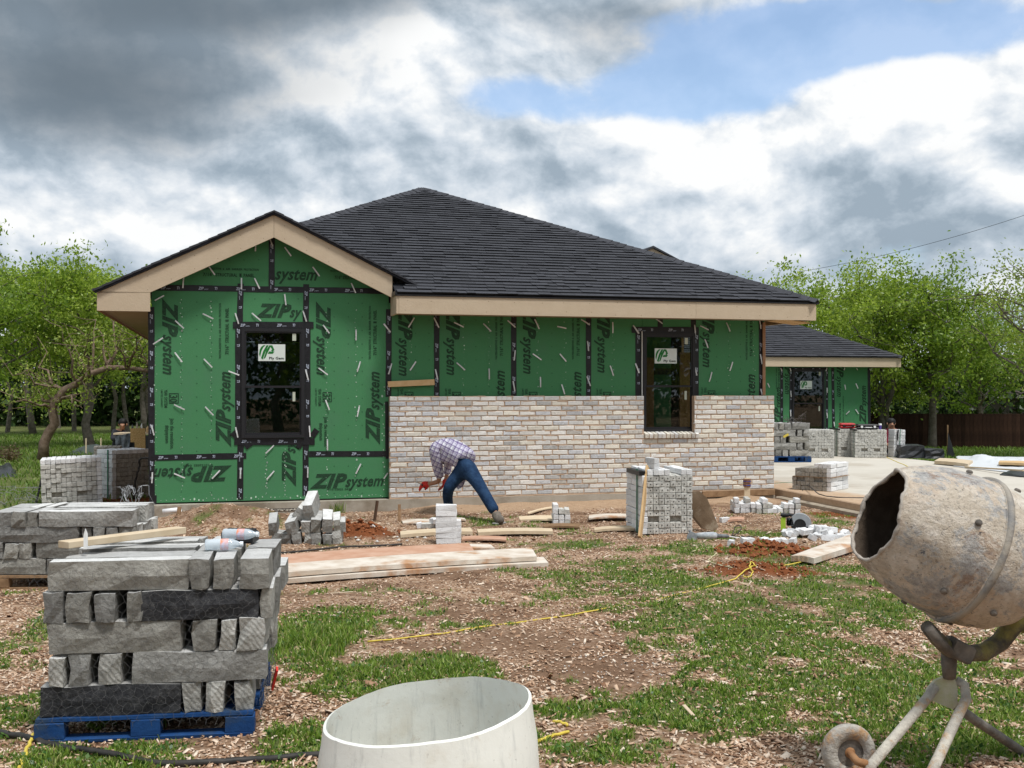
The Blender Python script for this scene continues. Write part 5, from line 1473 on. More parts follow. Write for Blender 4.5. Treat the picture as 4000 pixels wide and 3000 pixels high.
# ------------------------------------------------------------------ chopped building stone on pallets
def stone_mesh(L, D, H, seed, m, rough=.010):
    """a quarry-faced block with its front at y = 0"""
    r5 = random.Random(seed); q = MB(); n = max(2, min(5, int(L / .13) + 1)); vs = []; fs = []
    for i in range(n + 1):
        x = -L / 2 + L * i / n
        for (y, z) in ((0, 0), (0, H * .5), (0, H), (D, H), (D, 0)):
            e = rough if y == 0 else rough * .5
            bulge = -rough * 1.2 if (y == 0 and z == H * .5 and 0 < i < n) else 0
            vs.append((x + r5.uniform(-e, e) * (1 if i in (0, n) else 1.5), y + r5.uniform(-e, e) + bulge, z + r5.uniform(-e, e) * .45))
    for i in range(n):
        b = i * 5
        for k in range(5):
            k2 = (k + 1) % 5; fs.append((b + k, b + 5 + k, b + 5 + k2, b + k2))
    fs += [(0, 1, 2, 3, 4), tuple(n * 5 + k for k in (4, 3, 2, 1, 0))]
    q.add(vs, fs); me = q.mesh('stone'); me.materials.append(m); me.materials.append(M_SKYLIT)
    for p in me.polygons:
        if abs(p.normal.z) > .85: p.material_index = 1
    return me
def netting(th, x0, x1, y0, y1, h0, h1, cell=.055, r=.0007, bulge=.014, faces=('front', 'right'), seed=3):
    """hexagonal chicken wire pulled round the stack"""
    mb = MB(); rr = random.Random(seed)
    def sheet(L, fn):
        nx = int(L / (cell * .866)); nz = int((h1 - h0) / (cell * 1.5))
        pt = {}
        def P(i, j, k):
            key = (i, j, k)
            if key not in pt:
                a = (i + (.5 if j % 2 else 0)) * cell * .866; b = h0 + j * cell * .75 + (0 if k == 0 else cell * .42)
                pt[key] = fn(min(max(a + rr.uniform(-.011, .011), 0), L), min(b + rr.uniform(-.009, .009), h1), rr.uniform(0, bulge))
            return pt[key]
        for j in range(nz * 2):
            for i in range(nx):
                a, b = P(i, j, 0), P(i, j, 1)
                mb.tube([a, b], r, 3, False)
                j2 = j + 1
                i2 = i if j % 2 == 0 else i + 1
                mb.tube([b, P(i2, j2, 0)], r, 3, False); mb.tube([b, P(i2 - 1, j2, 0)], r, 3, False)
    if 'front' in faces: sheet(x1 - x0, lambda a, b, c: (x0 + a, y0 - .012 - c, b))
    if 'right' in faces: sheet(y1 - y0, lambda a, b, c: (x1 + .012 + c, y0 + a, b))
    mb.build('wire_netting', mat('galvanised_wire', (.13, .13, .13), .7), th)
def pallet(name, label, base, rz, wd, dp_, m, group='wooden pallets'):
    th = thing(name, label, 'pallet', base, rz, group)
    for x in (-wd / 2 + .07, 0, wd / 2 - .07):
        for y in (.05, dp_ / 2, dp_ - .05): MB().chbox((x, y, .065), (.15, .10, .086), .004, .002).build('block', m, th)
    for i in range(3): MB().chbox((0, (.05, dp_ / 2, dp_ - .05)[i], .011), (wd, .10, .022), .003, .002).build('base_board', m, th)
    for i in range(7): MB().chbox((0, .05 + i * (dp_ - .1) / 6, .121), (wd, .095, .022), .003, .002).build('deck_board', m, th)
    return th
def stone_stack(label, base, rz, rows, wd, dp_, z0, seed, net=True, faces=('front', 'right')):
    th = thing('stone_stack', label, 'stone stack', base, rz, 'netted stone stacks'); rr = random.Random(seed); z = z0
    for row in rows:
        H = row[0]
        longs = [(a, b) for (a, b, kind) in row[1] if kind[0] == 'L']; lx0 = min([a for a, b in longs] or [0]); lx1 = max([b for a, b in longs] or [0])
        for (a, b, kind) in row[1]:
            m = {'n': STONE[rr.choice((0, 0, 1))], 'd': STONE[2], 's': STONE[3], 'w': STONE[1]}[kind[1]]
            L = b - a; D = .125 if kind[0] == 'L' else rr.uniform(.30, .42)
            sd = rr.randrange(99999)
            if kind[0] == 'L':
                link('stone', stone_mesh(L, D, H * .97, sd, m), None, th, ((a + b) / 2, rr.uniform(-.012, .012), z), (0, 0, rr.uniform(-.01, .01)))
                y = .155
                while y < dp_ - .1:                       # more long stones behind it
                    hh = H * rr.uniform(.88, 1.0)
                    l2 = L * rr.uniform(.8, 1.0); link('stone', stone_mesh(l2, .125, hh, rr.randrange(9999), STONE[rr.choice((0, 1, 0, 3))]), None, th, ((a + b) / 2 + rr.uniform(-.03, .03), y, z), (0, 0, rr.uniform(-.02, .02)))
                    y += .15
            else:
                y = 0.
                while y < dp_ - .25:
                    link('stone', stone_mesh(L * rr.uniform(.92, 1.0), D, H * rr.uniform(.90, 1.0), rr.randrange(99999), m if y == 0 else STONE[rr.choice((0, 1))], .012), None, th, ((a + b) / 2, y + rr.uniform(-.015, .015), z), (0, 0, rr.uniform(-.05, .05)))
                    y += D + rr.uniform(.01, .04)
        z += H
    if net: netting(th, -wd / 2, wd / 2, 0, dp_ * .95, z0 - .06, z - .01, faces=faces, seed=seed)
    return th
# nearest stack, on a blue pallet (x across the front in metres)
PB0, PB1 = g(136, 2910), g(988, 2876)
ang = math.atan2(PB1.y - PB0.y, PB1.x - PB0.x); mid = (PB0 + PB1) / 2
pallet('blue_pallet', 'blue painted pallet under the nearest stone stack', mid, ang, 1.11, 1.08, M_BLUEPAL)
def zx(x): return (x - 930.) / 1290.
def R_(H, *it): return (H, [(zx(a), zx(b), k) for a, b, k in it])
rows = [R_(.160, (250, 1165, 'Ld'), (1185, 1305, 'Es'), (1325, 1460, 'Es'), (1525, 1640, 'Es')),
        R_(.166, (297, 415, 'Es'), (428, 580, 'En'), (628, 770, 'Es'), (855, 1740, 'Ln')),
        R_(.166, (297, 1175, 'Ln'), (1240, 1405, 'Ew'), (1432, 1545, 'Es'), (1548, 1740, 'Es')),
        R_(.160, (268, 405, 'En'), (412, 570, 'Ew'), (602, 735, 'En'), (805, 915, 'En'), (918, 1695, 'Ld'), (1703, 1785, 'Ew')),
        R_(.160, (300, 1225, 'Lw'), (1228, 1365, 'Ew'), (1375, 1520, 'Ew'), (1560, 1760, 'Ew'))]
stack = stone_stack('nearest netted stack of grey quarry-faced stone on a blue pallet', mid + Vector((-.01, .02, 0)), ang, rows, 1.16, 1.02, .135, 3)
# second stack behind it at the left edge
mid2 = gp(232, 2302)
pallet('plain_pallet', 'weathered bare pallet under the left-edge stone stack', mid2, .03, 1.22, 1.05, M_OLDWOOD)
def zx2(x): return x / 1.843 / 424. - .56
def R2(H, *it): return (H, [(zx2(a), zx2(b), k) for a, b, k in it])
rows = [R2(.147, (-60, 330, 'Ln'), (340, 460, 'En'), (470, 900, 'Ln')), R2(.147, (-60, 20, 'En'), (38, 140, 'Ew'), (145, 225, 'Ew'), (262, 660, 'Ln'), (690, 940, 'Ln')),
        R2(.147, (-60, 565, 'Ln'), (590, 660, 'En'), (668, 755, 'En'), (765, 845, 'En'), (850, 955, 'Ln')), R2(.147, (-60, 85, 'En'), (92, 190, 'En'), (200, 275, 'En'), (285, 955, 'Ln'))]
stone_stack('second netted grey stone stack at the left edge, behind the nearest one', mid2 + Vector((0, .02, 0)), .03, rows, 1.16, 1.0, .14, 19)
# third, by the garage
mid3 = dp(3092, 1806)
pallet('blue_pallet', 'dark blue pallet under the stone stack by the driveway', mid3, .05, .9, .9, M_BLUEPAL)
rows = [(.15, [(-.36, -.22, 'En'), (-.2, -.07, 'En'), (-.03, .40, 'Ln')]), (.15, [(-.42, .12, 'Ln'), (.15, .25, 'En'), (.3, .41, 'En')]), (.15, [(-.38, -.26, 'En'), (-.24, -.12, 'En'), (-.03, .40, 'Ln')]), (.15, [(-.42, .10, 'Ln'), (.14, .26, 'En'), (.28, .4, 'En')]), (.15, [(-.4, -.3, 'En'), (-.28, -.16, 'En'), (-.15, .0, 'En'), (.02, .42, 'Ln')])]
s3_ = stone_stack('grey stone stack on a blue pallet at the far end of the brick wall', mid3 + Vector((0, .02, 0)), .05, rows, .86, .8, .135, 23, net=False)
MB().box((-.13, -.03, .60), (.13, .006, .05), rot=(0, -.5, 0)).build('yellow_tag', M_YELLOW, s3_)
mb = MB(); rr = random.Random(12)
for i in range(16):
    a = Vector((rr.uniform(-.35, .4), rr.uniform(0, .3), .89)); pts = [a]
    for k in range(6): a = a + Vector((rr.uniform(-.10, .10), rr.uniform(-.05, .05), rr.uniform(-.03, .085) * (1 if k < 4 else -1))); a.z = max(a.z, .885); pts.append(a)
    mb.tube(pts, .0045, 4)
mb.build('loose_wire', mat('dull_wire', (.10, .09, .08), .6), s3_)
# loose stones tipped in a heap
hp = gp(1195, 2124)
heap = thing('stone_heap', 'tumbled heap of grey building stones before the gable wall', 'stone heap', hp)
rr = random.Random(6)
for (x, z, w_, h_, L, ry, rx, y) in [(-.36, .0, .10, .14, .3, .1, .0, 0), (-.24, .0, .12, .13, .35, .0, .0, .02), (-.10, .0, .11, .14, .35, -.1, 0, .0), (.02, 0, .12, .13, .33, .1, 0, .05), (.12, 0, .11, .13, .33, 0, 0, .03), (.25, 0, .10, .12, .35, .0, 0, .02), (.36, .0, .10, .15, .35, -.1, 0, .06),
        (-.38, .11, .10, .16, .36, -.12, .25, .0), (-.16, .13, .12, .15, .36, -.22, .22, .0), (-.01, .14, .11, .13, .33, .05, .15, .05), (.10, .14, .12, .16, .36, .1, .2, .03), (.24, .14, .12, .17, .36, .06, .22, .03), (.36, .15, .09, .14, .34, -.1, .18, .08), (.42, .14, .07, .12, .3, .0, .1, .1), (-.12, .28, .19, .13, .34, .62, .1, .12), (.03, .28, .12, .20, .36, -.08, .42, .10)]:
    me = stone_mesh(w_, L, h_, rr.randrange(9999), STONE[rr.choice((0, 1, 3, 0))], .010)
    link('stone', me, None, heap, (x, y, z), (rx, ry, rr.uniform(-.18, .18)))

# ------------------------------------------------------------------ boards and lumber
def z3(x, y): return 1000 + x / 1.843, 1650 + y / 1.843
def z4(x, y): return 2300 + x / 1.843, 1700 + y / 1.843
GB = 'boards lying on the mulch'
board_px('plank', 'reddish scaffold plank, rearmost of the three long planks', [z3(60, 1030), z3(1570, 922), z3(1530, 868), z3(60, 962)], .10, .045, M_REDPLANK, group=GB)
board_px('plank', 'mortar-whitened scaffold plank, middle of the three long planks', [z3(60, 1092), z3(2022, 965), z3(1985, 902), z3(60, 1022)], .10, .045, M_WHITEPLANK, group=GB)
board_px('plank', 'grey-edged scaffold plank, front one of the three long planks', [z3(60, 1140), z3(2105, 1010), z3(2070, 968), z3(60, 1075)], .045, .042, M_WHITEPLANK, group=GB)
board_px('plank', 'short pale plank poking out behind the reddish plank', [z3(1400, 920), z3(1720, 905), z3(1690, 878), z3(1400, 888)], .05, .04, M_WHITEPLANK, group=GB)
board_px('plank', 'whitened plank with red dirt on it beside the mixer drum', [z4(1455, 868), z4(1620, 885), z4(2120, 730), z4(1960, 684)], .08, .06, M_WHITEPLANK, group=GB)
board_px('board', 'dirty white strip of board by the wall foot behind the stakes', [z3(1060, 726), z3(1330, 726), z3(1290, 697), z3(1048, 702)], .03, .02, M_WHITEPLANK, group=GB)
board_px('board', 'pale strip of board right of the white brick column', [z3(1400, 712), z3(1512, 700), z3(1500, 688), z3(1400, 694)], .03, .02, M_WHITEPLANK, group=GB)
board_px('lumber', 'pale two-by-four left of the white brick column', [z3(1040, 808), z3(1560, 785), z3(1545, 758), z3(1038, 782)], .05, .04, M_PALE, group=GB)
board_px('lumber', 'yellowish two-by-four right of the bending person\'s boot', [z3(1600, 792), z3(2138, 784), z3(2130, 762), z3(1590, 768)], .05, .04, M_PALE, group=GB)
board_px('board', 'reddish board behind the long planks', [z3(1480, 842), z3(1805, 846), z3(1800, 822), z3(1490, 820)], .03, .02, M_REDPLANK, group=GB)
board_px('board', 'pale crooked board left of the little brick stack', [z3(1900, 700), z3(2200, 706), z3(2200, 672), z3(1890, 676)], .03, .02, M_PALE, group=GB)
board_px('board', 'thin lath lying slanted by the wall foot', [z3(1960, 655), z3(2150, 612), z3(2150, 602), z3(1955, 645)], .05, .015, M_PALE, group=GB)
board_px('board', 'grey board under the little brick stack', [z3(2070, 752), z3(2330, 752), z3(2330, 730), z3(2065, 732)], .03, .025, M_OLDWOOD, group=GB)
board_px('board', 'long white board on the sand before the brick wall', [z4(0, 598), z4(285, 588), z4(285, 566), z4(0, 572)], .05, .02, M_WHITEPLANK, group=GB)
board_px('board', 'light board running left from the plank-propped brick cube', [z4(40, 682), z4(330, 672), z4(330, 652), z4(40, 664)], .04, .03, M_PALE, group=GB)
board_px('board', 'small reddish board behind the brown mortar board', [z4(1000, 612), z4(1120, 608), z4(1120, 590), z4(1010, 594)], .04, .03, M_REDPLANK, group=GB)
# plank leaning on the brick cube
a, b = gp(*z4(368, 738)), None
a = g(*z4(368, 738), .0); b = at(*z4(424, 228), a.y + .42)
beam('plank', 'light plank leaning upright against the brick cube', 'board', a, b, .125, .028, M_LUMBER, roll=1.57)
beam('lumber', 'short yellow two-by-four nailed across the sheathing above the bricks', 'lumber', hw(W(1515, 1501, -.07)[0], -.075, W(1515, 1501, -.07)[1]), hw(W(1697, 1493, -.07)[0], -.06, W(1697, 1493, -.07)[1]), .088, .038, M_LUMBER, roll=1.57)
t_c = W(2985, 1500, -.05)[0]
beam('lumber', 'upright brown story pole at the right corner of the house', 'lumber', hw(t_c, -.04, 1.73), hw(t_c, -.04, 2.93), .045, .045, mat('redwood_pole', (.30, .16, .09), .8, (.38, .22, .13), 9, .9))
ta, tb = W(2742, 1920, -.2)[0], W(3024, 1920, -.2)[0]
beam('lumber', 'brown form board along the foot of the brick wall', 'lumber', hw(ta, -.215, .125), hw(tb, -.215, .135), .095, .038, M_OLDWOOD, roll=1.57)
q = g(2918, 1965, .0); post = thing('wrapped_post', 'short pale post wrapped with blue and brown rope before the wall', 'post', q)
MB().chbox((0, 0, .20), (.09, .04, .40), .003).build('post', M_PALE, post)
mb = MB(); rr = random.Random(2)
for i in range(7): mb.tube([(.055 * math.cos(a_), .035 * math.sin(a_), .27 + i * .018 + rr.uniform(-.006, .006)) for a_ in np.linspace(0, 6.28, 11)], .010, 5)
mb.build('rope', mat('brown_rope', (.17, .08, .05), .9, (.25, .13, .09), 30), post)
mb = MB(); [mb.tube([(.058 * math.cos(a_), .038 * math.sin(a_), z_) for a_ in np.linspace(0, 6.28, 11)], .008, 5) for z_ in (.35, .285)]; mb.build('blue_tape', mat('blue_tape', (.02, .05, .30), .6), post)
# stakes
for (u, v0, v1, lab, m, wd, ln) in ((697, 1980, 2072, 'brown stake in the mulch left of the mound', M_OLDWOOD, .045, .02), (1462, 1956, 2034, 'dark stake leaning right of the stone heap', mat('dark_stake', (.09, .05, .03), .9), .04, .06), (1560, 1970, 2040, 'brown stake by the corner of the brick wall', M_OLDWOOD, .04, .0)):
    a = gp(u, v1); b = at(u + ln * 200, v0, a.y + .03); beam('stake', lab, 'stake', a - Vector((0, 0, .03)), b, wd, .03, m, 'brown stakes')
for (u, v0, v1, lab) in ((336, 1712, 1772, 'thin white stake on the left lawn by the grey trunk'), (394, 1711, 1772, 'thin white stake on the left lawn beside the tarp')):
    a = gp(u, v1 + 3); beam('stake', lab, 'stake', a - Vector((0, 0, .05)), at(u, v0, a.y), .03, .03, M_PALE, 'white lawn stakes')
a = gp(140, 1972); beam('metal_bar', 'black bar propped against the leaning brick cube', 'bar', a, at(175, 1812, a.y + .2), .028, .02, M_BLACK)
beam('lumber', 'yellow two-by-four lying on top of the nearest stone stack', 'lumber', at(248, 2128, 6.02), at(708, 2070, 6.72), .089, .038, M_PALE)
o = MB().add([(-.012, 0, 0), (.012, 0, 0), (.014, .004, .10), (-.002, .004, .14), (-.014, .004, .09), (-.012, .012, 0), (.012, .012, 0), (.012, .012, .10), (-.002, .012, .135), (-.012, .012, .09)], [(0, 1, 2, 3, 4), (9, 8, 7, 6, 5), (0, 5, 6, 1), (1, 6, 7, 2), (2, 7, 8, 3), (3, 8, 9, 4), (4, 9, 5, 0)]).build('plastic_stake', M_WHITE, None, loc=at(333, 2145, 6.0), label='small white plastic stake on the nearest stone stack', cat='stake', scale=(.8, 1, .8))
a = gp(672, 2062); MB().lathe([(.030, 0), (.034, 0), (.034, .24), (.030, .24), (.030, 0)], 20).build('pipe', M_PIPE, None, True, loc=(a.x - .12, a.y, a.z + .05), rot=(0, R(84), .06), label='short white plastic pipe beside the mulch mound', cat='pipe')

# ------------------------------------------------------------------ mortar board, tools
mbp = [(740, 405), (795, 402), (850, 450), (890, 545), (935, 660), (905, 690), (830, 672), (760, 590), (740, 510)]
base = g(*z4(830, 685)); pts = []
for x, y in mbp:
    u, v = z4(x, y); f = (690 - y) / 290.; pts.append(at(u, v, base.y - .10 + .26 * f - (x - 830) * .0012) - base)
n = len(pts); mb = MB()
off = Vector((-.03, .035, -.004)); c0 = sum(pts, Vector()) / n
vs = [tuple(p) for p in pts] + [tuple(p + off) for p in pts] + [tuple(c0 + Vector((.012, -.02, 0)))]
mb.add(vs, [(i, 2 * n, (i + 1) % n)[::1] for i in range(n)] + [tuple(range(2 * n - 1, n - 1, -1))] + [((i + 1) % n, i, n + i, n + (i + 1) % n) for i in range(n)])
mb.build('mortar_board', mat('mud_caked_board', (.13, .085, .050), .9, (.20, .14, .09), 5, .9, .6, 30, .2, col3=(.30, .24, .17), ns3=4), None, loc=base, label='brown mud-caked mortar board leaning against the brick cube', cat='mortar board')
# circular saw
sp = gp(3100, 2075); saw = thing('circular_saw', 'lime-green and grey circular saw beside the broken bricks', 'saw', sp, -.25)
Mg = mat('saw_guard_grey', (.36, .38, .40), .45, (.44, .46, .48), 14, .8, metal=.3)
prof = [(.145 * math.cos(a_), .10 + .145 * math.sin(a_)) for a_ in np.linspace(-.25, 3.3, 16)] + [(.075 * math.cos(a_), .10 + .075 * math.sin(a_)) for a_ in np.linspace(3.3, -.25, 12)]
def strip_ring(prof, y0, y1):
    q = MB(); k = len(prof); q.add([(x, y0, z) for x, z in prof] + [(x, y1, z) for x, z in prof], [(i, (i + 1) % k, k + (i + 1) % k, k + i) for i in range(k)]); h2 = 16
    for i in range(11): q.add([(prof[i][0], y, prof[i][1]) for y in (y0,)] + [(prof[i + 1][0], y0, prof[i + 1][1]), (prof[27 - i - 1][0], y0, prof[27 - i - 1][1]), (prof[27 - i][0], y0, prof[27 - i][1])], [(0, 1, 2, 3)])
    return q
strip_ring(prof, -.05, .04).build('blade_guard', Mg, saw, loc=(.08, 0, .0))
MB().lathe([(0, -.002), (.11, -.002), (.115, 0), (.11, .002), (0, .002)], 24, Matrix.Translation((.08, -.02, .10)) @ Matrix.Rotation(R(90), 4, 'X')).build('blade', mat('saw_blade', (.06, .06, .06), .5, metal=.6), saw)
MB().chbox((.08, 0, .012), (.34, .14, .010), .002).build('base_plate', Mg, saw)
MB().lathe([(0, 0), (.045, 0), (.055, .02), (.055, .12), (.04, .13), (0, .13)], 14, Matrix.Translation((-.03, .08, .12)) @ Matrix.Rotation(R(90), 4, 'Y') @ Matrix.Translation((0, 0, -.06))).build('motor', M_BLACK, saw)
MB().chbox((-.13, .0, .10), (.06, .07, .17), .012).build('handle', mat('lime_plastic', (.42, .60, .05), .5), saw)
MB().tube([(-.14, .0, .19), (-.06, .0, .22), (.04, .0, .20)], .022, 8).build('grip', M_BLACK, saw)
MB().chbox((-.11, .0, .215), (.11, .09, .04), .01).build('battery', M_BLACK, saw)
# angle grinder
gp_ = gp(2755, 2112); gr_ = thing('angle_grinder', 'dusty grey angle grinder lying in the grass', 'grinder', gp_, .02)
MD = mat('dusty_grey_tool', (.33, .36, .39), .8, (.55, .57, .58), 16, 1.1); MDK = mat('dusty_black_tool', (.10, .11, .12), .8, (.25, .26, .27), 14, 1.)
MB().tube([(-.10, 0, .05), (.0, 0, .052), (.10, 0, .052), (.14, 0, .05)], [.036, .042, .044, .034], 12).build('motor_body', MD, gr_, True)
MB().tube([(.14, 0, .05), (.18, 0, .048), (.26, .0, .045), (.29, 0, .042)], [.028, .024, .022, .014], 10).build('rear_handle', MDK, gr_, True)
MB().tube([(-.10, 0, .05), (-.16, 0, .05), (-.20, 0, .045)], [.034, .036, .026], 10).build('gear_head', MDK, gr_, True)
MB().lathe([(.0, 0), (.062, 0), (.062, .006), (0, .006)], 20, Matrix.Translation((-.17, -.04, .04)) @ Matrix.Rotation(R(75), 4, 'X')).build('disc', MDK, gr_)
MB().tube([(-.15, .03, .06), (-.16, .10, .08), (-.165, .16, .09)], .015, 8).build('side_handle', MDK, gr_)
MB().tube([(.29, 0, .042), (.36, .0, .03), (.42, .03, .02)], .007, 6).build('cord_sleeve', M_PIPE, gr_)
cord('power_cord', 'black power cord looped behind the angle grinder', [gp(2833, 2108, .02), gp(2880, 2098, .04), gp(2895, 2085, .10), gp(2875, 2082, .09), gp(2862, 2098, .02), gp(2905, 2102, .01), gp(2960, 2098, .01)], .006, M_HOSE)

# cords and hoses
cord('extension_cord', 'long yellow cord from the mixer across the grass', [gp(3420, 2125, .05), gp(3330, 2145, .03), gp(3195, 2185, .02), gp(3060, 2222, .015), gp(2940, 2246, .02), gp(2870, 2272, .012), gp(2720, 2305, .0), gp(2530, 2345, -.004), gp(2400, 2368, -.004), gp(2190, 2410, .008), gp(1900, 2452, .004), gp(1690, 2479, .008), gp(1436, 2512, .008)], .0065, M_YELLOW, wob=.012)
cord('extension_cord', 'knotted yellow cord loop by the red dirt', [gp(2950, 2246, .02), gp(2935, 2240, .03), gp(2928, 2250, .035), gp(2940, 2256, .02), gp(2920, 2268, .015), gp(2905, 2264, .015)], .0065, M_YELLOW)
cord('extension_cord', 'short yellow cord end right of the white barrel', [gp(2090, 2905, .01), gp(2150, 2885, .014), gp(2222, 2862, .012)], .009, M_YELLOW)
cord('extension_cord', 'yellow cord bit in the grass above the barrel cord end', [gp(2160, 2822, .01), gp(2185, 2828, .014), gp(2215, 2838, .012)], .009, M_YELLOW)
cord('extension_cord', 'yellow cord end at the lower left corner', [gp(132, 2885, .02), gp(110, 2930, .02), gp(85, 2990, .012), gp(70, 3030, .012)], .010, M_YELLOW)
cord('hose', 'thick black hose along the bottom left, past the blue pallet', [gp(-60, 2855, .02), gp(0, 2878, .018), gp(120, 2902, .018), gp(240, 2940, .018), gp(330, 2947, .016), gp(470, 2968, .016), gp(620, 2984, .016), gp(800, 2982, .016), gp(1000, 2972, .016), gp(1250, 2965, .016), gp(1400, 2966, .016)], .0175, M_HOSE, cat='hose', seg=8)
cord('hose', 'thin black hose behind the reddish plank', [gp(1060, 2165, .015), gp(1180, 2150, .015), gp(1330, 2142, .02), gp(1480, 2136, .015), gp(1570, 2132, .015)], .012, M_HOSE, cat='hose')
cord('hose', 'thin black cable over the driveway edge', [gp(3115, 1990, .02), gp(3145, 1950, .25), g(3200, 1930, .26), g(3270, 1942, .18), g(3420, 1945, .18)], .008, M_HOSE, cat='cable')
cord('cord', 'tan wire arching out of the sand beside the brick row', [gp(2775, 2000, .01), gp(2800, 1990, .08), gp(2850, 1990, .08), gp(2890, 2000, .02)], .005, M_OLDWOOD)
cord('cord', 'straw-coloured cord coils in the grass by the grinder', [gp(2700, 2165, .01), gp(2760, 2150, .012), gp(2810, 2158, .012), gp(2790, 2180, .012), gp(2770, 2200, .012), gp(2800, 2225, .012), gp(2860, 2245, .012)], .007, mat('straw_cord', (.52, .46, .28), .8), sub=6)
cord('cord', 'green strapping band by the white brick column', [gp(1755, 2116, .02), gp(1840, 2108, .03), gp(1900, 2106, .02), gp(1935, 2112, .02)], .008, M_GREENCORD)
cord('cord', 'green strapping band on the driveway beside the wall end', [dp(3025, 1888), dp(3060, 1885), dp(3095, 1884)], .006, M_GREENCORD)
cord('cord', 'yellow cord lying across the driveway', [dp(3462, 1786), dp(3500, 1803), dp(3545, 1822), dp(3590, 1845)], .010, M_YELLOW)
cord('cord', 'black hose hanging at the left house corner', [at(590, 1790, 18.1), at(548, 1793, 18.2), at(542, 1830, 18.2), at(530, 1870, 18.2), at(525, 1915, 18.2), at(524, 1950, 18.2)], .016, M_HOSE, cat='hose')
# tangles of wire netting
def tangle(label, c, rx, ry, rz_, n, seed, m, r=.003):
    mb = MB(); rr = random.Random(seed)
    for i in range(n):
        a = Vector((rr.uniform(-rx, rx), rr.uniform(-ry, ry), rr.uniform(0, rz_))); pts = [a]
        for k in range(7):
            a = a + Vector((rr.uniform(-rx, rx) * .45, rr.uniform(-ry, ry) * .4, rr.uniform(-rz_, rz_) * .5)); a.z = max(.005, min(rz_, a.z)); pts.append(a)
        mb.tube(pts, r, 3)
    return mb.build('wire_tangle', m, None, loc=c, label=label, cat='wire')
MW = mat('bright_wire', (.42, .43, .44), .5, metal=.3)
tangle('pale wire tangle hanging at the corner of the left-edge stone stack', at(520, 1978, 10.9), .10, .08, .20, 12, 3, MW, .0022)
tangle('grey wire netting heap on the ground at the left edge', gp(55, 1975), .5, .3, .28, 26, 5, mat('grey_wire', (.25, .25, .24), .6), .003)

# ------------------------------------------------------------------ bottles and box on the nearest stack
def clear_mat():
    m = bpy.data.materials.new('clear_bottle'); m.use_nodes = True; n_ = G(m.node_tree); n_.n.clear()
    tr = n_.add('ShaderNodeBsdfTransparent'); tr.inputs[0].default_value = (.90, .95, .98, 1); gs = n_.add('ShaderNodeBsdfGlossy'); gs.inputs['Roughness'].default_value = .06
    df = n_.add('ShaderNodeBsdfDiffuse'); df.inputs[0].default_value = (.84, .92, .98, 1)
    a_ = n_.add('ShaderNodeMixShader'); a_.inputs[0].default_value = .22; n_.l.new(tr.outputs[0], a_.inputs[1]); n_.l.new(gs.outputs[0], a_.inputs[2])
    b_ = n_.add('ShaderNodeMixShader'); b_.inputs[0].default_value = .45; n_.l.new(a_.outputs[0], b_.inputs[1]); n_.l.new(df.outputs[0], b_.inputs[2])
    o_ = n_.add('ShaderNodeOutputMaterial'); n_.l.new(b_.outputs[0], o_.inputs[0]); return m
M_CLEAR = clear_mat()
def bottle(label, p, rz, s=1.0):
    th = thing('water_bottle', label, 'bottle', p, rz, 'water bottles')
    X = Matrix.Rotation(R(90), 4, 'Y')
    prof = [(.001, 0), (.028, .001), (.031, .008)] + [(.031 - .0016 * (i % 2), .018 + i * .012) for i in range(9)] + [(.031, .13), (.028, .15), (.018, .175), (.0125, .185), (.0125, .192)]
    MB().lathe([(r * s, h * s) for r, h in prof], 20, X).build('bottle_body', M_CLEAR, th, True, loc=(0, 0, .032 * s))
    MB().lathe([(.0, .190 * s), (.0145 * s, .190 * s), (.0145 * s, .206 * s), (0, .206 * s)], 14, X).build('cap', mat('white_cap', (.8, .85, .9), .4), th, loc=(0, 0, .032 * s))
    MB().lathe([(.0318 * s, .085 * s), (.0318 * s, .128 * s)], 20, X).build('paper_band', mat('bottle_label', (.55, .65, .85), .4, (.80, .28, .14), 18, 1.2), th, loc=(0, 0, .032 * s))
ZT = .135 + .812
bottle('clear water bottle with blue and orange label lying on the nearest stack', g(802, 2150, ZT + .002), .14)
bottle('second clear water bottle behind the black box on the nearest stack', g(872, 2108, ZT + .04), -.05)
bx_ = thing('tool_box', 'small black box behind the bottle on the nearest stone stack', 'box', g(938, 2118, ZT + .002), -.1)
MB().chbox((0, 0, .035), (.19, .11, .07), .01).build('case', M_BLACK, bx_); MB().chbox((0, 0, .074), (.17, .09, .008), .003).build('lid', M_BLACK, bx_)
MB().box((0, 0, 0), (.012, .05, .13), rot=(.3, .2, .3)).build('flagging_tape', mat('red_flagging', (.65, .04, .03), .6), None, loc=at(1073, 2650, 6.4), label='red flagging tape tied to the side of the nearest stack', cat='tape')

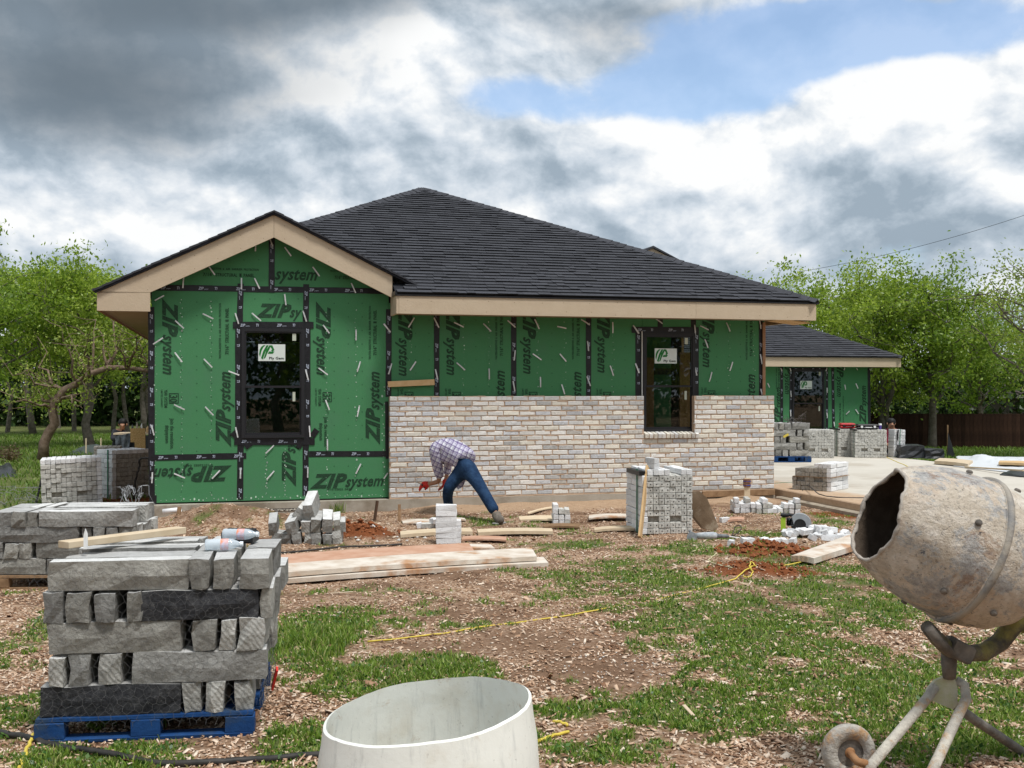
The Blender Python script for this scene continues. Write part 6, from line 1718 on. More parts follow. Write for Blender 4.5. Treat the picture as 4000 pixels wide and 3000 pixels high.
# ------------------------------------------------------------------ barrel
bc = Vector(((1672 - CU) / F * 3.0, 3.0, 0.0))
def barrel_material():
    m = bpy.data.materials.new('white_barrel_plastic'); m.use_nodes = True; n_ = G(m.node_tree); b_ = n_.n['Principled BSDF']
    c_ = n_.add('ShaderNodeTexCoord').outputs['Object']
    st_ = n_.vmath('MULTIPLY', c_, (1., 1., .12))
    f1 = n_.smooth(n_.noise(st_, 26, 7, .7), .52, .72); f2 = n_.smooth(n_.noise(c_, 5, 7, .65), .48, .72)
    col = n_.mix(n_.math('MULTIPLY', f1, .55), (.92, .92, .85, 1), (.56, .57, .54, 1))
    col = n_.mix(n_.math('MULTIPLY', f2, .45), col, (.70, .62, .48, 1))
    f3 = n_.smooth(n_.noise(c_, 70, 5, .7), .60, .72); col = n_.mix(n_.math('MULTIPLY', f3, .4), col, (.36, .33, .28, 1))
    f4 = n_.smooth(n_.noise(c_, 9, 8, .75, .5), .60, .70); col = n_.mix(n_.math('MULTIPLY', f4, .5), col, (.50, .36, .22, 1))
    n_.l.new(col, b_.inputs['Base Color']); b_.inputs['Roughness'].default_value = .45; b_.inputs['Specular IOR Level'].default_value = .35
    tl = n_.add('ShaderNodeBsdfTranslucent'); n_.l.new(col, tl.inputs[0]); mx = n_.add('ShaderNodeMixShader'); mx.inputs[0].default_value = .10
    n_.l.new(b_.outputs[0], mx.inputs[1]); n_.l.new(tl.outputs[0], mx.inputs[2]); n_.l.new(mx.outputs[0], n_.n['Material Output'].inputs[0])
    bn = n_.add('ShaderNodeBump'); bn.inputs['Strength'].default_value = .25; bn.inputs['Distance'].default_value = .01; n_.l.new(n_.noise(c_, 14, 6, .6), bn.inputs['Height']); n_.l.new(bn.outputs[0], b_.inputs['Normal'])
    return m
seg = 96; rr = random.Random(1); V_ = []; F_ = []
rad_o = [(.0, .268), (.03, .286), (.30, .300), (.62, .306), (.80, .303), (.90, .296), (.95, .287), (1.0, .281)]
jag = [0.0] * seg
for k in range(seg): jag[k] = .0022 * math.sin(k * 2 * math.pi / seg * 3 + 1) + .0014 * math.sin(k * 2 * math.pi / seg * 7) + rr.uniform(-.0006, .0006)
rim = lambda a, k: .985 + .034 * math.cos(a - .25) + jag[k]
for (h_, r_o) in rad_o:
    for k in range(seg):
        a_ = 2 * math.pi * k / seg; V_.append((r_o * math.cos(a_), r_o * math.sin(a_), h_ * rim(a_, k)))
inner = [(1.0, .273), (.95, .279), (.90, .288), (.62, .298), (.30, .292), (.03, .278), (.012, .26)]
for (h_, r_o) in inner:
    for k in range(seg):
        a_ = 2 * math.pi * k / seg; V_.append((r_o * math.cos(a_), r_o * math.sin(a_), h_ * rim(a_, k) + (.004 if h_ == 1.0 else 0)))
nr = len(rad_o) + len(inner)
for i in range(nr - 1):
    for k in range(seg): F_.append((i * seg + k, i * seg + (k + 1) % seg, (i + 1) * seg + (k + 1) % seg, (i + 1) * seg + k))
F_.append(tuple(range(seg))[::-1]); F_.append(tuple((nr - 1) * seg + k for k in range(seg)))
barrel = MB().add(V_, F_).build('barrel', barrel_material(), None, True, loc=bc, label='white plastic barrel with its top cut off, in the foreground', cat='barrel')
auto_smooth(barrel, 50)

# ------------------------------------------------------------------ concrete mixer
def mx(x, y, Y): return at(3100 + x / 1.3267, 1750 + y / 1.3267, Y)
def crust_material():
    m = bpy.data.materials.new('crusted_drum'); m.use_nodes = True; n_ = G(m.node_tree); b_ = n_.n['Principled BSDF']
    b_.inputs['Roughness'].default_value = .92; b_.inputs['Specular IOR Level'].default_value = .15
    c_ = n_.add('ShaderNodeTexCoord').outputs['Object']
    col = n_.ramp(n_.noise(c_, 9, 10, .76, .3), [(.28, (.36, .29, .22)), (.46, (.60, .52, .42)), (.62, (.76, .69, .60)), (.80, (.84, .80, .74))])
    tan = n_.smooth(n_.noise(c_, 2.2, 5, .6, .2), .48, .58); col = n_.mix(n_.math('MULTIPLY', tan, .5), col, n_.ramp(n_.noise(c_, 22, 8, .7), [(.3, (.50, .36, .25)), (.7, (.74, .60, .47))]))
    grey = n_.smooth(n_.noise(c_, 3.6, 10, .78, .4), .50, .56); col = n_.mix(n_.math('MULTIPLY', grey, .82), col, n_.ramp(n_.noise(c_, 26, 9, .8), [(.32, (.15, .155, .17)), (.48, (.38, .38, .38)), (.62, (.66, .65, .62))]))
    rust = n_.smooth(n_.noise(c_, 5, 9, .76, .3), .57, .64); col = n_.mix(n_.math('MULTIPLY', rust, .55), col, n_.ramp(n_.noise(c_, 30, 8, .7), [(.3, (.20, .10, .05)), (.7, (.44, .25, .13))]))
    chipp = n_.smooth(n_.noise(c_, 11, 9, .8, .3), .60, .64); col = n_.mix(chipp, col, (.11, .115, .13, 1))
    speck = n_.smooth(n_.noise(c_, 52, 7, .75), .57, .64); col = n_.mix(n_.math('MULTIPLY', speck, .7), col, (.13, .11, .095, 1))
    n_.l.new(col, b_.inputs['Base Color'])
    bn = n_.add('ShaderNodeBump'); bn.inputs['Strength'].default_value = 1.; bn.inputs['Distance'].default_value = .022
    hh = n_.math('ADD', n_.noise(c_, 30, 9, .72), n_.math('MULTIPLY', n_.noise(c_, 8, 6, .6), .8)); n_.l.new(hh, bn.inputs['Height']); n_.l.new(bn.outputs[0], b_.inputs['Normal'])
    return m
M_CRUST = crust_material()
M_LEG = mat('caked_steel_tube', (.58, .54, .46), .9, (.36, .33, .29), 14, 1., 1.2, 40, .2, col3=(.44, .28, .15), ns3=9)
M_YOKE = mat('dirty_dark_steel', (.085, .078, .07), .8, (.22, .19, .16), 12, 1., .8, 40, .25)
M_MIXY = mat('dirty_yellow_paint', (.30, .27, .06), .75, (.20, .17, .07), 8, 1., .4, 30, .25)
YM = 5.2
mix_base = Vector((mx(800, 1600, YM).x, YM, 0))
mixer = thing('concrete_mixer', 'tilting concrete mixer with a crusted tan drum on splayed tube legs', 'concrete mixer', mix_base)
ax = Vector((-.918, -.055, .385)).normalized()
dc = mx(885, 525, YM) - mix_base
DM = Matrix.Translation(dc) @ ax.to_track_quat('Z', 'Y').to_matrix().to_4x4()
seg = 72; rr = random.Random(9)
outer = [(.0, -.385), (.10, -.380), (.19, -.35), (.262, -.285), (.312, -.20), (.338, -.10), (.345, -.018), (.352, -.016), (.352, .020), (.345, .022), (.342, .10), (.328, .20), (.302, .30), (.262, .385), (.232, .432)]
inn = [(.222, .432), (.250, .385), (.290, .30), (.316, .20), (.330, .10), (.333, 0), (.328, -.09), (.30, -.19), (.24, -.28), (.0, -.36)]
prof = outer + inn; vs = []; fs = []
lip = [1 + .022 * math.sin(3 * 2 * math.pi * k / seg + 1) + .010 * math.sin(7 * 2 * math.pi * k / seg + 2) + .004 * math.sin(k * 1.9) for k in range(seg)]
lipz = [.014 * math.sin(2 * 2 * math.pi * k / seg + .6) + .008 * math.sin(5 * 2 * math.pi * k / seg) + .003 * math.sin(k * 1.3 + 1) for k in range(seg)]
for i, (r, h) in enumerate(prof):
    f = max(0., min(1., (h - .20) / .23))
    for k in range(seg):
        a_ = 2 * math.pi * k / seg; q = r * (1 + (lip[k] - 1) * f) * (1 + .006 * math.sin(a_ * 7 + h * 9))
        vs.append((q * math.cos(a_), q * math.sin(a_), h + lipz[k] * f))
for i in range(len(prof) - 1):
    for k in range(seg): fs.append((i * seg + k, i * seg + (k + 1) % seg, (i + 1) * seg + (k + 1) % seg, (i + 1) * seg + k))
no = len(outer)
drum = MB().add(vs, fs).build('drum', M_CRUST, mixer, True)
drum.matrix_local = DM
M_INSIDE = mat('drum_inside', (.075, .055, .04), .95, (.13, .10, .075), 9, 1., .8, 40, .1)
drum.data.materials.append(M_INSIDE)
for p_ in drum.data.polygons:
    if p_.index >= no * seg: p_.material_index = 1
auto_smooth(drum, 55)
bandm = MB(); bandm.lathe([(.351, -.014), (.361, -.012), (.364, .002), (.361, .016), (.351, .018)], 72); bandm.build('drum_band', mat('grey_drum_band', (.22, .215, .21), .8, (.40, .35, .28), 9, 1., .8, 40), drum, True)
# hardened lip of mortar round the mouth
pts = [(.224 * lip[k] * math.cos(2 * math.pi * k / seg), .224 * lip[k] * math.sin(2 * math.pi * k / seg), .434 + lipz[k]) for k in range(seg)] 
o = MB().tube(pts + [pts[0]], [rr.uniform(.007, .013) for _ in range(seg + 1)], 6, False).build('mortar_lip', mat('pale_dried_mortar', (.52, .47, .41), .95, (.36, .31, .26), 18, 1., .8, 60), drum, True)
for k in range(6):
    a_ = k * 1.047 + .35
    for (r, h, tl) in ((.337, .145, .2), (.345, -.10, 0)):
        q = Matrix.Rotation(a_, 4, 'Z') @ Matrix.Translation((r + .002, 0, h)) @ Matrix.Rotation(R(90) - tl, 4, 'Y')
        MB().lathe([(.0, .014), (.010, .013), (.016, .008), (.016, 0)], 8, q).build('bolt', M_YOKE, drum, True)
MB().box((.19, .0, .12), (.05, .006, .30), rot=(.2, -.35, .4)).build('mixing_blade', M_LEG, drum); MB().box((-.17, .08, .10), (.05, .006, .28), rot=(-.2, .3, .4)).build('mixing_blade', M_LEG, drum)
def rel(x, y, Y=YM): return mx(x, y, Y) - mix_base
def part(name, pts, r, m=M_LEG, seg=10): return MB().tube(pts, r, seg).build(name, m, mixer, True)
# yoke that carries the drum
part('yoke', [rel(690, 925, 5.05), rel(740, 985, 5.1), rel(800, 1040, 5.15), rel(880, 1065, 5.2), rel(985, 1060, 5.25), rel(1070, 1005, 5.3), rel(1150, 905, 5.3), rel(1230, 780, 5.3)], [.030, .034, .038, .038, .042, .044, .044, .04], mat('mortar_splashed_yoke', (.060, .055, .048), .75, (.15, .13, .10), 9, 1., 1.2, 36, .3, col3=(.26, .23, .07), ns3=3.5), 12)
part('pivot_sleeve', [rel(700, 935, 4.98), rel(760, 1010, 5.02), rel(815, 1065, 5.06)], [.022, .024, .022], M_YOKE)
MB().chbox((0, 0, 0), (.10, .12, .09), .012, .004).build('pivot_bracket', M_YOKE, mixer, loc=rel(855, 1045, 5.14), rot=(0, .5, 0))
part('post', [rel(805, 1065, 5.18), rel(805, 1120, 5.19), rel(807, 1190, 5.2)], [.036, .036, .030], M_YOKE, 12)
# gusset plate and legs
gpl = [rel(x, y, 5.2) for x, y in ((735, 1205), (800, 1180), (835, 1195), (850, 1240), (850, 1340), (825, 1355), (690, 1300), (690, 1255))]
k = len(gpl); MB().add([tuple(p) for p in gpl] + [tuple(p + Vector((0, .02, 0))) for p in gpl], [tuple(range(k)), tuple(range(2 * k - 1, k - 1, -1))] + [((i + 1) % k, i, k + i, k + (i + 1) % k) for i in range(k)]).build('gusset_plate', mat('whitened_steel', (.52, .50, .42), .85, (.42, .43, .25), 12, 1., .4, 40), mixer)
part('leg', [rel(735, 1235, 5.2), rel(690, 1300, 5.18), rel(540, 1480, 5.0), rel(405, 1640, 4.85), rel(385, 1700, 4.83)], [.022, .024, .024, .024, .024])
part('leg', [rel(840, 1200, 5.22), rel(885, 1230, 5.2), rel(895, 1300, 5.17), rel(855, 1380, 5.12), rel(790, 1520, 4.98), rel(720, 1670, 4.82), rel(660, 1800, 4.7)], [.020, .023, .024, .024, .024, .024, .024])
part('leg', [rel(850, 1345, 5.2), rel(940, 1410, 5.3), rel(1060, 1490, 5.45), rel(1200, 1585, 5.6), rel(1400, 1700, 5.8)], [.022, .023, .023, .023, .023], mat('caked_dark_tube', (.26, .24, .21), .9, (.12, .11, .10), 12, 1., .8, 40))
wc_ = mx(283, 1572, 4.95); wheel = link('wheel', None, None, mixer, wc_ - mix_base, (R(90), R(6), R(8)))
MB().lathe([(.062, -.028), (.098, -.032), (.118, -.024), (.124, 0), (.118, .024), (.098, .032), (.062, .028), (.062, -.028)], 36).build('tyre', mat('mortar_caked_tyre', (.52, .49, .43), .95, (.28, .26, .24), 16, 1., 1.4, 40, .1, col3=(.42, .26, .14), ns3=9), wheel, True)
MB().lathe([(.0, -.03), (.022, -.034), (.024, .02), (.0, .02)], 16).build('hub', mat('rusty_steel', (.26, .12, .05), .9, (.36, .20, .10), 20, 1.), wheel, True)
for k in range(8): MB().box((.045, 0, -.012), (.05, .018, .012), M=Matrix.Rotation(k * .785, 4, 'Z')).build('spoke', M_LEG, wheel)
MB().lathe([(.0, .012), (.064, .012), (.064, .018), (0, .018)], 28).build('wheel_disc', M_YOKE, wheel)
part('axle', [wc_ - mix_base, rel(330, 1625, 4.88), rel(400, 1645, 4.85)], [.018, .018, .02], mat('rusty_steel', (.26, .12, .05), .9, (.36, .20, .10), 20, 1.))
MB().chbox((0, 0, 0), (.34, .30, .16), .02).build('motor_housing', M_MIXY, mixer, loc=rel(1370, 870, 5.35), rot=(0, -.1, .1))
MB().chbox((0, 0, 0), (.36, .28, .06), .01).build('housing_lid', M_BLACK, mixer, loc=rel(1370, 820, 5.35), rot=(0, -.1, .1))

# ------------------------------------------------------------------ people
def skin(nodes, edges, root, sub=2):
    """surface grown round joints: nodes {name: (position, radius)}"""
    names = list(nodes); me = bpy.data.meshes.new('sk'); me.from_pydata([tuple(nodes[k][0]) for k in names], [(names.index(a), names.index(b)) for a, b in edges], [])
    ob = bpy.data.objects.new('sk', me); COL.objects.link(ob)
    ob.modifiers.new('s', 'SKIN'); sm = ob.modifiers.new('u', 'SUBSURF'); sm.levels = sub; sm.render_levels = sub
    for i, k in enumerate(names):
        r = nodes[k][1]; d = me.skin_vertices[0].data[i]
        d.radius = (r, r) if not hasattr(r, '__len__') else r; d.use_root = (k == root)
    dg = bpy.context.evaluated_depsgraph_get(); dg.update()
    out = bpy.data.meshes.new_from_object(ob.evaluated_get(dg)); bpy.data.objects.remove(ob); bpy.data.meshes.remove(me)
    for p_ in out.polygons: p_.use_smooth = True
    return out
def chain(*n): return [(n[i], n[i + 1]) for i in range(len(n) - 1)]
def hand_nodes(N, E, pre, wrist, fwd, side, curl=Vector((0, 0, -1)), s=1.0):
    """palm, four fingers and a thumb"""
    wrist, fwd, side, curl = Vector(wrist), Vector(fwd).normalized(), Vector(side).normalized(), Vector(curl).normalized()
    N[pre + 'palm'] = (wrist + fwd * .055 * s, .030 * s); E.append((pre + 'wrist', pre + 'palm'))
    for i, (o, L) in enumerate(((-.030, .072), (-.010, .082), (.010, .076), (.029, .060))):
        b = wrist + fwd * .095 * s + side * o * s
        N[pre + 'k%d' % i] = (b, .0105 * s); N[pre + 'm%d' % i] = (b + fwd * L * .45 * s + curl * .018 * s, .0095 * s); N[pre + 't%d' % i] = (b + fwd * L * .7 * s + curl * .055 * s, .008 * s)
        E += chain(pre + 'palm', pre + 'k%d' % i, pre + 'm%d' % i, pre + 't%d' % i)
    b = wrist + fwd * .03 * s - side * .035 * s
    N[pre + 'th0'] = (b, .012 * s); N[pre + 'th1'] = (b + fwd * .035 * s - side * .02 * s + curl * .02 * s, .010 * s); E += chain(pre + 'palm', pre + 'th0', pre + 'th1')
M_SKIN = mat('brown_skin', (.34, .17, .10), .6, (.40, .21, .13), 30, .6, spec=.35)
M_HAIR = mat('black_hair', (.008, .007, .006), .6)
def plaid_material():
    m = bpy.data.materials.new('purple_plaid'); m.use_nodes = True; n_ = G(m.node_tree); b_ = n_.n['Principled BSDF']; b_.inputs['Roughness'].default_value = .9; b_.inputs['Specular IOR Level'].default_value = .1
    c_ = n_.add('ShaderNodeTexCoord').outputs['Object']
    mp = n_.add('ShaderNodeMapping'); mp.inputs['Rotation'].default_value = (0, R(-24), 0); n_.l.new(c_, mp.inputs[0])
    wv = n_.vmath('ADD', mp.outputs[0], n_.vmath('SCALE', n_.vmath('SUBTRACT', n_.noise(c_, 6, 3, .5, out=1), (.5, .5, .5)), sc=.035))
    s_ = n_.add('ShaderNodeSeparateXYZ'); n_.l.new(wv, s_.inputs[0])
    def lines(x, per, wd, off=0.):
        f = n_.math('ABSOLUTE', n_.math('SUBTRACT', n_.math('FRACT', n_.math('ADD', n_.math('DIVIDE', x, per), off)), .5))
        return n_.math('LESS_THAN', f, wd)
    col = (.66, .66, .70, 1)
    for x in (s_.outputs[0], s_.outputs[2]):
        col = n_.mix(n_.math('MULTIPLY', lines(x, .064, .13), .72), col, (.10, .055, .20, 1))
        col = n_.mix(n_.math('MULTIPLY', lines(x, .064, .06, .32), .55), col, (.13, .10, .22, 1))
        col = n_.mix(n_.math('MULTIPLY', lines(x, .128, .16, .5), .22), col, (.36, .30, .50, 1))
    n_.l.new(col, b_.inputs['Base Color'])
    bn = n_.add('ShaderNodeBump'); bn.inputs['Strength'].default_value = .9; bn.inputs['Distance'].default_value = .03; n_.l.new(n_.noise(c_, 9, 4, .55, 1.2), bn.inputs['Height']); n_.l.new(bn.outputs[0], b_.inputs['Normal']); return m
def denim():
    return mat('blue_denim', (.011, .028, .068), .9, (.026, .060, .125), 11, 1., 2.2, 13, .12)
# bending mason
def mm(x, y, Y): return at(1600 + x / 4.1475, 1680 + y / 4.1475, Y)
mp0 = Vector((mm(900, 1500, 15.6).x, 15.6, 0)); mason = thing('person', 'person in purple plaid shirt and jeans bending to the brick wall, red gloves', 'person', mp0)
def J(x, y, Y, r): return (mm(x, y, Y) - mp0, r)
body = dict(pelvis=J(900, 610, 15.70, .135), waist=J(800, 470, 15.85, .125), chest=J(600, 345, 15.98, .145), up=J(480, 290, 16.02, .12), neck=J(455, 330, 16.18, .055), jaw=J(480, 400, 16.28, .075), skull=J(520, 440, 16.34, .095), nose=J(500, 450, 16.43, .02),
    ls=J(395, 275, 15.88, .062), le=J(470, 690, 16.0, .046), lf=J(480, 830, 16.05, .040), lwrist=J(330, 872, 16.15, .030), rs=J(600, 330, 16.2, .06), re=J(620, 600, 16.38, .045), rwrist=J(590, 790, 16.38, .03),
    lh=J(800, 680, 15.80, .092), lk=J(630, 935, 15.72, .062), la=J(640, 1260, 16.10, .045), lt=J(610, 1345, 16.28, .04), rh=J(1000, 680, 15.62, .092), rk=J(1175, 965, 15.38, .064), ra=J(1390, 1330, 15.13, .045), rt=J(1450, 1440, 15.08, .04))
E = chain('pelvis', 'waist', 'chest', 'up', 'neck', 'jaw', 'skull') + [('jaw', 'nose')] + chain('up', 'ls', 'le', 'lf', 'lwrist') + chain('chest', 'rs', 're', 'rwrist') + chain('pelvis', 'lh', 'lk', 'la', 'lt') + chain('pelvis', 'rh', 'rk', 'ra', 'rt')
hand_nodes(body, E, 'l', body['lwrist'][0], (-1, .25, -.12), (.1, .3, 1)); hand_nodes(body, E, 'r', body['rwrist'][0], (-.4, .2, -1), (0, 1, .2), (-1, 0, -.3))
for kx in ('pelvis', 'waist', 'chest', 'up', 'ls', 'le', 'rs', 're', 'lh', 'rh', 'lk', 'rk', 'la', 'ra'): body[kx] = (body[kx][0], body[kx][1] * .72)
link('body', skin(body, E, 'pelvis'), M_SKIN, mason)
sh = dict(hem=J(925, 530, 15.70, .198), mid=J(875, 460, 15.78, .192), waist=J(795, 400, 15.86, .188), chest=J(615, 335, 15.97, .200), up=J(475, 285, 15.99, .162), ls=J(385, 285, 15.88, .095), la1=J(430, 470, 15.93, .088), le=J(470, 660, 16.0, .078), lc=J(495, 800, 16.03, .064), rs=J(610, 330, 16.22, .09), re=J(620, 590, 16.38, .065), rc=J(600, 730, 16.38, .055))
E = chain('hem', 'mid', 'waist', 'chest', 'up', 'ls', 'la1', 'le', 'lc') + chain('chest', 'rs', 're', 'rc')
M_PLAID = plaid_material()
shirt = link('shirt', skin(sh, E, 'hem'), M_PLAID, mason)
tail = [mm(x, y, Y) - mp0 for x, y, Y in ((690, 640, 15.98), (905, 720, 15.90), (915, 800, 15.92), (865, 915, 15.95), (785, 965, 15.98), (735, 900, 16.0))]
k = len(tail); MB().add([tuple(p) for p in tail] + [tuple(p + Vector((0, .02, 0))) for p in tail], [tuple(range(k)), tuple(range(2 * k - 1, k - 1, -1))] + [((i + 1) % k, i, k + i, k + (i + 1) % k) for i in range(k)]).build('shirt_tail', M_PLAID, mason)
jn = dict(top=J(870, 560, 15.74, .14), pelvis=J(905, 650, 15.68, .160), lh=J(800, 690, 15.80, .118), lk=J(632, 935, 15.72, .088), lc=J(612, 1080, 15.90, .078), la=J(640, 1270, 16.10, .070), rh=J(1000, 690, 15.62, .118), rk=J(1172, 965, 15.38, .088), rc=J(1275, 1140, 15.25, .082), ra=J(1395, 1345, 15.13, .080))
link('jeans', skin(jn, [('top', 'pelvis')] + chain('pelvis', 'lh', 'lk', 'lc', 'la') + chain('pelvis', 'rh', 'rk', 'rc', 'ra'), 'pelvis'), denim(), mason)
M_BOOT = mat('worn_boot', (.10, .085, .07), .85, (.20, .17, .14), 16, 1., .5, 50)
for key, nn in (('r', dict(a=J(1395, 1310, 15.13, .072), h=J(1412, 1405, 15.12, .070), b=J(1452, 1450, 15.04, .070), t=J(1490, 1478, 14.92, .058))), ('l', dict(a=J(640, 1270, 16.12, .05), h=J(640, 1340, 16.15, .05), b=J(600, 1355, 16.28, .045), t=J(575, 1360, 16.36, .036)))):
    bt = link('boot', skin(nn, chain('a', 'h', 'b', 't'), 'a'), M_BOOT, mason)
    zmin = min(v.co.z for v in bt.data.vertices); gzz = gz(mp0 + Vector((nn['b'][0].x, nn['b'][0].y, 0)))
    bt.location.z = gzz - zmin + .002 if abs(gzz - zmin) < .15 else 0
    q = nn['b'][0]; MB().chbox((q.x, q.y, gzz + .012), (.10, .20, .024), .008, rot=(0, 0, -.6 if key == 'r' else .5)).build('sole', mat('pale_sole', (.30, .29, .27), .9), mason)
M_GLOVE = mat('red_glove', (.55, .030, .018), .7, (.40, .02, .015), 20, .8)
for pre, fw, sd, cu in (('l', (-1, .25, -.12), (.1, .3, 1), (0, 0, -1)), ('r', (-.4, .2, -1), (0, 1, .2), (-1, 0, -.3))):
    N = {pre + 'wrist': (body[pre + 'wrist'][0] - Vector(fw).normalized() * .0, .040)}; E = []; hand_nodes(N, E, pre, body[pre + 'wrist'][0], fw, sd, cu, 1.12)
    for kx in list(N): N[kx] = (N[kx][0], N[kx][1] * 1.25)
    link('glove', skin(N, E, pre + 'wrist'), M_GLOVE, mason)
tl_ = thing('jointing_tool', 'black jointing tool held in the bending person\'s red glove', 'hand tool', mm(245, 915, 16.18), .3)
MB().chbox((0, 0, 0), (.10, .03, .05), .012).build('handle', M_BLACK, tl_, rot=(0, .6, 0)); MB().tube([(-.04, 0, .03), (-.08, .02, .05), (-.14, .05, .07)], .006, 6).build('blade', M_YOKE, tl_)
# hair under the bent head
me = MB(); me.lathe([(.0, .10), (.05, .092), (.085, .06), (.100, .01), (.098, -.03)], 18, Matrix.Translation(body['skull'][0]) @ Matrix.Rotation(R(140), 4, 'X')); me.build('hair', M_HAIR, mason, True)

def worker(label, org, J_, shirt_m, pants_m, hair_tilt, moustache=False, shoes=None, face=Vector((0, -1, -.1)), nodes=None):
    th = thing('person', label, 'person', org)
    b = {k: (v[0] - org, v[1]) for k, v in nodes.items()}
    sk_, jw = b['skull'][0], b['jaw'][0]
    b['nose'] = (sk_.lerp(jw, .5) + face * .105, .014)
    E = chain('pelvis', 'waist', 'chest', 'neck', 'jaw', 'skull') + [('jaw', 'nose')] + chain('chest', 'ls', 'le', 'lwrist') + chain('chest', 'rs', 're', 'rwrist') + chain('pelvis', 'lh', 'lk', 'la', 'lt') + chain('pelvis', 'rh', 'rk', 'ra', 'rt')
    hand_nodes(b, E, 'l', b['lwrist'][0], face + Vector((0, 0, -.4)), (1, 0, 0)); hand_nodes(b, E, 'r', b['rwrist'][0], face + Vector((0, 0, -.4)), (-1, 0, 0))
    link('body', skin(b, E, 'pelvis'), M_SKIN, th)
    s_ = {k: (b[k][0], b[k][1] * f) for k, f in (('pelvis', 1.12), ('waist', 1.16), ('chest', 1.16), ('ls', 1.3), ('le', 1.3), ('rs', 1.3), ('re', 1.3))}
    s_['lw'] = (b['le'][0].lerp(b['lwrist'][0], .8), .048); s_['rw'] = (b['re'][0].lerp(b['rwrist'][0], .8), .048)
    link('shirt', skin(s_, chain('pelvis', 'waist', 'chest', 'ls', 'le', 'lw') + chain('chest', 'rs', 're', 'rw'), 'pelvis'), shirt_m, th)
    p_ = {k: (b[k][0], b[k][1] * 1.22) for k in ('pelvis', 'lh', 'lk', 'la', 'rh', 'rk', 'ra')}; p_['pelvis'] = (b['pelvis'][0], b['pelvis'][1] * 1.1)
    link('trousers', skin(p_, chain('pelvis', 'lh', 'lk', 'la') + chain('pelvis', 'rh', 'rk', 'ra'), 'pelvis'), pants_m, th)
    for sd in ('l', 'r'):
        a_, t_ = b[sd + 'a'][0], b[sd + 't'][0]; link('shoe', skin({'a': (a_, .05), 'm': (a_.lerp(t_, .5), .045), 't': (t_, .038)}, chain('a', 'm', 't'), 'a'), shoes or M_BOOT, th)
    Mh = Matrix.Translation(sk_ + Vector((0, .012, .012))) @ Matrix.Rotation(hair_tilt, 4, 'X')
    MB().lathe([(.0, .105), (.05, .098), (.085, .07), (.104, .02), (.103, -.02), (.095, -.045)], 18, Mh).build('hair', M_HAIR, th, True)
    side = Vector((1, 0, 0)); eye = sk_.lerp(jw, .28) + face * .088
    for sx in (-1, 1):
        MB().lathe([(.0, .006), (.012, .003), (.014, 0)], 8, Matrix.Translation(eye + side * sx * .032) @ face.to_track_quat('Z', 'Y').to_matrix().to_4x4()).build('eye', M_HAIR, th, True)
        MB().lathe([(.0, .03), (.014, .02), (.018, 0), (.012, -.022), (0, -.028)], 8, Matrix.Translation(sk_.lerp(jw, .35) + side * sx * .095) ).build('ear', M_SKIN, th, True)
    MB().chbox(jw.lerp(sk_, .05) + face * .085, (.05, .012, .008), .002).build('mouth', mat('lips', (.22, .08, .06), .6), th)
    if moustache: MB().chbox(jw.lerp(sk_, .16) + face * .092, (.065, .014, .014), .004).build('moustache', M_HAIR, th)
    return th
def m8(x, y, Y): return at(380 + x / 4.146, 1600 + y / 4.146, Y)
org = Vector((m8(330, 800, 26).x, 26.0, 0))
n8 = dict(pelvis=(m8(335, 715, 26.1), .13), waist=(m8(330, 600, 26.05), .13), chest=(m8(355, 420, 25.95), .165), neck=(m8(395, 325, 25.9), .055), jaw=(m8(412, 285, 25.82), .068), skull=(m8(412, 220, 25.86), .092),
    ls=(m8(270, 370, 25.98), .068), le=(m8(255, 480, 25.8), .05), lwrist=(m8(340, 470, 25.5), .03), rs=(m8(445, 370, 25.9), .068), re=(m8(480, 470, 25.7), .05), rwrist=(m8(455, 480, 25.45), .03),
    lh=(m8(290, 760, 26.0), .09), lk=(m8(290, 880, 25.65), .065), la=(m8(290, 895, 26.1), .045), lt=(m8(290, 900, 26.25), .04), rh=(m8(380, 760, 26.0), .09), rk=(m8(390, 860, 25.6), .065), ra=(m8(390, 895, 26.05), .045), rt=(m8(390, 900, 26.2), .04))
worker('person in a dark long-sleeved shirt kneeling behind brick stacks, head down', org, None, mat('charcoal_shirt', (.022, .022, .028), .9, (.035, .035, .042), 9), mat('black_trousers', (.012, .012, .014), .9), -.25, nodes=n8, face=Vector((.25, -.9, -.3)).normalized())
def m7(x, y, Y): return at(3000 + x / 3.95, 1580 + y / 3.95, Y)
org = Vector((m7(1870, 800, 27.3).x, 27.3, .17))
n7 = dict(pelvis=(m7(1865, 650, 27.4), .13), waist=(m7(1875, 570, 27.35), .125), chest=(m7(1900, 450, 27.3), .155), neck=(m7(1905, 365, 27.28), .055), jaw=(m7(1900, 330, 27.22), .070), skull=(m7(1903, 280, 27.26), .092),
    ls=(m7(1838, 410, 27.3), .066), le=(m7(1825, 540, 27.2), .05), lwrist=(m7(1850, 640, 27.0), .03), rs=(m7(1975, 415, 27.3), .066), re=(m7(1990, 540, 27.25), .05), rwrist=(m7(1930, 640, 27.0), .03),
    lh=(m7(1830, 665, 27.3), .09), lk=(m7(1845, 670, 26.95), .065), la=(m7(1845, 770, 26.95), .045), lt=(m7(1835, 790, 26.82), .035), rh=(m7(1910, 665, 27.3), .09), rk=(m7(1925, 670, 26.95), .065), ra=(m7(1925, 770, 26.95), .045), rt=(m7(1925, 790, 26.82), .035))
worker('person in a maroon shirt sitting between brick cubes, facing the camera', org, None, mat('maroon_shirt', (.12, .010, .022), .9, (.16, .016, .03), 9), mat('black_trousers', (.012, .012, .014), .9), 0.05, True, mat('grey_white_shoe', (.40, .40, .40), .8), nodes=n7, face=Vector((-.05, -1, 0)))
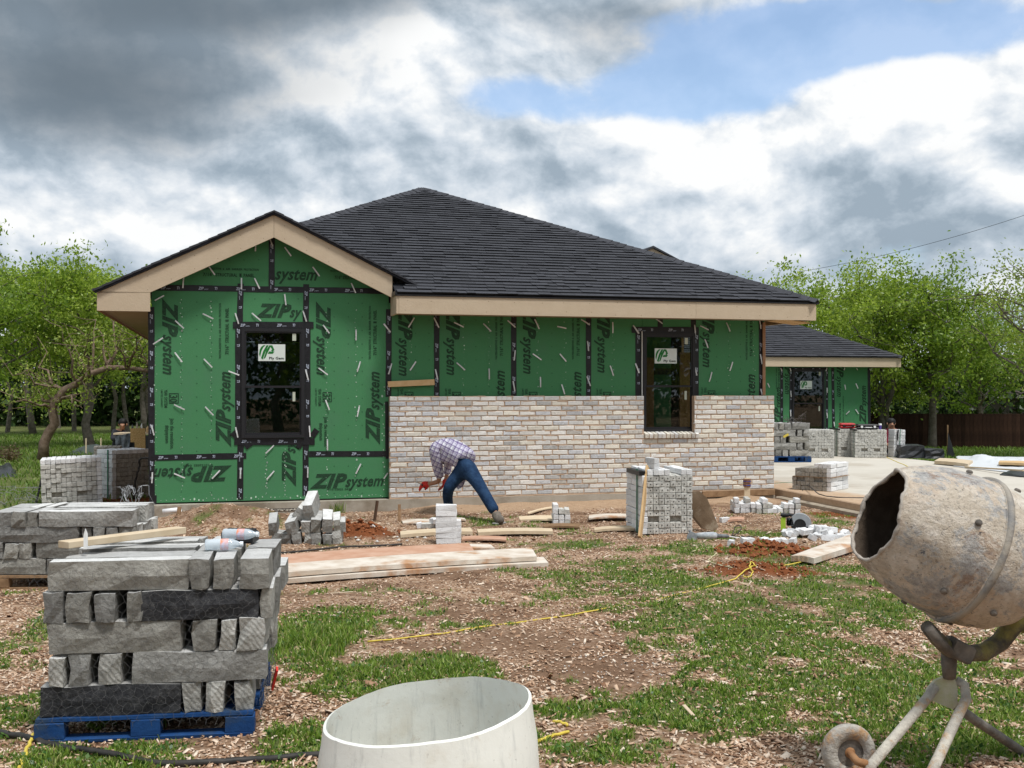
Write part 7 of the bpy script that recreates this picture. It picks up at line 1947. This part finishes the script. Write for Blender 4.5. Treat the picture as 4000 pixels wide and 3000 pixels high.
st_ = thing('bucket_seat', 'dark upturned bucket under the seated person', 'bucket', Vector((m7(1868, 800, 27.45).x, 27.45, .172)))
MB().lathe([(.0, .30), (.125, .30), (.13, .29), (.15, .02), (.155, .0), (0, 0)], 20).build('shell', M_BLACK, st_, True)

# ------------------------------------------------------------------ tarps, sheets and cases
def tarp(name, label, quad, z, hgt, m, cat='tarp', seed=0, nx=26, ny=16, crumple=.5, humps=None, group=None, scale=6.0):
    c = [g(u, v, z) for u, v in quad]; o = (c[0] + c[1] + c[2] + c[3]) / 4; vs = []; fs = []
    for j in range(ny + 1):
        for i in range(nx + 1):
            a, b = i / nx, j / ny; p = c[0].lerp(c[1], a).lerp(c[3].lerp(c[2], a), b)
            e = min(1., min(a, 1 - a) * 5) * min(1., min(b, 1 - b) * 5)
            n1 = float(fbm(np.array([a * scale + seed]), np.array([b * scale * .7]), 1., 4)[0]); n2 = float(vnoise(np.array([a * 17 + seed]), np.array([b * 9]), 1.)[0])
            hh = sum(k * math.exp(-((a - x) / rx) ** 2 - ((b - y) / ry) ** 2) for x, y, rx, ry, k in (humps or [(.5, .5, .4, .4, 1.)]))
            q = p - o; vs.append((q.x + (n2 - .5) * .05, q.y + (n1 - .5) * .14, q.z + max(.006, hgt * hh * (.55 + crumple * n1) + crumple * .10 * hgt * (n2 - .3)) * (.15 + .85 * e) + .004))
    for j in range(ny):
        for i in range(nx): b = j * (nx + 1) + i; fs.append((b, b + 1, b + nx + 2, b + nx + 1))
    ob_ = MB().add(vs, fs).build(name, m, None, True, loc=o, label=label, cat=cat, group=group)
    sd = ob_.modifiers.new('thickness', 'SOLIDIFY'); sd.thickness = .004; sd.offset = 1
    auto_smooth(ob_, 28); return ob_
M_TARP = mat('black_tarp', (.016, .017, .020), .38, (.035, .037, .042), 8, .8, .3, 20, .5)
M_TARPG = mat('grey_green_tarp', (.045, .055, .055), .45, (.08, .095, .095), 7, .9, .3, 20, .45)
M_SHEET = mat('white_poly_sheet', (.66, .69, .72), .42, (.74, .76, .78), 5, .8, .3, 14, .5)
tarp('tarp', 'dark tarp heap on the left lawn by the white stakes', [(255, 1776), (430, 1776), (470, 1752), (300, 1750)], .0, .17, M_TARPG, seed=1, humps=[(.6, .5, .28, .5, 1.), (.3, .5, .3, .4, .7)])
tarp('tarp', 'crumpled black plastic at the far left edge of the lawn', [(-60, 1870), (66, 1866), (60, 1838), (-60, 1830)], .0, .42, M_TARP, seed=4, humps=[(.25, .5, .2, .5, 1.2), (.75, .5, .25, .5, .6)])
tarp('tarp', 'black plastic bag in front of the green-strapped brick cube', [(395, 1938), (440, 1938), (440, 1915), (395, 1915)], .0, .35, M_TARP, seed=7)
tarp('plastic_sheet', 'crumpled white plastic sheet at the right edge of the driveway', [(3725, 1822), (4090, 1862), (4060, 1788), (3740, 1782)], .175, .09, M_SHEET, 'plastic sheet', 9, 60, 30, 1.0, humps=[(.30, .75, .12, .3, 1.), (.5, .6, .2, .3, .5), (.85, .6, .2, .4, .6), (.1, .3, .15, .4, .2)], scale=14)
tarp('tarp', 'black underside of the plastic sheet showing at its right corner', [(3905, 1856), (4090, 1874), (4080, 1842), (3935, 1838)], .172, .10, M_TARP, seed=12)
def wrapped(label, p, wd, dp_, h, rz, m, seed):
    th = thing('wrapped_bundle', label, 'bundle', p, rz, 'tarp-wrapped bundles'); q = MB(); rr = random.Random(seed); nx, nz = 8, 4; vs = []; fs = []
    ring = [(-wd / 2, 0), (-wd / 4, 0), (0, 0), (wd / 4, 0), (wd / 2, 0), (wd / 2, dp_ / 2), (wd / 2, dp_), (0, dp_), (-wd / 2, dp_), (-wd / 2, dp_ / 2)]
    for z_, e in ((0, 1.10), (h * .25, 1.03), (h * .6, 1.0), (h * .93, 1.0), (h, .96), (h * 1.0, .5)):
        for x, y in ring: vs.append((x * e + rr.uniform(-.025, .025), (y - dp_ / 2) * e + dp_ / 2 + rr.uniform(-.02, .02), z_ + rr.uniform(-.015, .015) * (z_ > 0)))
    k = len(ring)
    for i in range(5):
        for j in range(k): fs.append((i * k + j, i * k + (j + 1) % k, (i + 1) * k + (j + 1) % k, (i + 1) * k + j))
    fs.append(tuple(5 * k + j for j in range(k))); o_ = q.add(vs, fs).build('tarp_cover', m, th); return th
wrapped('long black tarp-wrapped bundle right of the white brick cube', dp(3565, 1790), .56, .6, .30, -.1, M_TARP, 3)
wrapped('smaller black tarp-wrapped bundle with a loose flap beside the lawn', dp(3650, 1792), .42, .5, .22, -.2, M_TARP, 5)
q = thing('silt_fence_post', 'black fabric flap hanging on a stake at the lawn edge', 'post', g(3702, 1790, .0))
MB().chbox((0, 0, .42), (.03, .03, .9), .004).build('stake', M_OLDWOOD, q); MB().add([(0, -.02, .68), (.10, -.03, .35), (.18, -.05, .02), (-.02, -.03, .0), (0, .02, .68), (.10, .03, .35), (.18, .0, .02), (-.02, .03, .0)], [(0, 1, 2, 3), (7, 6, 5, 4), (0, 4, 5, 1), (1, 5, 6, 2), (3, 2, 6, 7), (0, 3, 7, 4)]).build('fabric', M_TARP, q)
board_px('lumber', 'pale lumber edging along the far side of the driveway', [(3650, 1800), (3780, 1812), (3800, 1799), (3670, 1789)], .25, .07, M_PALE, 'lumber')
board_px('lumber', 'tan lumber behind the white plastic sheet', [(3900, 1806), (4080, 1816), (4085, 1806), (3905, 1799)], .28, .05, M_LUMBER, 'lumber')
beam('lumber', 'thin tan batten lying across the white plastic sheet', 'lumber', g(3772, 1824, .20), g(4000, 1838, .30), .05, .03, M_PALE)
def case(name, label, p, rz, wd, dp_, h, m, hm):
    th = thing(name, label, 'tool case', p, rz, 'tool cases')
    MB().chbox((0, dp_ / 2, h * .28), (wd, dp_, h * .54), .03).build('base_shell', m, th); MB().chbox((0, dp_ / 2, h * .78), (wd * .98, dp_ * .98, h * .46), .03).build('lid', m, th)
    for x in (-wd * .3, wd * .3): MB().chbox((x, -.008, h * .5), (.05, .016, .05), .004).build('latch', hm, th)
    MB().tube([(-.08, -.01, h * .4), (-.07, -.045, h * .4), (.07, -.045, h * .4), (.08, -.01, h * .4)], .010, 6).build('handle', hm, th)
zt2 = .172 + 10 * BH + .012
case('tool_case', 'red tool case lying on the narrow brick cube', dp(3318, 1783) + Vector((0, .08, 9 * BH + .008)), -.05, .36, .30, .13, mat('red_case', (.42, .012, .018), .5, (.5, .03, .03), 10), M_BLACK)
case('tool_case', 'black tool case lying on the wide brick cube', dp(3396, 1788) + Vector((0, .08, 9 * BH + .008)), -.1, .50, .34, .12, M_BLACK, M_PIPE)
cp = thing('paper_cup', 'white and purple cup standing beside the black tool case', 'cup', dp(3444, 1788) + Vector((0, .12, 9 * BH + .008))); MB().lathe([(.0, 0), (.030, 0), (.038, .10), (.0, .10)], 16).build('cup', mat('purple_cup', (.10, .06, .30), .5), cp); MB().lathe([(.0, .14), (.036, .14), (.042, .10), (.0, .10)], 16).build('lid', M_WHITE, cp)
# sheet of OSB and clutter by the left corner
ob_ = Vector((m8(690, 720, 24.5).x, 24.5, 0)); zz0 = m8(0, 715, 24.5).z
poly = [m8(x, y, 24.5) - ob_ for x, y in ((535, 305), (775, 303), (780, 712), (608, 712), (605, 528), (538, 528))]
osb = thing('osb_sheet', 'notched sheet of tan strand board standing left of the house corner', 'board', ob_)
MB().prism([(p.x, p.z) for p in poly], 0, .014).build('sheet', M_OSB, osb)
MB().bbox(-.02, .02, .014, .05, 0, zz0 + .3).build('prop', M_LUMBER, osb)
tb = thing('work_table', 'cluttered plank table behind the strand board sheet', 'table', Vector((m8(720, 800, 25.6).x, 25.6, 0)))
tz = m8(0, 370, 25.6).z
MB().bbox(-.55, .75, -.3, .3, tz - .04, tz).build('table_top', M_PALE, tb)
for x in (-.48, .68):
    for y in (-.25, .25): MB().bbox(x - .03, x + .03, y - .03, y + .03, 0, tz - .04).build('leg', M_OLDWOOD, tb)
MB().bbox(-.5, .7, -.29, -.285, .05, tz - .05).build('skirt', M_TARP, tb)
for (x, y, w_, h_, m, nm, lab) in ((700, 300, .10, .03, M_OLDWOOD, 'wooden_block', 'wooden block on the cluttered table'), (720, 262, .05, .10, M_WHITE, 'white_jug', 'white jug on the cluttered table'), (570, 290, .05, .14, M_TARPG, 'grey_can', 'grey can on the cluttered table behind the strand board'), (645, 262, .05, .16, M_CONC, 'grey_tube', 'upright grey tube on the cluttered table'), (830, 300, .12, .09, M_LUMBER, 'wooden_crate', 'small wooden crate on the table beside the house corner')):
    p = Vector((m8(x, y, 25.5).x, 25.5, tz + .001)); hh = max(.05, m8(x, y, 25.5).z - tz + h_ / 2)
    MB().lathe([(0, 0), (w_ * .45, 0), (w_ * .5, .01), (w_ * .5, hh * .7), (w_ * .3, hh * .85), (w_ * .25, hh), (0, hh)], 10).build(nm, m, None, loc=p, label=lab, cat='container' if 'wood' not in nm else 'block')
tarp_c = thing('plastic_drape', 'grey plastic sheet draped in front of the kneeling person', 'plastic sheet', Vector((m8(420, 560, 25.2).x, 25.2, 0)))
rr = random.Random(14); vs = []; fs = []
for i in range(9):
    f = i / 8; x, y = 290 + f * 245, 430 - f * 50
    for j in range(6):
        k = j / 5; p = m8(x + rr.uniform(-6, 6) + (j > 2) * 12 * math.sin(i * 2.1), y + k * (300 + 30 * math.sin(i * 1.7)), 25.2 + .05 * math.sin(i * 1.9 + j)) - tarp_c.location; p.z = max(.01, p.z); vs.append(tuple(p))
for i in range(8):
    for j in range(5): b = i * 6 + j; fs.append((b, b + 1, b + 7, b + 6))
MB().add(vs, fs).build('sheet', mat('grey_black_sheet', (.02, .022, .026), .35, (.16, .19, .22), 5, 1.1, spec=.5), tarp_c, True)
# garden bits: dry bush on the lawn
r_ = np.random.default_rng(5); bp = gbase(42, 27.5); bush = thing('dry_bush', 'small dry brown bush on the left lawn', 'bush', bp)
mb = MB(); pts = []
for i in range(26):
    e = np.array([r_.normal() * .16, r_.normal() * .16, r_.uniform(.12, .36)]); mb.tube([(0, 0, 0), tuple(e * .5 + r_.normal(size=3) * .02), tuple(e)], [.008, .006, .003], 4); pts += [e, e * .75]
mb.build('stems', M_OLDWOOD, bush); pts = np.array(pts); V_, Q_ = leaf_quads(pts[r_.integers(0, len(pts), 500)] + r_.normal(size=(500, 3)) * .06, .06, r_); big_mesh('foliage', V_, Q_, leaf_mat('dry_leaf', [(0, (.10, .07, .04)), (1, (.20, .15, .08))]), parent=bush)
# weeds against the foundation
for i, (u, v, lab) in enumerate(((867, 1998, 'grass tuft at the foundation left of the stone heap'), (1245, 1990, 'thin grass tuft at the foundation behind the stone heap'), (1320, 2002, 'bright grass tuft at the foundation right of the stone heap'))):
    p = gp(u, v); nb_ = 60; P_ = np.stack([r_.normal(0, .05, nb_), r_.normal(0, .03, nb_), np.zeros(nb_)], 1); V_, Q_ = blades(P_, r_.uniform(.06, .22, nb_), np.full(nb_, .010), r_, .5); big_mesh('grass_tuft', V_, Q_, M_GRASS, 3, loc=p, label=lab, cat='grass', group='tufts along the foundation')
# lumps of red clay and pale pebbles
def lumps(name, label, c, rx, ry, n, r0, r1, m, seed):
    mb = MB(); rr = random.Random(seed)
    for i in range(n):
        x, y = c.x + rr.gauss(0, rx), c.y + rr.gauss(0, ry); r = rr.uniform(r0, r1); z = gz((x, y)) + r * .4
        vs = [(x + r * rr.uniform(.6, 1.2) * a, y + r * rr.uniform(.6, 1.2) * b, z + r * rr.uniform(.5, 1.) * c_) for a, b, c_ in ((1, 0, 0), (0, 1, 0), (-1, 0, 0), (0, -1, 0), (0, 0, 1), (0, 0, -1), )]
        mb.add(vs, [(0, 1, 4), (1, 2, 4), (2, 3, 4), (3, 0, 4), (1, 0, 5), (2, 1, 5), (3, 2, 5), (0, 3, 5)])
    mb.build(name, m, None, label=label, cat='lumps', kind='stuff')
M_CLAY = mat('red_clay', (.20, .065, .025), .95, (.29, .11, .05), 20, 1., .8, 60, .1, island=.3)
lumps('clay_lumps', 'red clay lumps by the stone heap', DIRT1, .22, .16, 160, .01, .04, M_CLAY, 1); lumps('clay_lumps', 'red clay lumps behind the dirty plank', DIRT2, .28, .18, 190, .01, .045, M_CLAY, 2); lumps('clay_lumps', 'red clay lumps beside the yellow cord', DIRT3, .30, .16, 180, .008, .03, M_CLAY, 3)
lumps('pebbles', 'pale pebbles on the bare soil', g(2440, 2600), .30, .32, 120, .003, .010, mat('white_pebble', (.62, .60, .56), .9, island=.2), 4)
lumps('pebbles_wall', 'white brick crumbs by the planks', g(1540, 2105), .35, .2, 14, .015, .035, mat('white_crumb', (.60, .58, .54), .9), 5)
# longer splinters and sticks on the mulch
M_STICK = mat('bleached_stick', (.46, .35, .24), .9, (.56, .46, .34), 10, rnd=.2)
GS = 'splinters of wood on the ground'
for i, (u, v, L, a, lab) in enumerate([(2710, 2800, .12, 1.9, 'pale wood splinter standing out in the grass, right of the barrel'), (2980, 2820, .09, .7, 'grey splinter in the grass towards the mixer'), (1255, 2705, .16, -.5, 'pale stick left above the barrel'), (1150, 2680, .12, .4, 'short pale stick right of the nearest stack'), (2590, 2460, .10, .1, 'dark bark piece in the middle of the grass'), (2920, 2290, .08, 2.5, 'pale chip below the yellow cord knot'), (1290, 2330, .2, .2, 'long thin stick below the planks'), (2650, 2925, .10, 1.2, 'pale curled splinter right of the barrel at the bottom')]):
    p = gp(u, v, .012); beam('wood_splinter', lab, 'splinter', p, p + Vector((math.cos(a) * L, math.sin(a) * L, .03 if i in (0,) else .008)), .022, .006, M_STICK if i != 4 else M_OLDWOOD, GS)
